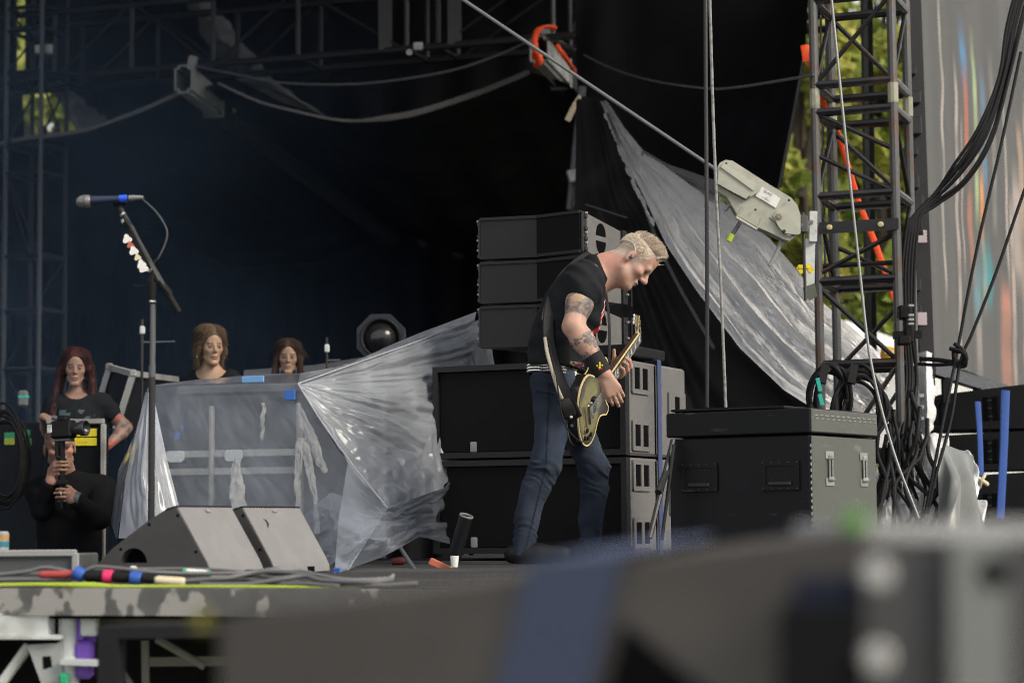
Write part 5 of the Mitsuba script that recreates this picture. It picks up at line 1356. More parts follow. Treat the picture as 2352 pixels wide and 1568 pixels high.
# silver sheeting heaped at the foot of the tower, and tarps at the lower right
hp_ = loft([PP([(2000, 1075, 11.6), (2080, 1040, 11.9), (2150, 1000, 12.1), (2200, 1030, 12.0), (2240, 1045, 11.9)]), PP([(2010, 1140, 11.2), (2090, 1120, 11.2), (2160, 1080, 11.3), (2220, 1100, 11.3), (2250, 1120, 11.4)]), PP([(2010, 1260, 10.9), (2100, 1260, 10.8), (2170, 1260, 10.8), (2240, 1260, 10.9), (2290, 1260, 11.0)])],
           90, 60, lambda u, v, p: 0.16 * (1 - np.abs(2 * nfb(np.stack([u * 9, v * 3, u * 0 + 2], -1), 3) - 1) - .6))
one('silver_heap', 'heap of crumpled silver sheeting at the lower right behind the foreground cabinet', 'sheeting', hp_, SILVER, True)
gt = loft([PP([(2160, 1028, 11.0), (2176, 1022, 11.2), (2236, 1046, 11.3)]), PP([(2150, 1110, 10.9), (2185, 1100, 10.85), (2246, 1110, 11.2)]), PP([(2140, 1230, 10.8), (2200, 1230, 10.7), (2262, 1230, 11)])], 50, 40, lambda u, v, p: 0.06 * np.sin(u * 14 + v * 2) * v)
one('grey_cover', 'olive grey plastic cover standing at the lower right', 'cover', gt, pr('cover', (0.16, 0.17, 0.165), 0.35, True), True)
for i in range(6):
    q = np.random.default_rng(60 + i)
    x = 2020 + i * 22
    one('floor_cable', ('leftmost', 'second', 'third', 'fourth', 'fifth', 'rightmost')[i] + ' of the black cables dropping to the floor among the tower legs', 'cable', tube(spl(PP([(x, 960 + q.random() * 40, 11.2), (x + q.normal() * 14, 1040, 11.1), (x + q.normal() * 20, 1120, 11.0), (x + q.normal() * 30, 1230, 10.9)]), 6), 0.012, 7), RUBBER, True, 'black cables dropping to the floor among the tower legs')

q = np.random.default_rng(91)
ms = []
for i in range(17):
    x = 2000 + 130 * q.random()
    y0, Yc = 880 + 130 * q.random(), 11.0 + 0.5 * q.random()
    ms.append(tube(spl(PP([(x, y0, Yc), (x + q.normal() * 18, y0 + 70, Yc - .05), (x + q.normal() * 26, y0 + 150, Yc), (x + q.normal() * 30, y0 + 230, Yc - .1), (x + q.normal() * 40, 1245, Yc - .1)]), 5), 0.008 + 0.006 * q.random(), 6))
one('cable_tangle', 'dense tangle of black cables round the foot of the truss tower', 'cables', cat(*ms), RUBBER, True, kind='stuff')
k = thing('power_box', 'black power distribution box half hidden among the cables at the tower foot', 'box')
part(k, 'body', mv(box(0.20, 0.2, 0.16, 0.01), tr_(P(2046, 1062, 11.7))), BLACKP)
for dx_, m_ in ((-.06, YELLOW), (0.0, ALU), (0.06, RED)):
    part(k, 'socket', along(lathe([(0, 0), (.012, 0), (.012, .012), (0, .014)], 10), P(2046, 1066, 11.6) + [dx_, 0, 0], (0, -1, 0)), m_)

# ================================================================== stacked loudspeakers at the far right
for i, (y0, y1, y0r, y1r) in enumerate(((906, 986, 880, 984), (1000, 1082, 992, 1078), (1096, 1236, 1086, 1230))):
    k = thing('pa_speaker', ('topmost black loudspeaker of the stack under the mesh banner', 'middle black loudspeaker of the stack under the mesh banner', 'lowest black loudspeaker of the stack under the mesh banner')[i], 'speaker', 'black loudspeakers under the banner')
    a0, a1, b0_, b1_ = P(2158, y0, 13.6), P(2158, y1, 13.6), P(2420, y0r - 6, 12.9), P(2420, y1r - 2, 12.9)
    part(k, 'cabinet', hull([p + np.array([0, d_, 0]) for p in (a0, a1, b0_, b1_) for d_ in (0, .7)]), pr('pa_black', (0.045, 0.043, 0.043), 0.5) if i == 0 else 'm_pa_black')
    for t_ in (0.42, 0.5):
        c_ = (a0 + a1) / 2 * (1 - t_) + (b0_ + b1_) / 2 * t_ - np.array([0, 0.006, 0])
        part(k, 'panel', mv(box(0.055, 0.012, 0.15, 0.005), frame(c_, b0_ - a0)), BLACKP)
    part(k, 'rigging', mv(cat(box(0.05, 0.05, 0.03, 0.004, (0, 0, 0.06)), box(0.03, 0.05, 0.14, 0.004, (0, 0, -0.01))), tr_((a0 + a1) / 2 - [0.02, 0, 0])), BLACKP)
    part(k, 'plate', mv(cat(*[box(0.03, 0.008, 0.012, 0.002, (0, 0, z)) for z in (-.05, 0, .05)]), frame((a0 + a1) / 2 * .55 + (b0_ + b1_) / 2 * .45 - [0, 0.016, 0], b0_ - a0)), GREY_TUBE)
for i, (pa, pb, w) in enumerate((((2246, 922), (2254, 1092), 10), ((2310, 896), (2298, 1190), 15))):
    one('blue_strap', ('narrow blue strap hanging in front of the stacked loudspeakers', 'wide blue strap hanging in front of the stacked loudspeakers')[i], 'strap', tube(PP([(*pa, 12.5), ((pa[0] + pb[0]) / 2 + 1, (pa[1] + pb[1]) / 2, 12.45), (*pb, 12.4)]), w * 12.4 / FPX / 2 * 1.3, 8, ((1, 0, 0), .15)), BLUE, True)
one('tan_rope', 'tan rope knot at the end of the narrow blue strap', 'rope', cat(tube(spl(PP([(2243, 1096, 12.4), (2256, 1104, 12.38), (2268, 1112, 12.4)]), 4), 0.014), tube(PP([(2262, 1090, 12.4), (2254, 1104, 12.37), (2250, 1120, 12.4)]), 0.010)), TAPE, True)
one('support_beam', 'black beam under the mesh banner that carries the loudspeakers', 'beam', bar(b1 + [-0.02, -0.04, -0.07], c1 + [0, -0.04, -0.07], 0.06, 0.05), BLACK_METAL)
for i, x in enumerate((2148, 2212, 2268, 2322)):
    part('support_beam', 'hanger', mv(box(0.05, 0.04, 0.16, 0.006), tr_(b1 + bd * (0.06, 0.25, 0.42, 0.6)[i] + [0, -0.04, -0.17])), BLACKP)

# ================================================================== foreground cabinets, close to the camera
FRONT = pr('front_fill_paint', worn((0.062, 0.056, 0.054), (0.080, 0.073, 0.070), 5), 0.65)
FRONT2 = pr('front_fill_side', (0.055, 0.056, 0.064), 0.55)
YF = 1.5


def fgbox(px, Y0, D, mat, par, nm, label=None):
    a = PP(px, Y0)
    return part(par, nm, hull([p + np.array([0.0, dy, 0]) for p in a for dy in (0, D)]), mat, 30, label)


k = thing('front_fill_speaker', 'large dark loudspeaker cabinet close to the camera, far out of focus, with a slanting top', 'speaker')
a, b = P(505, 1416, 1.62), P(1985, 1212, 1.42)
lo_a, lo_b = P(505, 1900, 1.62), P(1985, 1900, 1.42)
back = np.array([0.10, 0.42, 0.006])
part(k, 'cabinet', hull([a, b, lo_a, lo_b, a + back, b + back, lo_a + back, lo_b + back]), FRONT)
fr_ = (b - a) / np.linalg.norm(b - a)
def fpt(px, py, off=-0.004):
    lo_, hi_ = -0.5, 1.5
    for _ in range(40):                       # where the column meets the front face
        t = (lo_ + hi_) / 2
        w_ = a + (b - a) * t - C
        lo_, hi_ = (t, hi_) if CX + FPX * (w_ @ rt) / (w_ @ fw) < px else (lo_, t)
    return P(px, py, (a + (b - a) * t)[1] + off)
part(k, 'recess', hull([fpt(x, y, o_) for x, y in ((1432, 1425), (1640, 1600), (1600, 1800), (1330, 1800), (1400, 1560)) for o_ in (-0.003, 0.02)]), HOLE)
one('blue_webbing', 'blue webbing strap over the foreground cabinet, far out of focus', 'strap', cat(hull([fpt(x, y, o_) for x, y in ((1215, 1288), (1432, 1268), (1330, 1700), (1105, 1700)) for o_ in (-0.006, -0.004)]), hull([fpt(1215, 1286, -0.005), fpt(1432, 1266, -0.005)] + [fpt(1215, 1286, -0.005) + back + [0, 0, .003], fpt(1432, 1266, -.005) + back + [0, 0, .003], fpt(1215, 1288, -0.003) + back, fpt(1432, 1268, -.003) + back])), pr('webbing_blue', (0.062, 0.076, 0.13), 0.8, specular=0.2), 30)
k = thing('foreground_speaker', 'second dark cabinet at the lower right corner close to the camera, with rigging knobs', 'speaker')
part(k, 'cabinet', hull([p + np.array([0, d_, 0]) for p in PP([(1990, 1236), (2560, 1236), (1990, 1900), (2560, 1900)], 1.46) for d_ in (0, .35)]), pr('fg_cab', (0.055, 0.055, 0.062), 0.5))
part(k, 'top_plate', hull([p + np.array([0, d_, 0]) for p in PP([(1985, 1198), (2560, 1198), (1985, 1240), (2560, 1240)], 1.455) for d_ in (0, .36)]), pr('fg_top', (0.36, 0.36, 0.37), 0.5))  # paler than the cabinet: sky reflected on its top is painted in
part(k, 'side_rail', hull([p + np.array([0, d_, 0]) for p in PP([(2186, 1236), (2316, 1236), (2186, 1900), (2316, 1900)], 1.445) for d_ in (0, .014)]), pr('fg_rail', (0.17, 0.18, 0.18), 0.5))
part(k, 'rail_hole', along(lathe([(0, 0), (0.010, 0), (0.010, .004), (0, .004)], 20), P(2284, 1312, 1.446), (0, -1, 0)), HOLE)
part(k, 'rigging_plate', hull([p + np.array([0, d_, 0]) for p in PP([(1795, 1390), (1990, 1390), (1795, 1900), (1990, 1900)], 1.40) for d_ in (0, .02)]), pr('fg_dark', (0.006, 0.0065, 0.008), 0.7, specular=0.1))
part(k, 'rigging_plate', hull([p + np.array([0, d_, 0]) for p in PP([(1830, 1325), (1990, 1325), (1830, 1390), (1990, 1390)], 1.40) for d_ in (0, .02)]), pr('fg_navy', (0.012, 0.015, 0.030), 0.7, specular=0.1))
for y in (1318, 1508):
    part(k, 'knob', along(lathe([(0, 0), (0.0095, 0), (0.0095, 0.008), (0.007, 0.011), (0, 0.011)], 24), P(2012, y, 1.40), (0, -1, 0)), pr('knob', (0.42, 0.42, 0.42), 0.5))
one('green_clip', 'green clip on top of the foreground cabinet, far out of focus', 'clip', mv(box(0.016, 0.012, 0.024, 0.004), tr_(P(1962, 1216, 1.44))), pr('clip_green', (0.07, 0.25, 0.02), 0.5))
one('yellow_clip', 'yellow clip on the left end of the foreground cabinet, far out of focus', 'clip', mv(box(0.013, 0.012, 0.016, 0.004), tr_(P(462, 1424, 1.62))), pr('clip_yellow', (0.13, 0.12, 0.01), 0.6))

k = thing('under_stage_frame', 'black square frame under the stage edge, left of the foreground cabinet', 'frame')
part(k, 'rail', hull([p + np.array([0, d_, 0]) for p in PP([(272, 1440), (640, 1434), (272, 1466), (640, 1462)], 5.2) for d_ in (0, .1)]), pr('frame_black', (0.012, 0.0125, 0.015), 0.6, specular=0.2))
part(k, 'post', hull([p + np.array([0, d_, 0]) for p in PP([(224, 1440), (272, 1440), (224, 1800), (272, 1800)], 5.2) for d_ in (0, .1)]), 'm_frame_black')

# ================================================================== big roof added above everything, out of the frame, to darken the stage
k = thing('stage_roof', 'large dark unseen roof added over the whole stage to shade it', 'roof')
part(k, 'canopy', cat(slab(-16, 5.2, 9.4, 29.5, 8.6, 8.7), slab(-16, -15.9, 9.4, 29.5, -1.5, 8.6)), BLACKDRAPE, False)
# ================================================================== people


def axes(f, u):
    f = nz(f)
    u = nz(np.asarray(u, float) - f * (np.asarray(u, float) @ f))
    return f, np.cross(u, f), u          # forward, left, up


class Head:
    def __init__(s, c, f, u, k=1.0, lw=1.0):
        s.c, s.k, s.lw = np.asarray(c, float), k, lw
        s.R = np.array(axes(f, u))

    def w(s, f, l, u):
        return s.c + s.k * (s.R.T @ np.array([f, l * s.lw, u]))

    def loc(s, p):
        return (p - s.c) @ s.R.T / s.k / np.array([1, s.lw, 1])

    def build(s, F, male=True, ears=True):
        k, R = s.k, s.R
        e = lambda c, r, kk=0.02, op='u': F.ell(s.w(*c), R, np.array(r) * k * np.array([1, s.lw, 1]), kk * k, op)
        e((0.004, 0, 0.046), (0.098, 0.075, 0.086))
        e((0.040, 0, -0.015), (0.055, 0.060 if male else 0.055, 0.078 if male else 0.070))
        e((0.042, 0, -0.066), (0.047 if male else 0.042, 0.050 if male else 0.034, 0.036 if male else 0.033))
        F.cone(s.w(0.082, -0.008, -0.094), s.w(0.082, 0.008, -0.094), (0.019 if male else 0.0165) * k, k=0.02 * k)
        for l in (-1, 1):
            if male:
                F.cone(s.w(0.010, l * 0.050, -0.060), s.w(0.065, l * 0.022, -0.092), 0.017 * k, k=0.022 * k)
                e((0.068, l * 0.043, -0.016), (0.024, 0.022, 0.018), 0.02)
            else:
                F.cone(s.w(0.016, l * 0.043, -0.052), s.w(0.068, l * 0.014, -0.090), 0.013 * k, k=0.022 * k)
                e((0.060, l * 0.042, -0.012), (0.020, 0.016, 0.014), 0.028)
            e((0.101 if male else 0.104, l * 0.031, 0.004), (0.016 if male else 0.013, 0.019, 0.013 if male else 0.011), 0.014, 's')
        F.cone(s.w(0.088, -0.036, 0.024), s.w(0.088, 0.036, 0.024), (0.014 if male else 0.006) * k, k=0.014 * k)
        F.cone(s.w(0.094, 0, 0.014), s.w(0.119 if male else 0.1125, 0, -0.022), (0.008 if male else 0.006) * k, (0.0125 if male else 0.0090) * k, k=0.012 * k)
        for l in (-1, 1):
            e((0.105 if male else 0.101, l * (0.011 if male else 0.009), -0.027), (0.012 if male else 0.009, 0.008 if male else 0.006, 0.008 if male else 0.006), 0.008)
            e((0.083, l * 0.031, 0.003), (0.0125, 0.0125, 0.0125), 0.003)
        e((0.094, 0, -0.054), (0.014, 0.024, 0.0075), 0.008)
        e((0.092, 0, -0.066), (0.013, 0.020, 0.0075), 0.008)
        e((0.106, 0, -0.060), (0.012, 0.020, 0.002), 0.003, 's')
        if ears:
            for l in (-1, 1):
                F.ell(s.w(-0.004, l * 0.078, -0.002), R, np.array((0.017, 0.008, 0.032)) * k, 0.006 * k)
                F.ell(s.w(0.004, l * 0.086, 0.002), R, np.array((0.008, 0.006, 0.016)) * k, 0.004 * k, 's')

    def paint(s, p, col, brow=(0.10, 0.06, 0.035), lip=(0.50, 0.20, 0.16), iris=(0.03, 0.025, 0.02)):
        q = s.loc(p)
        on = np.linalg.norm(q - [0.02, 0, -0.01], axis=1) < 0.17
        f, l, u = q.T

        def blend(mask, c, a=1.0):
            mk = (mask & on)
            col[mk] = col[mk] * (1 - a) + np.asarray(c) * a
        for sg in (-1, 1):
            d = np.sqrt((f - 0.083) ** 2 + (l - sg * 0.031) ** 2 + (u - 0.003) ** 2)
            blend((np.abs(u - 0.003) < 0.0085) & (np.abs(l - sg * 0.031) < 0.0155) & (f > 0.07), (0.10, 0.06, 0.045), 0.40)  # shadow of the eye socket painted into the skin
            blend((d < 0.0142) & (f > 0.085) & (np.abs(u - 0.002) < 0.0055), (0.17, 0.14, 0.125))
            blend((d < 0.0150) & (f > 0.085) & (np.hypot(l - sg * 0.031, u - 0.002) < 0.0072), iris)
            blend((f > 0.06) & (np.abs(l - sg * 0.032) < 0.019) & (np.abs(u - 0.024 - 0.10 * (0.02 - np.abs(l - sg * 0.026)) * 0.3) < 0.0045), brow, 0.8)
            blend((f > 0.075) & (np.abs(l - sg * 0.031) < 0.016) & (np.abs(u - 0.0095 + 0.02 * np.abs(l - sg * .031)) < 0.0022), (0.05, 0.03, 0.025), 0.8)
            blend((np.hypot(f - 0.07, l - sg * 0.043) < 0.026) & (np.abs(u + 0.02) < 0.02), (0.62, 0.30, 0.24), 0.35 if s.lw == 1 else 0.08)
        um = u + 0.060 + 4.0 * l ** 2
        blend((f > 0.078) & ((l / 0.0225) ** 2 + (um / 0.0095) ** 2 < 1), lip, 0.6)
        blend((f > 0.085) & (np.abs(um) < 0.0020) & (np.abs(l) < 0.021), np.asarray(lip) * 0.35, 0.8)
        return col


def hand(F, W, d, n, t, curls, thumb, k=1.0, spread=0.06, palm=0.088, r=0.0088):
    """A hand from the wrist W: d towards the knuckles, n where the fingers close to, t the thumb's side; curls: three bends for each of four fingers (index first)."""
    d, n, t = nz(d), nz(n), nz(t)
    off = [0.031, 0.0105, -0.010, -0.029]
    ln = [(0.043, 0.026, 0.021), (0.048, 0.030, 0.022), (0.044, 0.028, 0.021), (0.035, 0.021, 0.019)]
    base = [palm, palm + 0.004, palm - 0.002, palm - 0.010]
    for i in range(4):
        kn_ = W + k * (d * base[i] + t * off[i])
        F.cone(W + k * (d * 0.012 + t * off[i] * 0.62), kn_, 0.0145 * k, 0.0115 * k, 0.014 * k)
        a, p = 0.0, kn_
        for j in range(3):
            a += curls[i][j]
            dir_ = nz((d + t * off[i] * spread / 0.03) * math.cos(a) + n * math.sin(a))
            q = p + dir_ * ln[i][j] * k
            rr = (r * (0.90 if i == 3 else 1.0)) * k
            F.cone(p, q, rr * (1.05 - 0.08 * j), rr * (0.98 - 0.10 * j), 0.003 * k)
            p = q
    p = W + k * (d * 0.022 + t * 0.022)
    for j, (c, l_) in enumerate(zip(thumb, (0.044, 0.032, 0.026))):
        dir_ = nz(d * c[0] + t * c[1] + n * c[2])
        q = p + dir_ * l_ * k
        F.cone(p, q, (0.0145, 0.0110, 0.0095)[j] * k, (0.0115, 0.0100, 0.0075)[j] * k, (0.012, 0.003, 0.003)[j] * k)
        p = q


def skin_base(p, tone, seed=0):
    n1 = nfb(p * 14 + seed, 3)[:, None]
    n2 = nfb(p * 45 + seed + 5, 2)[:, None]
    return np.asarray(tone) * (0.86 + 0.28 * n1) * np.array([1, 1, 1]) + np.array([0.05, -0.01, -0.01]) * (n2 - 0.5)


def add_mesh(parent, name, F, mat, color, label=None):
    m = F.mesh()
    return part(parent, name, m, mat, True, label, color=np.clip(color(np.array(m.vertices)), 0, 1))


def strands(curves, r0, r1, seed):
    """Many thin three-sided strands (curves of equal length) as one mesh; returns (mesh, shade per vertex)."""
    q = np.random.default_rng(seed)
    c = np.array(curves)
    N, L = c.shape[:2]
    t = np.gradient(c, axis=1)
    t /= np.linalg.norm(t, axis=2, keepdims=True) + 1e-9
    a_ = np.cross(t, [0.31, 0.52, 0.79])
    a_ /= np.linalg.norm(a_, axis=2, keepdims=True) + 1e-9
    b_ = np.cross(t, a_)
    r = np.linspace(r0, r1, L)[None, :, None, None]
    an = np.arange(3) * 2.0944
    v = c[:, :, None] + r * (np.cos(an)[None, None, :, None] * a_[:, :, None] + np.sin(an)[None, None, :, None] * b_[:, :, None])
    i = np.arange(N * L * 3).reshape(N, L, 3)
    j = np.roll(i, -1, 2)
    fc = np.stack([i[:, :-1], j[:, :-1], j[:, 1:], i[:, 1:]], -1).reshape(-1, 4)
    return M(v.reshape(-1, 3), fc), np.repeat(0.6 + 0.8 * q.random(N), L * 3)


# ------------------------------------------------------------------ the guitarist
GY = 9.6
k = thing('person', 'tattooed blond guitarist in a black t-shirt and dark jeans, bent over his guitar', 'person')
G = k
J = {n_: P(*v) for n_, v in dict(pel=(1268, 868, 9.6), waist=(1283, 800, 9.6), chest=(1322, 702, 9.6), upper=(1342, 645, 9.6), neck=(1378, 612, 9.6), skull=(1424, 590, 9.59),
     sh_n=(1338, 650, 9.40), el_n=(1317, 748, 9.30), wr_n=(1390, 862, 9.29), sh_f=(1358, 652, 9.80), el_f=(1336, 812, 9.93), wr_f=(1390, 862, 9.84),
     hip_n=(1262, 884, 9.50), kn_n=(1253, 1072, 9.48), an_n=(1205, 1268, 9.46), hip_f=(1288, 894, 9.70), kn_f=(1366, 1084, 9.78), an_f=(1357, 1262, 9.82)).items()}
hd = Head(P(1450, 596, 9.575), (0.64, -0.10, -0.765), (0.765, 0.02, 0.64), 1.0)
F = Field((P(1140, 0, 9.6)[0], 9.12, -0.03), (P(1540, 0, 9.6)[0], 10.10, 1.62), 0.005)
hd.build(F)
# neck and trunk
F.cone(J['neck'] - [0.012, 0, 0.01], hd.w(-0.025, 0, -0.035), 0.064, 0.057, 0.03)
F.cone(J['upper'] + [0.03, 0, -0.03], hd.w(0.02, 0, -0.075), 0.055, 0.045, 0.04)
Lat = np.array([0, 1.0, 0])
F.cone(J['chest'] - Lat * .09, J['chest'] + Lat * .09, 0.118, k=0.05)
F.cone(J['upper'] - Lat * .13, J['upper'] + Lat * .13, 0.075, k=0.05)
F.cone(J['waist'] - Lat * .06, J['waist'] + Lat * .06, 0.10, k=0.06)
F.cone(J['pel'] - Lat * .07, J['pel'] + Lat * .07, 0.08, k=0.06)
# near arm
F.chain([J['sh_n'], (J['sh_n'] + J['el_n']) / 2 + [0.006, 0, 0], J['el_n']], [0.062, 0.056, 0.046], 0.03)
e2w = J['wr_n'] - J['el_n']
F.chain([J['el_n'], J['el_n'] + e2w * 0.28, J['el_n'] + e2w * 0.95], [0.045, 0.050, 0.032], 0.02)
F.cone(J['el_n'], J['el_n'] + nz([-0.5, 0, -0.4]) * 0.016, 0.036, 0.03, 0.02)
F.chain([J['sh_f'], J['el_f']], [0.06, 0.045], 0.03)
F.chain([J['el_f'], J['el_f'] + (J['wr_f'] - J['el_f']) * .3, J['wr_f']], [0.044, 0.047, 0.030], 0.02)
# legs inside the jeans
LEG = dict(n=[(1266, 890, 9.50), (1265, 1000, 9.49), (1253, 1070, 9.48), (1229, 1122, 9.475), (1210, 1190, 9.47), (1202, 1275, 9.46)], f=[(1288, 894, 9.70), (1333, 1005, 9.75), (1365, 1075, 9.78), (1366, 1122, 9.79), (1357, 1190, 9.80), (1357, 1275, 9.82)])
LEGR = dict(n=[0.090, 0.068, 0.073, 0.062, 0.054, 0.053], f=[0.090, 0.071, 0.072, 0.064, 0.054, 0.049])
for s_ in 'nf':
    F.chain(PP(LEG[s_]), np.array(LEGR[s_]) * 0.62, 0.02)
# near hand: strums over the bridge, back of the hand to the camera
d_ = nz(P(1414, 905, 9.31) - J['wr_n'])
hand(F, J['wr_n'], d_, (0.25, 0.85, -0.45), nz(P(1402, 925, 9.36) - P(1420, 880, 9.30)) * -1.0 if False else nz(np.cross(d_, (0.25, 0.85, -0.45))) * -1,
     [(0.80, 1.0, 0.6), (0.65, 0.85, 0.6), (0.60, 0.85, 0.55), (0.60, 0.8, 0.5)], ((0.75, 0.5, 0.5), (0.9, 0.1, 0.5), (0.9, -0.1, 0.4)), 0.97, 0.05)
# far hand: round the neck of the guitar
GN = nz([0.35, 0.78, 0.50])
GF = np.array([0.95, -0.30, -0.08])
GF = nz(GF - GN * (GF @ GN) + 0.0)
GW = np.cross(GN, GF)
if GW[2] < 0:
    GW = -GW                                   # towards the bass side, up
GO = P(1316, 974, 9.47)                          # tail end of the guitar, in its middle plane
def gp(x, y, z=0.0):
    return GO + GN * x + GW * y + GF * z
nk = gp(0.60, 0.0, 0.02)
dh_ = nz(GF * 0.9 + GW * 0.12 - GN * 0.1)
hw_ = nk - GW * 0.052 + GF * 0.012 - dh_ * 0.088
for a_, b_ in ((J['wr_f'], hw_),):
    F.cone(a_, b_, 0.032, 0.028, 0.02)
hand(F, hw_, dh_, GW, nz(GN), [(0.75, 0.95, 0.8), (0.7, 1.0, 0.8), (0.65, 1.0, 0.9), (0.6, 0.95, 0.9)], ((0.25, 0.35, 0.9), (0.05, 0.2, 1.0), (0.0, 0.2, 0.9)), 1.05, 0.10)
# thumb side of the far hand seen above the neck


def capd(p, a, b):
    t = np.clip(((p - a) @ (b - a)) / ((b - a) @ (b - a)), 0, 1)
    return np.linalg.norm(p - a - t[:, None] * (b - a), axis=1), t


def guitarist_color(p):
    col = skin_base(p, (0.50, 0.30, 0.232))
    # blond cropped sides and stubble
    q = hd.loc(p)
    f, l, u = q.T
    on = np.linalg.norm(q - [0.0, 0, 0.02], axis=1) < 0.16
    scalp = on & (u > -0.012 + np.where(f < 0.0, -0.038 * np.clip(-f / 0.09, 0, 1), 0)) & (f < 0.060 + 0.35 * (u - 0.05)) & (f < 0.075) & ~((np.abs(f + 0.002) < 0.022) & (np.abs(u) < 0.036) & (np.abs(l) > 0.07))
    n = nfb(p * np.array([160, 90, 160]), 2)[:, None]
    col[scalp] = (np.array([0.52, 0.405, 0.33]) * (0.75 + 0.5 * n))[scalp]
    side = on & (f > 0.004) & (f < 0.056) & (u > -0.085) & (u < 0.015) & (np.abs(l) > 0.045)
    sw = (0.40 * np.clip(1.2 - np.hypot((f - 0.030) / 0.022, (u + 0.03) / 0.045), 0, 1) * (0.6 + 0.8 * nfb(p * 150, 2)))[:, None]
    col[side] = (col * (1 - sw) + np.array([0.56, 0.47, 0.41]) * sw)[side]
    gt_ = on & (f > 0.082) & (np.abs(l) < 0.03) & (u < -0.036) & (u > -0.088)
    gw = (0.55 * np.clip(1.5 * nfb(p * 170, 2), 0.2, 1))[:, None]
    col[gt_] = (col * (1 - gw) + np.array([0.54, 0.45, 0.37]) * gw)[gt_]
    col = hd.paint(p, col, brow=(0.42, 0.30, 0.2), lip=(0.45, 0.22, 0.17))
    # reddened neck
    dn, t = capd(p, J['neck'], hd.w(0.0, 0, -0.05))
    m = (dn < 0.085) & ~on | ((dn < 0.07) & (u < -0.03) & (f < 0.03))
    col[m] = col[m] * 0.55 + np.array([0.62, 0.28, 0.21]) * 0.45
    # tattoos
    for a_, b_, lo_, hi_ in ((J['sh_n'], J['el_n'], 0.25, 0.83), (J['el_n'], J['wr_n'], 0.22, 0.93), (J['el_f'], J['wr_f'], 0.1, 0.9)):
        d0, t = capd(p, a_, b_)
        on_ = (d0 < 0.075) & (t > lo_) & (t < hi_)
        w1 = nfb(p * 30 + 3, 3)
        w2 = nfb(p * 34 + 40, 3)
        up_ = a_ is J['sh_n']
        ink = on_ & ((w1 > (0.33 if up_ else 0.49)) | (np.abs(w2 - 0.5) < 0.035))
        fine_ = nfb(p * 95 + 13, 3)
        dens = (np.clip((w1 - 0.36) * 7, 0.50, 0.92) * np.clip(0.60 + 1.6 * (fine_ - .3), 0.45, 1.05))[:, None]
        inkc = np.where((w2 > 0.58)[:, None], np.array([0.13, 0.12, 0.12]), np.array([0.09, 0.10, 0.115]))
        red = (nno(p * 20 + 9) > 0.62) & (t > 0.55) & (a_ is J['el_n'])
        inkc = np.where(red[:, None], np.array([0.42, 0.09, 0.06]), inkc)
        yel = (nno(p * 24 + 77) > 0.70)
        inkc = np.where(yel[:, None], np.array([0.36, 0.30, 0.16]), inkc)
        col[ink] = (col * (1 - dens) + inkc * dens)[ink]
    return col


add_mesh(k, 'body', F, SKIN, guitarist_color)

# hair: longer on top, brushed forward to a tuft
F = Field(hd.c - 0.2, hd.c + 0.2, 0.004)
F.ell(hd.w(0.010, 0, 0.052), hd.R, (0.093, 0.060, 0.084), 0.01)
F.cut(hd.w(0.0, 0, 0.102), hd.R.T @ np.array([0.12, 0, -1.0]))
q = np.random.default_rng(5)
for i in range(70):
    f_, l_ = q.uniform(-0.06, 0.084), q.uniform(-0.05, 0.05)
    u_ = 0.050 + 0.086 * math.sqrt(max(0.02, 1 - ((f_ - 0.006) / 0.102) ** 2 - (l_ / 0.078) ** 2))
    r_ = hd.w(f_, l_, u_)
    F.cone(r_ - (hd.R.T @ np.array([0, 0, 0.012])), r_ + hd.R.T @ np.array([0.008 + 0.012 * (f_ > 0.045) + q.normal() * .006, q.normal() * 0.008, 0.006 + 0.009 * q.random() + 0.008 * (f_ > 0.05)]), 0.0065, 0.0015, 0.003)
cv = []
for i in range(7000):
    th, ph_ = q.uniform(-math.pi, math.pi), math.acos(q.uniform(-0.25, 1))
    v_ = np.array([math.cos(th) * math.sin(ph_), math.sin(th) * math.sin(ph_), math.cos(ph_)])
    f_, l_, u_ = 0.004 + 0.0985 * v_[0], 0.0755 * v_[1], 0.046 + 0.0865 * v_[2]
    if f_ > 0.062 + 0.30 * (u_ - 0.06) or f_ > 0.086 or u_ < -0.004 - 0.03 * max(0, -f_ / .09) or (abs(f_) < .024 and abs(u_) < .036):
        continue
    top = u_ > 0.085
    ln = (0.014 + 0.018 * q.random() + 0.012 * max(0, f_ / .08)) if top else 0.006 + 0.005 * q.random()
    dr_ = np.array([0.45 + 0.4 * q.normal() * .6, 0.35 * q.normal(), 0.8]) if top else np.array([-0.45 + .2 * q.normal(), v_[1] * 0.25, -0.8 + .2 * q.normal()]) + 0.25 * v_
    p0 = hd.w(f_, l_, u_)
    d0 = hd.R.T @ nz(dr_)
    cv.append([p0 - (hd.R.T @ v_) * .002, p0 + d0 * ln * .6, p0 + d0 * ln + np.array([0, 0, -0.12 * ln])])
hm, hs_sh = strands(cv, 0.0012, 0.0005, 3)
fm_ = F.mesh()
hc = np.array([0.62, 0.52, 0.42])
cc = np.vstack([hc * (0.65 + 0.7 * nfb((np.array(fm_.vertices) - hd.c) @ hd.R.T * np.array([60, 220, 60]), 2))[:, None], hc * hs_sh[:, None]])
part(k, 'hair', cat(fm_, hm), HAIRC, True, color=np.clip(cc, 0, 1))
part(k, 'ear_wire', tube(spl([hd.w(0.0, -0.088, 0.005), hd.w(-0.008, -0.086, 0.03), hd.w(-0.04, -0.074, 0.045), hd.w(-0.078, -0.05, 0.03), hd.w(-0.094, -0.02, 0.015)], 5), 0.0016, 5), LIGHT_STEEL)
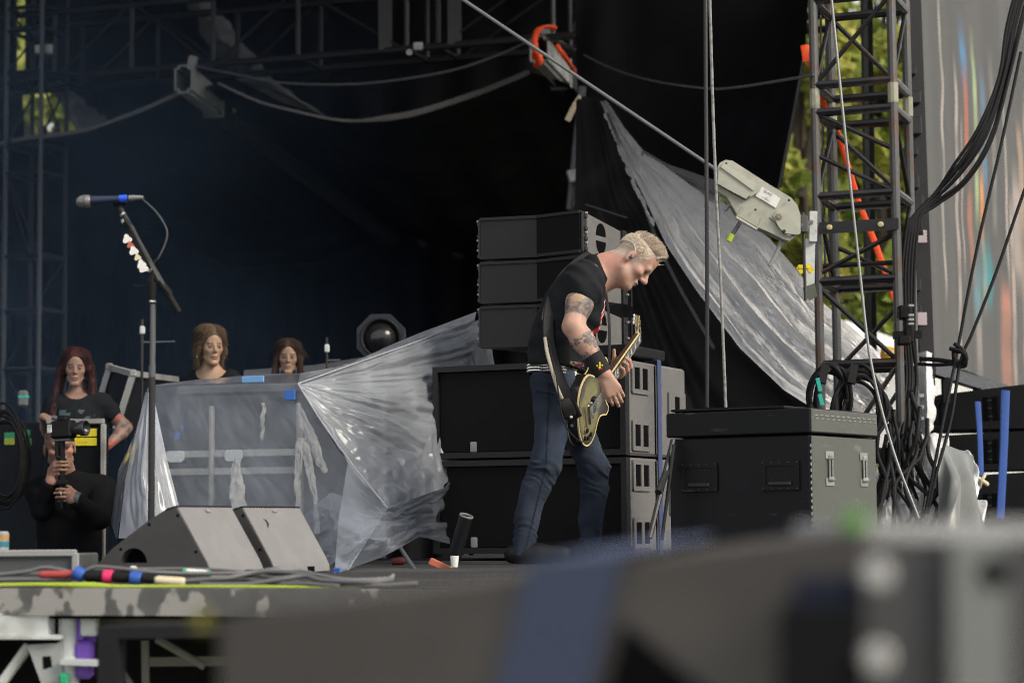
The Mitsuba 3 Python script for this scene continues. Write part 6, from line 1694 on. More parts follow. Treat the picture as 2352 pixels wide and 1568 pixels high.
part(k, 'ear_monitor', along(lathe([(0, 0), (0.008, 0), (0.008, 0.006), (0, 0.009)], 10), hd.w(0.004, -0.082, -0.006), -hd.R[1]), pr('monitor_shell', (0.06, 0.03, 0.07), 0.3))

# t-shirt
F = Field((P(1180, 0, 9.6)[0], 9.2, 0.78), (P(1440, 0, 9.6)[0], 10.0, 1.5), 0.005)
back_ = lambda n_, dx, dz=0: J[n_] + [dx, 0, dz]
F.cone(J['chest'] - Lat * .095 + [-.006, 0, 0], J['chest'] + Lat * .095 + [-.006, 0, 0], 0.134, k=0.05)
F.cone(J['upper'] - Lat * .135 + [-.004, 0, -.008], J['upper'] + Lat * .135 + [-.004, 0, -.008], 0.088, k=0.06)
F.cone((J['neck'] * 0.75 + J['upper'] * 0.25) - Lat * .03, (J['neck'] * 0.75 + J['upper'] * .25) + Lat * .03, 0.072, k=0.03)
mid_ = (J['waist'] + J['chest']) / 2
F.cone(mid_ - Lat * .075 + [-.008, 0, 0], mid_ + Lat * .075 + [-.008, 0, 0], 0.134, k=0.06)
F.cone(J['waist'] - Lat * .07 + [-.006, 0, 0], J['waist'] + Lat * .07 + [-.006, 0, 0], 0.124, k=0.06)
F.cone(J['pel'] - Lat * .085 + [0.002, 0, .02], J['pel'] + Lat * .085 + [0.002, 0, .02], 0.108, k=0.05)
sl_n = J['sh_n'] + (J['el_n'] - J['sh_n']) * 0.20 + [0.012, 0, 0]
sl_f = J['sh_f'] + (J['el_f'] - J['sh_f']) * 0.45
F.chain([J['sh_n'] + [0, 0.01, 0], sl_n], [0.080, 0.082], 0.035)
F.chain([J['sh_f'], sl_f], [0.078, 0.072], 0.035)
spine = nz(J['waist'] - J['pel'])
F.cut(J['pel'] + [0, 0, 0.052], [-0.12, 0, -1])
nd = nz(hd.w(-0.02, 0, -0.05) - J['upper'])
F.cut(J['neck'] + nd * 0.012, nd + [0.05, 0, -0.05])
F.bump(lambda p: 0.006 * np.sin(((p - J['waist']) @ nz([0.55, 0.35, 1.0])) * 70 + 5 * nno(p * 9)) * np.clip(1.2 - np.abs((p[:, 2] - J['waist'][2]) / 0.22), 0, 1) + 0.012 * (nfb(p * np.array([10, 10, 15]), 3) - 0.5) + 0.004 * np.sin((p @ nz([1, 0.4, 0.7])) * 95 + 4 * nno(p * 8)) * np.clip((p[:, 2] - 1.1) * 6, 0, 1))
prc = P(1389, 727, 9.5)


def shirt_color(p):
    col = np.array([0.016, 0.017, 0.020]) * (0.85 + 0.3 * nfb(p * 60, 2))[:, None]
    d = p - prc
    on_ = (np.abs(d[:, 2]) < 0.075) & (p[:, 0] > J['chest'][0] + 0.085 - 0.35 * np.abs(p[:, 1] - 9.6)) & (np.abs(p[:, 1] - 9.58) < 0.11)
    w_ = nfb(p * 42 + 7, 3)
    col[on_ & (w_ > 0.47)] = (0.45, 0.03, 0.05)
    col[on_ & (w_ < 0.44)] = (0.62, 0.60, 0.60)
    return col


add_mesh(k, 't_shirt', F, CLOTH, shirt_color, 'black t-shirt with a red and white chest print')

# jeans
F = Field((P(1140, 0, 9.6)[0], 9.3, -0.02), (P(1430, 0, 9.6)[0], 10.0, 1.0), 0.005)
F.cone(J['pel'] - Lat * .085 + [0.004, 0, -.005], J['pel'] + Lat * .085 + [0.004, 0, -.005], 0.098, k=0.04)
for s_ in 'nf':
    h, kn_, an = J['hip_' + s_], J['kn_' + s_], J['an_' + s_]
    F.chain(PP(LEG[s_]), LEGR[s_], 0.02)
F.cone(J['pel'] + [0.0, 0, -.05], J['pel'] + [0.02, 0.0, -.09], 0.085, 0.075, 0.05)
F.cut(J['pel'] + [0, 0, 0.030], [-0.12, 0, 1])
F.cut(np.array([0, 0, 0.035]), (0, 0, -1))


def jean_folds(p):
    out = 0
    for s_ in 'nf':
        h, kn_, an = J['hip_' + s_], J['kn_' + s_], J['an_' + s_]
        d1, t1 = capd(p, h, kn_)
        d2, t2 = capd(p, kn_, an)
        near = np.minimum(d1, d2) < 0.13
        ax = np.where(d1 < d2, t1 * 0.42, 0.42 + t2 * 0.42)
        amp = 0.0075 * np.exp(-((ax - 0.44) / 0.09) ** 2) + 0.0055 * np.exp(-((ax - 0.78) / 0.10) ** 2) + 0.003 * np.exp(-((ax - 0.04) / 0.08) ** 2) + 0.0008
        ph = ax * 150 + (p[:, 0] - kn_[0]) * 60 + (p[:, 1] - kn_[1]) * 45 + 16 * nno(p * 9 + (3 if s_ == 'n' else 31))
        own = near & ((d1 < 0.13) | (d2 < 0.13))
        sk = p[:, 2] + (0.55 if s_ == 'n' else 0.4) * (p[:, 0] - kn_[0]) + 0.3 * (p[:, 1] - kn_[1])
        rd = nfb(np.stack([p[:, 0] * 6, p[:, 1] * 6, sk * 34 + 2.5 * nno(p * 11)], 1) + (0 if s_ == 'n' else 17), 2)
        out = out + np.where(own, amp * (1 - np.abs(2 * rd - 1) * 3.2), 0) * np.clip(1.9 * nno(p * 12 + 5) - 0.1, 0, 1.4)
    return out * 0.9 + 0.006 * (nfb(p * 22, 2) - 0.5)


F.bump(jean_folds)


def jean_color(p):
    base = np.array([0.030, 0.038, 0.058])
    fade = np.clip((nfb(p * np.array([9, 9, 5]), 3) - 0.42) * 3, 0, 1)[:, None]
    d1, t1 = capd(p, J['hip_n'], J['kn_n'])
    d2, t2 = capd(p, J['hip_f'], J['kn_f'])
    d3, t3 = capd(p, J['kn_n'], J['an_n'])
    d4, t4 = capd(p, J['kn_f'], J['an_f'])
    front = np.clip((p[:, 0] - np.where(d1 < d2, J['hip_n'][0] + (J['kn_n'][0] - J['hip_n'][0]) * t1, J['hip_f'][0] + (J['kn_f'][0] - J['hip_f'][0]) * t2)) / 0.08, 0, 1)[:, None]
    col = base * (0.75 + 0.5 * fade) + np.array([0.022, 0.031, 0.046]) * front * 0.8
    seam = (np.abs(p[:, 0] - (J['hip_n'][0] + (J['kn_n'][0] - J['hip_n'][0]) * t1)) < 0.004) & (d1 < 0.12) & (p[:, 1] < J['hip_n'][1]) & (t1 < 1) & (t1 > 0)
    seam |= (np.abs(((p - J['kn_n']) @ nz([J['an_n'][2] - J['kn_n'][2], 0, -(J['an_n'][0] - J['kn_n'][0])]))) < 0.004) & (d3 < 0.1) & (t3 > 0) & (p[:, 1] < J['kn_n'][1])
    col[seam] = base * 0.45
    return col * (0.9 + 0.2 * nfb(p * 150, 2))[:, None]


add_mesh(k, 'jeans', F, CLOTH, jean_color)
# belt, back pocket edge, scarf in the pocket
bz = J['pel'] + [0.0, 0, 0.030]
ring = [bz + np.array([0.103 * math.cos(t), 0.186 * math.sin(t), -0.012 * math.cos(t)]) for t in np.linspace(0, 2 * math.pi, 40)]
bk = part(k, 'belt', tube(ring, 0.023, 8, ((0, 0, 1), 0.3)), BLACKP, True)
st = []
for i in range(46):
    t = -0.15 - i * 0.068
    nrm = nz([math.cos(t) / 0.103, math.sin(t) / 0.186, 0])
    for zz in (-0.012, 0.001, 0.014):
        c_ = bz + np.array([0.109 * math.cos(t), 0.192 * math.sin(t), -0.012 * math.cos(t) + zz])
        st.append(along(lathe([(0.0062, 0), (0, 0.006)], 4), c_, nrm))
part(bk, 'stud', cat(*st), CHROME, False, kind='stuff')
part(k, 'pocket_scarf', tube(spl(PP([(1311, 832, 9.38), (1320, 836, 9.37), (1330, 838, 9.37), (1338, 842, 9.36)]), 4), [.008] * 3 + [.012] * 4 + [.013] * 3 + [.011] * 3, 7), pr('scarf', lambda p, n, uv: mix((0.45, 0.06, 0.05), mix((0.6, 0.5, 0.1), (0.08, 0.05, 0.35), smoothstep(.45, .55, noise(p.x * 140, p.y * 90, p.z * 150))), smoothstep(.35, .5, noise(p.x * 90 + 9, p.y * 90, p.z * 90))), 0.8), True)
# wristband
wd = nz(e2w)
part(k, 'wristband', tube([J['wr_n'] - wd * 0.105, J['wr_n'] - wd * 0.06, J['wr_n'] - wd * 0.012], [0.0435, 0.0425, 0.0405], 20), pr('band', (0.014, 0.014, 0.015), 0.9), 40)
side = nz(np.cross(wd, [0, 0, 1]))
cen = J['wr_n'] - wd * 0.045
emb = cen + np.array([0, -1, 0]) * 0.041
part(k, 'band_emblem', cat(*[along(lathe([(0.006, 0), (0.005, 0.003), (0, 0.0035)], 7), emb + wd * x + nz(np.cross(wd, [0, 1, 0])) * y + [0, 0.004 * abs(y) / .01, 0], (0, -1, 0)) for x, y in ((-.012, 0.006), (-.004, 0.002), (.004, -.004), (-.008, -.008), (0.002, 0.009))]), YELLOW)
part(k, 'band_emblem', cat(*[along(lathe([(0.005, 0), (0.004, 0.003), (0, 0.0035)], 7), emb + wd * x + nz(np.cross(wd, [0, 1, 0])) * y + [0, 0.002, 0], (0, -1, 0)) for x, y in ((.012, 0.0), (.010, -0.009))]), RED)
# shoes
for s_, yaw_ in (('n', 0.15), ('f', -0.1)):
    F = Field(J['an_' + s_] - [0.16, 0.12, 0.16], J['an_' + s_] + [0.28, 0.12, 0.1], 0.006)
    a_ = J['an_' + s_].copy()
    a_[2] = 0.045
    dr_ = np.array([math.cos(yaw_), -math.sin(yaw_), 0])
    F.chain([a_ - dr_ * 0.05, a_ + dr_ * 0.06, a_ + dr_ * 0.17], [0.042, 0.044, 0.036], 0.03)
    F.cone(a_ + [0, 0, 0.0], J['an_' + s_] + [0, 0, 0.0], 0.045, 0.045, 0.03)
    F.cut([0, 0, 0.004], (0, 0, -1))
    part(k, 'shoe', F.mesh(), BLACKP, True)

# ------------------------------------------------------------------ the guitar
k = thing('electric_guitar', 'single cut electric guitar with a worn gold top and cream binding, played by the guitarist', 'guitar')
ol = [(0, 0), (.004, .05), (.025, .105), (.07, .148), (.13, .165), (.19, .155), (.245, .120), (.285, .108), (.325, .113), (.375, .135), (.415, .130), (.440, .095), (.447, .04), (.447, -.026), (.385, -.030), (.368, -.05), (.378, -.085), (.396, -.112), (.388, -.135), (.355, -.140), (.315, -.120), (.275, -.107), (.24, -.118), (.19, -.153), (.13, -.165), (.07, -.148), (.025, -.105), (.004, -.05)]
pc = np.array(ol + ol[:2])
sp = spl(np.column_stack([np.array(ol + [ol[0]]), np.zeros(len(ol) + 1)]), 4)[:-1, :2]
body = Polygon(sp).buffer(0)
GFm = np.eye(4)
GFm[:3, 0], GFm[:3, 1], GFm[:3, 2], GFm[:3, 3] = GN, GW, GF, GO
MIR = np.linalg.det(GFm[:3, :3]) < 0


def gput(name, m, mat, smooth=30, par=None, label=None):
    m = mv(m, GFm)
    if MIR:
        m.invert()
    return part(par or k, name, m, mat, smooth, label)


def ex(poly, z0, z1):
    return mv(trimesh.creation.extrude_polygon(poly, z1 - z0, engine='earcut'), tr_((0, 0, z0)))


gput('body', ex(body.buffer(-0.001), -0.028, 0.022), GBLACK)
for z0, z1 in ((0.020, 0.027), (-0.031, -0.026)):
    gput('binding', ex(body.difference(body.buffer(-0.006)), z0, z1), CREAM)
topv = body.buffer(-0.006)


def gold(p, n, uv):
    x = (p.x - GO[0]) * GN[0] + (p.y - GO[1]) * GN[1] + (p.z - GO[2]) * GN[2]
    y = (p.x - GO[0]) * GW[0] + (p.y - GO[1]) * GW[1] + (p.z - GO[2]) * GW[2]
    d = dr.sqrt(dr.square((x - 0.16) / 0.17) + dr.square(y / 0.155))
    c = mix((0.20, 0.185, 0.092), (0.035, 0.030, 0.022), smoothstep(0.62, 1.08, d))
    return mix(c, (0.07, 0.055, 0.06), smoothstep(0.60, 0.72, fbm(x * 14, y * 14, 0, 3)) * 0.6)


GOLDT = pr('gold_top2', gold, 0.32, clearcoat=0.5)
gput('top', ex(topv, 0.018, 0.0262), GOLDT, label='gold top darkened at the rim')
arch = []
for s_ in (0.02, 0.04, 0.06):
    arch.append(ex(body.buffer(-0.006 - s_), 0.0262 + (s_ - 0.02) * 0.06, 0.0274 + (s_ - 0.02) * 0.06))
gput('neck', mv(tube([(0.40, 0, 0.012), (0.60, 0, 0.014), (0.885, 0, 0.016)], [0.028, 0.026, 0.022], 12, ((0, 1, 0), 0.75)), np.eye(4)), pr('neck_wood', (0.055, 0.03, 0.02), 0.3))
fb = gput('fretboard', hull([(0.355, -.029, .030), (0.355, .029, .030), (0.885, -.0215, .030), (0.885, .0215, .030), (0.355, -.029, .036), (0.355, .029, .036), (0.885, -.0215, .036), (0.885, .0215, .036)]), pr('ebony', (0.02, 0.017, 0.016), 0.35))
gput('binding', cat(hull([(0.355, s * .0305, z) for s in (1,) for z in (.029, .0365)] + [(0.355, .0285, .029), (0.355, .0285, .0365), (0.885, .0235, .029), (0.885, .0235, .0365), (0.885, .021, .029), (0.885, .021, .0365)]), hull([(0.355, -.0305, z) for z in (.029, .0365)] + [(0.355, -.0285, .029), (0.355, -.0285, .0365), (0.885, -.0235, .029), (0.885, -.0235, .0365), (0.885, -.021, .029), (0.885, -.021, .0365)])), CREAM, par=fb)
for i in range(1, 20):
    x = 0.885 - 0.628 * (1 - 2 ** (-i / 12))
    gput('fret', box(0.0022, 0.046, 0.002, 0.0005, (x, 0, 0.0368)), CHROME, par=fb)
for i in (1, 3, 5, 7, 9, 12, 15, 17):
    x = 0.885 - 0.628 * (1 - (2 ** (-(i - 0.5) / 12)))
    gput('inlay', box(0.014, 0.03, 0.001, 0.0002, (x, 0, 0.0364)), WHITE, par=fb)
hs_ = Polygon([(0.885, -.022), (0.90, -.026), (0.93, -.034), (1.03, -.043), (1.055, -.032), (1.047, -.012), (1.058, 0), (1.047, .012), (1.055, .032), (1.03, .043), (.93, .034), (.90, .026), (0.885, .022)])
hsm = ex(hs_, -0.002, 0.013)
hsm.vertices[:, 2] -= np.clip(hsm.vertices[:, 0] - 0.885, 0, 1) * 0.28 - 0.014
hk = gput('headstock', hsm, GBLACK)
rim = ex(hs_.difference(hs_.buffer(-0.003)), -0.003, 0.0145)
rim.vertices[:, 2] -= np.clip(rim.vertices[:, 0] - 0.885, 0, 1) * 0.28 - 0.014
gput('binding', rim, CREAM, par=hk)
for i in range(3):
    for s in (-1, 1):
        x = 0.925 + 0.037 * i
        z = 0.008 - (x - 0.885) * 0.28
        tk = gput('tuner', along(lathe([(0, 0), (.0045, 0), (.0045, .025), (0, .026)], 10), (x, s * 0.03, z), (0, 0, 1)), CHROME, par=hk)
        gput('tuner', mv(box(0.013, 0.016, 0.009, 0.003, (x, s * 0.056, z - 0.004)), np.eye(4)), LIGHT_STEEL, par=hk)
for x in (0.195, 0.335):
    pk = gput('pickup', box(0.038, 0.07, 0.018, 0.003, (x, 0, 0.033)), BLACKP)
gput('pole_piece', cat(*[along(lathe([(.003, 0), (.003, .002), (0, .0025)], 8), (x, (i - 2.5) * 0.0105, 0.042), (0, 0, 1)) for x in (0.195, 0.335) for i in range(6)]), CHROME)
gput('bridge', box(0.014, 0.082, 0.014, 0.003, (0.140, 0, 0.040)), CHROME)
gput('tailpiece', box(0.018, 0.10, 0.012, 0.005, (0.098, 0, 0.042)), CHROME)
for x, y in ((0.055, -.075), (0.095, -.115), (0.022, -.045 - .06 + .01), (0.062, -.125 + .01)):
    kb = gput('knob', along(lathe([(0, 0), (.0125, 0), (.0105, .014), (0, .0145)], 14), (x + 0.02, y + 0.005, 0.026), (0, 0, 1)), BLACKP)
    gput('rim', along(lathe([(.0127, .001), (.0132, .003), (.012, .006)], 14), (x + 0.02, y + 0.005, 0.026), (0, 0, 1)), pr('knob_rim', (0.30, 0.27, 0.12), 0.3), par=kb)
gput('switch', along(lathe([(.011, 0), (.011, .003), (.002, .004), (.004, .016), (0, .018)], 12), (0.385, 0.095, 0.026), (0, 0, 1)), CREAM)
for i in range(6):
    y = (i - 2.5) * 0.0100
    gput('string', rod((0.10, y, 0.0475), (0.885, y * 0.72, 0.039), 0.0006 + 0.00012 * i, 5), CHROME)
gput('strap_button', along(lathe([(.004, 0), (.004, .008), (.008, .012), (0, .014)], 10), (-0.002, 0, 0), (-1, 0, 0)), CHROME)

k = thing('guitar_strap', 'black guitar strap with a cream edge down the back of the guitarist', 'strap')
sp_ = [(1345, 583, 9.72), (1318, 600, 9.66), (1285, 632, 9.55), (1262, 672, 9.46), (1250, 715, 9.40), (1248, 770, 9.36), (1256, 820, 9.34), (1272, 870, 9.34), (1290, 912, 9.36), (1303, 940, 9.40), (1312, 960, 9.44)]
part(k, 'strap', tube(spl(PP([(a + 12, b, c + .005) for a, b, c in sp_]), 5), 0.028, 8, ((1, 0.35, 0), .12)), pr('strap_black', (0.012, 0.012, 0.013), 0.6), True)
part(k, 'edge', tube(spl(PP([(1252, 775, 9.335), (1257, 810, 9.32), (1268, 850, 9.32), (1281, 892, 9.33), (1291, 915, 9.35)]), 5), 0.0085, 7), pr('strap_edge', (0.55, 0.50, 0.40), 0.7), True)
part(k, 'edge', tube(spl(PP([(1252, 700, 9.44), (1247, 722, 9.42), (1246, 735, 9.41)]), 4), 0.004, 6), pr('strap_olive', (0.18, 0.18, 0.10), 0.7), True)
part(k, 'front', tube(spl(PP([(1386, 640, 9.72), (1398, 720, 9.72), (1400, 790, 9.74), (1398, 832, 9.78)]), 4), 0.02, 8, ((0.4, 1, 0), .15)), 'm_strap_black', True)
part(k, 'tail_pad', tube(spl(PP([(1294, 915, 9.365), (1303, 935, 9.37), (1311, 958, 9.40)]), 4), 0.03, 8, ((1, 0.2, 0.3), .2)), 'm_strap_black', True)
part(k, 'button', along(lathe([(0, 0), (.008, 0), (.007, .006), (0, .008)], 10), P(1312, 958, 9.385), (0, -1, 0)), CHROME)
one('belt_pack', 'small black radio pack on the strap at the back of the guitarist', 'radio pack', mv(box(0.035, 0.065, 0.12, 0.012), frame(P(1250, 735, 9.5), (1, 0.3, 0.1))), BLACKP)
one('guitar_lead', 'thin black lead curving from the strap under the guitar', 'cable', tube(spl(PP([(1256, 770, 9.33), (1275, 850, 9.31), (1284, 912, 9.31), (1290, 950, 9.32), (1304, 985, 9.33), (1320, 1004, 9.35), (1331, 1013, 9.37)]), 6), 0.004, 6), RUBBER, True)
part('guitar_lead', 'plug', rod(P(1326, 1010, 9.36), P(1335, 1016, 9.38), 0.008), BLACKP)

# ------------------------------------------------------------------ people behind the desk


def hair_shell(F, h, cuts, vol=1.08):
    F.ell(h.w(-0.008, 0, 0.046), h.R, np.array((0.119, 0.083, 0.096)) * h.k * vol / 1.08, 0.01)
    for o_, n_ in cuts:
        F.cut(h.w(*o_), h.R.T @ np.asarray(n_, float))


def woman(label, c, f, u, k_, tone, hair_c, style, shirt_c, body, tattoo=None):
    key = thing('person', label, 'person')
    h = Head(c, f, u, k_, 0.90)
    bv = [v for n_, v in body.items() if n_[0] != 'd'] + [c]
    lo, hi = np.min(bv, axis=0) - 0.16, np.max(bv, axis=0) + 0.17
    F = Field(lo, hi, 0.0043)
    h.build(F, male=False)
    nb = body['neck']
    F.cone(nb + [0, 0.02, 0], h.w(-0.030, 0, -0.040), 0.045, 0.037, 0.018)
    sl, sr, ch, wa = body['sl'], body['sr'], body['chest'], body['waist']
    F.cone(sl * .8 + sr * .2, sr * .8 + sl * .2, 0.055, k=0.04)
    F.cone(nb, ch, 0.06, 0.085, 0.06)
    for q_ in (0.25, 0.75):
        F.cone(ch + (sl - sr) * (q_ - 0.5) * 0.6, wa + (sl - sr) * (q_ - 0.5) * 0.5, 0.085, 0.08, 0.05)
    for s_ in 'lr':
        if 'e' + s_ in body:
            a, b, c_ = body['s' + s_], body['e' + s_], body['h' + s_]
            F.chain([a, b], [0.046, 0.037], 0.03)
            F.chain([b, b * .7 + c_ * .3, c_], [0.037, 0.038, 0.025], 0.02)
            d_ = nz(body.get('d' + s_, c_ - b))
            n_ = nz(np.cross(d_, [0.2, 1, 0.1])) if 'd' + s_ not in body else np.array([0, 0, -1.0])
            hand(F, c_, d_, n_, nz(np.cross(d_, n_)), [(0.3, .4, .3)] * 4, ((.8, .5, .2), (.9, .2, .3), (.9, 0, .3)), 0.92)

    def colr(p):
        col = skin_base(p, tone, 3)
        col = h.paint(p, col, brow=np.asarray(hair_c) * 0.8, lip=(0.36, 0.15, 0.13), iris=(0.03, 0.03, 0.03))
        if tattoo:
            a, b, c_ = body['sl'], body['el'], body['hl']
            for (x, y, t0) in ((a, b, 0.35), (b, c_, 0.0)):
                d0, t = capd(p, x, y)
                w1 = nfb(p * 26 + 3, 3)
                on_ = (d0 < 0.07) & (t > t0) & (w1 > 0.50)
                col[on_] = col[on_] * 0.35 + np.where((nno(p * 22) > 0.6)[:, None], [0.40, 0.06, 0.05], [0.08, 0.09, 0.10])[on_] * 0.65
        return col
    add_mesh(key, 'body', F, SKIN, colr)
    # shirt
    F = Field(lo, hi, 0.006)
    F.cone(sl * .85 + sr * .15, sr * .85 + sl * .15, 0.066, k=0.04)
    F.cone(nb * .5 + ch * .5, ch, 0.075, 0.10, 0.06)
    for q_ in (0.25, 0.75):
        F.cone(ch + (sl - sr) * (q_ - 0.5) * 0.6, wa + (sl - sr) * (q_ - 0.5) * 0.5, 0.098, 0.093, 0.05)
    for s_ in 'lr':
        if 'e' + s_ in body:
            a, b = body['s' + s_], body['e' + s_]
            F.chain([a, a * .66 + b * .34], [0.06, 0.056], 0.03)
    o_ = nb + [0, 0, -0.012]
    F.ell(nb + nz(h.R[0] * [1, 1, 0]) * 0.05 + [0, 0, 0.02], np.eye(3), (0.085, 0.085, 0.075), 0.01, 's')
    F.bump(lambda p: 0.010 * (nfb(p * 14, 3) - 0.5))

    def sc(p):
        col = np.tile(np.asarray(shirt_c, float), (len(p), 1)) * (0.8 + 0.4 * nfb(p * 40, 2))[:, None]
        if tattoo:
            on_ = (nfb(p * 26 + 11, 2) > 0.53) & (np.abs(p[:, 2] - ch[2] + 0.01) < 0.06) & (np.abs(p[:, 0] - ch[0]) < 0.11)
            col[on_] = (0.07, 0.105, 0.115)
        return col
    add_mesh(key, 'top', F, CLOTH, sc)
    # hair
    lo2, hi2 = c - [0.24, 0.22, 0.55], c + [0.24, 0.22, 0.22]
    F = Field(lo2, hi2, 0.006)
    hair_shell(F, h, [((0.086, 0, 0.062), (1, 0, -0.70)), ((0.0, 0, -0.02), (0.12, 0, -1))])
    q = np.random.default_rng(int(abs(c[0]) * 1000))
    if style == 'long':
        for s_, ln in ((-1, 0.30), (1, 0.42)):
            for i in range(10):
                r_ = h.w(0.02 - 0.012 * i, s_ * (0.072 + 0.010 * q.random()), 0.03)
                m1 = h.w(0.00 - 0.010 * i, s_ * (0.098 + 0.02 * q.random()), -0.08)
                e_ = h.w(0.05 - 0.014 * i, s_ * (0.105 + 0.055 * q.random()), -0.10 - ln * (0.7 + 0.35 * q.random()))
                F.chain(list(spl([r_, m1, e_], 4)), np.linspace(0.022, 0.009, 9), 0.008)
    elif style == 'straight':
        for s_ in (-1, 1):
            for i in range(8):
                r_ = h.w(0.045 - 0.016 * i, s_ * (0.062 + 0.012 * min(i, 2)), 0.055)
                m1 = h.w(0.035 - 0.014 * i, s_ * 0.088, -0.03)
                e_ = h.w(0.03 - 0.014 * i, s_ * (0.095 + 0.02 * q.random()), -0.19)
                F.chain(list(spl([r_, m1, e_], 4)), np.linspace(0.017, 0.012, 9), 0.008)
    else:
        F.ell(h.w(-0.05, 0, 0.10), h.R, (0.062, 0.064, 0.05), 0.03)
        for s_ in (-1, 1):
            for i in range(6):
                r_ = h.w(0.058 - 0.018 * i, s_ * (0.052 + 0.012 * min(i, 2)), 0.070)
                e_ = h.w(-0.005 - 0.016 * i, s_ * (0.080), -0.055 - 0.045 * q.random())
                F.chain([r_, h.w(0.028 - 0.018 * i, s_ * 0.083, 0.012), e_], [0.012, 0.012, 0.006], 0.008)
    F.bump(lambda p: 0.010 * (nfb((p - c) * np.array([75, 75, 9]), 3) - 0.5))
    fm_ = F.mesh()
    v_, n_ = np.array(fm_.vertices), np.array(fm_.vertex_normals)
    pick = q.choice(len(v_), min(2600, len(v_)), replace=False)
    cv = []
    for i in pick:
        p0, nn = v_[i], n_[i]
        q3 = h.loc(p0[None])[0]
        rel = (p0 - c)
        if rel[2] > 0.03 and q3[0] > -0.03:
            g_ = h.R[1] * (1.0 if q3[1] > 0 else -1.0) - np.array([0, 0, 0.5]) - h.R[0] * 0.35 + 0.08 * q.normal(size=3)
        else:
            g_ = np.array([0, 0, -1.0]) - h.R[0] * 0.3 * (rel[2] > 0.05) + 0.10 * q.normal(size=3)
        g_ = nz(g_ - nn * (g_ @ nn))
        ln = 0.035 + 0.045 * q.random()
        cv.append([p0 + nn * 0.0005, p0 + nn * 0.002 + g_ * ln * .5, p0 + g_ * ln - nn * (ln ** 2 * (3 if rel[2] > -.02 else 0.3) - 0.002 * q.normal())])
    hm, sh = strands(cv, 0.0013, 0.0005, 9)
    cc = np.vstack([np.asarray(hair_c) * (0.55 + 0.9 * nfb((v_ - c) * np.array([120, 120, 12]), 2))[:, None], np.asarray(hair_c) * sh[:, None] * 1.1])
    part(key, 'hair', cat(fm_, hm), HAIRC, True, color=np.clip(cc, 0, 1))
    return key, h


D_ = lambda *a: {n_: P(*v) if n_[0] != 'd' else np.array(v, float) for n_, v in a[0].items()}
woman('red haired woman with long hair and a tattooed arm, one hand on her hip', P(174, 848, 12.4), (0.17, -1, -0.03), (0.03, 0, 1), 0.93, (0.27, 0.165, 0.13), (0.050, 0.016, 0.014), 'long', (0.012, 0.013, 0.015),
      D_(dict(neck=(178, 916, 12.50), sl=(236, 926, 12.45), sr=(125, 925, 12.42), chest=(180, 962, 12.44), waist=(178, 1060, 12.45), el=(289, 982, 12.5), hl=(250, 1022, 12.36), er=(112, 990, 12.42), hr=(100, 958, 12.06), dr=(0.6, -0.75, -0.15))), True)
K4, H4 = woman('woman with blond hair pinned up and gold earrings behind the mixing desk', P(484, 800, 12.3), (0.44, -1, 0.0), (0.0, 0, 1), 0.95, (0.37, 0.235, 0.16), (0.12, 0.082, 0.052), 'up', (0.012, 0.012, 0.014),
               D_(dict(neck=(482, 854, 12.34), sl=(548, 874, 12.3), sr=(430, 875, 12.4), chest=(488, 930, 12.32), waist=(488, 1080, 12.35))))
for s_ in (-1, 1):
    part(K4, 'earring', along(lathe([(0, 0), (.008, .006), (.011, .018), (.006, .026), (0, .028)], 10), H4.w(0.0, s_ * 0.088, -0.038), (0, 0, -1)), pr('earring', (0.6, 0.42, 0.12), 0.3, metallic=0.8))
woman('woman with straight brown hair, only her head above the clear sheet', P(662, 824, 13.6), (0.10, -1, 0.0), (0.02, 0, 1), 0.94, (0.34, 0.215, 0.15), (0.055, 0.033, 0.022), 'straight', (0.012, 0.012, 0.014),
      D_(dict(neck=(662, 880, 13.64), sl=(716, 905, 13.62), sr=(606, 905, 13.64), chest=(662, 950, 13.62), waist=(662, 1060, 13.65))))

# ------------------------------------------------------------------ the cameraman
key = thing('person', 'crouching cameraman in black holding a camera on a grip before his face', 'person')
CYD = 11.55
B = D_(dict(neck=(146, 1082, CYD + .12), sl=(238, 1120, CYD + .15), sr=(86, 1128, CYD + .15), chest=(160, 1150, CYD + .15), waist=(160, 1290, CYD + .2), el=(226, 1190, CYD - .12), hl=(170, 1146, CYD - .26), er=(98, 1170, CYD - .10), hr=(117, 1108, CYD - .20)))
h = Head(P(137, 1030, CYD + .02), (0.30, -1, -0.05), (-0.1, 0, 1), 1.02)
lo, hi = np.min([*B.values(), h.c], axis=0) - 0.18, np.max([*B.values(), h.c], axis=0) + 0.16
F = Field(lo, hi, 0.005)
h.build(F)
F.cone(B['neck'], h.w(-0.015, 0, -0.05), 0.064, 0.058, 0.03)
F.cone(B['sl'] * .8 + B['sr'] * .2, B['sr'] * .8 + B['sl'] * .2, 0.06, k=0.04)
for s_ in 'lr':
    F.chain([B['s' + s_], B['e' + s_]], [0.052, 0.042], 0.03)
    F.chain([B['e' + s_], B['h' + s_]], [0.042, 0.031], 0.02)
gx = 143
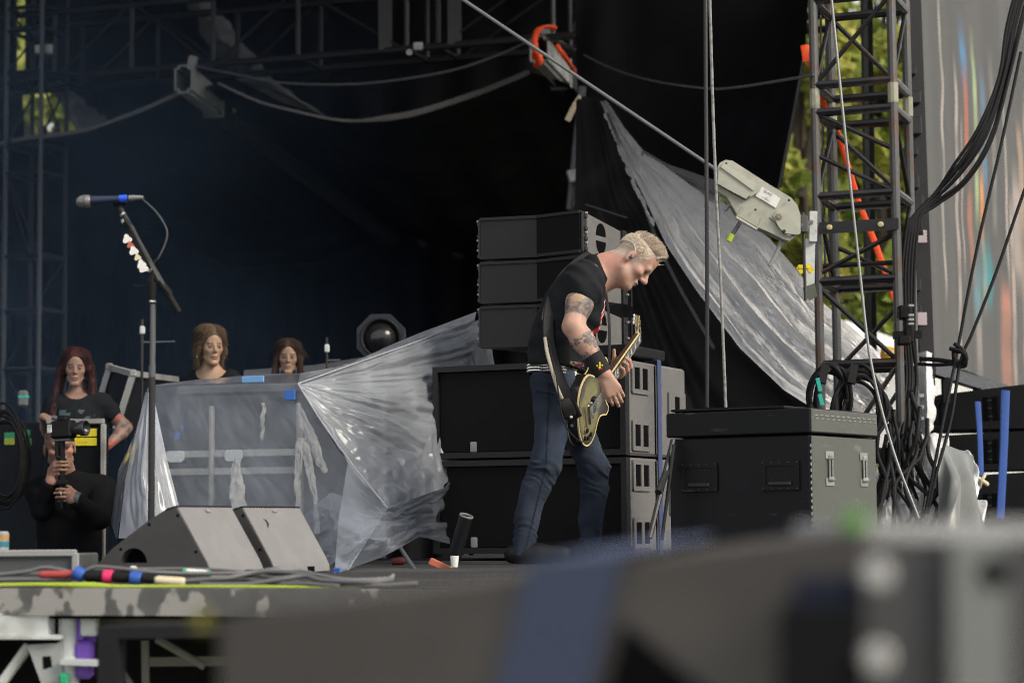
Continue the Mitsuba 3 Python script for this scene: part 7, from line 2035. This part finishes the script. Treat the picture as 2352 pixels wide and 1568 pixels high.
for hk_, py, w_ in (('hr', 1076, 1), ('hl', 1138, -1)):
    tgt = P(gx, py, CYD - .20)
    d_ = nz(tgt - B[hk_] + [0, 0, 0.0])
    t_ = np.array([0, 0, 1.0])
    n_ = nz(np.cross(t_, d_)) if w_ > 0 else nz(np.cross(d_, t_))
    n_ = np.array([0.75 * w_, 0.9, 0.0]) if True else n_
    dd_ = nz(np.array([0.30 * w_, -0.92, 0.12]))
    wr_ = tgt + np.array([-0.036 * w_, -0.020, 0]) - dd_ * 0.088
    hand(F, wr_, dd_, nz(np.array([1.0 * w_, 0.3, 0.0])), t_, [(0.75, 1.0, .7)] * 4, ((.6, .5, .2), (.7, .3, .4), (.5, .2, .7)), 0.98, 0.03)
    F.cone(B[hk_], wr_, 0.031, 0.028, 0.02)


def cam_col(p):
    col = skin_base(p, (0.28, 0.155, 0.115), 8)
    q = h.loc(p)
    on_ = np.linalg.norm(q, axis=1) < 0.16
    bd = on_ & (q[:, 2] < -0.045) & (q[:, 0] > 0.0)
    col[bd] = col[bd] * 0.6 + np.array([0.20, 0.13, 0.10]) * 0.4
    sc_ = on_ & (q[:, 2] > 0.055) & (q[:, 0] < 0.08)
    col[sc_] = col[sc_] * 0.3 + np.array([0.08, 0.06, 0.05]) * 0.7
    return h.paint(p, col)


add_mesh(key, 'body', F, SKIN, cam_col)
F = Field(lo, hi, 0.006)
F.cone(B['sl'] * .85 + B['sr'] * .15, B['sr'] * .85 + B['sl'] * .15, 0.078, k=0.05)
F.cone(B['neck'] * .6 + B['chest'] * .4, B['chest'], 0.085, 0.12, 0.06)
for q_ in (0.2, 0.8):
    F.cone(B['chest'] + (B['sl'] - B['sr']) * (q_ - .5) * .6, B['waist'] + (B['sl'] - B['sr']) * (q_ - .5) * .5, 0.12, 0.12, 0.06)
for s_ in 'lr':
    F.chain([B['s' + s_], B['e' + s_]], [0.072, 0.058], 0.03)
    F.chain([B['e' + s_], B['e' + s_] * .08 + B['h' + s_] * .92], [0.058, 0.044], 0.03)
F.bump(lambda p: 0.012 * (nfb(p * 13, 3) - .5))
add_mesh(key, 'jacket', F, CLOTH, lambda p: flat_color(trimesh.Trimesh(p, [[0, 1, 2]], process=False), (0.007, 0.0075, 0.009)))
part(key, 'ring', along(lathe([(.0105, -.003), (.0115, 0), (.0105, .003)], 14), P(141, 1133, CYD - .275), (1, 0, 0.2)), LIGHT_STEEL)
part(key, 'watch', tube([B['hl'] + [0.03, -0.0, 0.0], B['hl'] + [0.005, -.0, 0.006]], 0.037, 14), GREY_TUBE)
k = thing('video_camera', 'black video camera on a hand grip held up by the crouching man', 'camera')
cq = lambda px, py, dy=0: P(px, py, CYD - .22 + dy)
cf = frame(cq(146, 986), (0.93, -0.36, 0.03))
part(k, 'body', mv(cat(box(0.13, 0.075, 0.095, 0.012), box(0.06, 0.05, 0.03, 0.008, (0, 0, 0.058))), cf), BLACKP)
part(k, 'lens', along(lathe([(0, 0), (.032, 0), (.034, .05), (.040, .055), (.041, .085), (.034, .088), (.030, .07), (0, .062)], 22), (cf @ np.array([0.055, 0, 0, 1]))[:3], cf[:3, 0]), pr('lens', (0.03, 0.03, 0.036), 0.25), True)
part(k, 'screen', mv(box(0.03, 0.006, 0.045, 0.003, (-0.058, -0.045, 0.005)), cf), LIGHT_STEEL)
part(k, 'plate', mv(box(0.10, 0.05, 0.015, 0.004, (0, 0, -0.056)), cf), GREY_TUBE)
part(k, 'grip', cat(rod(cq(143, 1006), cq(143, 1168), 0.0155, 12), rod(cq(131, 1010), cq(131, 1048), 0.012), rod(cq(131, 1048), cq(150, 1058), 0.014), mv(box(0.055, 0.05, 0.03, 0.008), tr_(cq(143, 1108)))), BLACKP)
part(k, 'knob', rod(cq(120, 958), cq(135, 962), 0.014, 10), GREY_TUBE)

# ================================================================== theatrical smoke at the left of the stage, blue light in its colour
gx, gy, gz = 40, 24, 32
sx0, sx1, sy0, sy1, sz0, sz1 = -9.5, 0.6, 10.9, 20.2, -0.48, 4.6
zz, yy, xx = np.meshgrid((np.arange(gz) + .5) / gz, (np.arange(gy) + .5) / gy, (np.arange(gx) + .5) / gx, indexing='ij')
puff = nfb(np.stack([xx * 5, yy * 4, zz * 4], -1), 4, 7)
fade = np.clip((0.92 - xx) * 1.5, 0, 1) ** 1.5 * np.clip(xx * 8, 0, 1) * np.clip(yy * 6, 0, 1) * np.clip((1 - yy) * 5, 0, 1) * np.clip((1 - zz) * 2.2, 0, 1) * np.clip(zz * 10, 0, 1)
dens = (np.clip((puff - 0.30) * 2.2, 0.08, 1.2) * fade).astype(np.float32)
tw = T().translate([sx0, sy0, sz0]).scale([sx1 - sx0, sy1 - sy0, sz1 - sz0])
scene['smoke_medium'] = {'type': 'heterogeneous', 'albedo': {'type': 'constvolume', 'value': rgb(0.35, 0.58, 0.97)}, 'scale': 0.11,
                         'sigma_t': {'type': 'gridvolume', 'grid': mi.VolumeGrid(dens[..., None]), 'to_world': tw}}
scene['smoke'] = {'type': 'cube', 'to_world': T().translate([(sx0 + sx1) / 2, (sy0 + sy1) / 2, (sz0 + sz1) / 2]).scale([(sx1 - sx0) / 2, (sy1 - sy0) / 2, (sz1 - sz0) / 2]),
                  'bsdf': {'type': 'null'}, 'interior': {'type': 'ref', 'id': 'smoke_medium'}}
labels['smoke'] = {'label': 'thin smoke coloured with blue stage light, drifting over the dark left part of the stage', 'category': 'smoke', 'kind': 'stuff'}
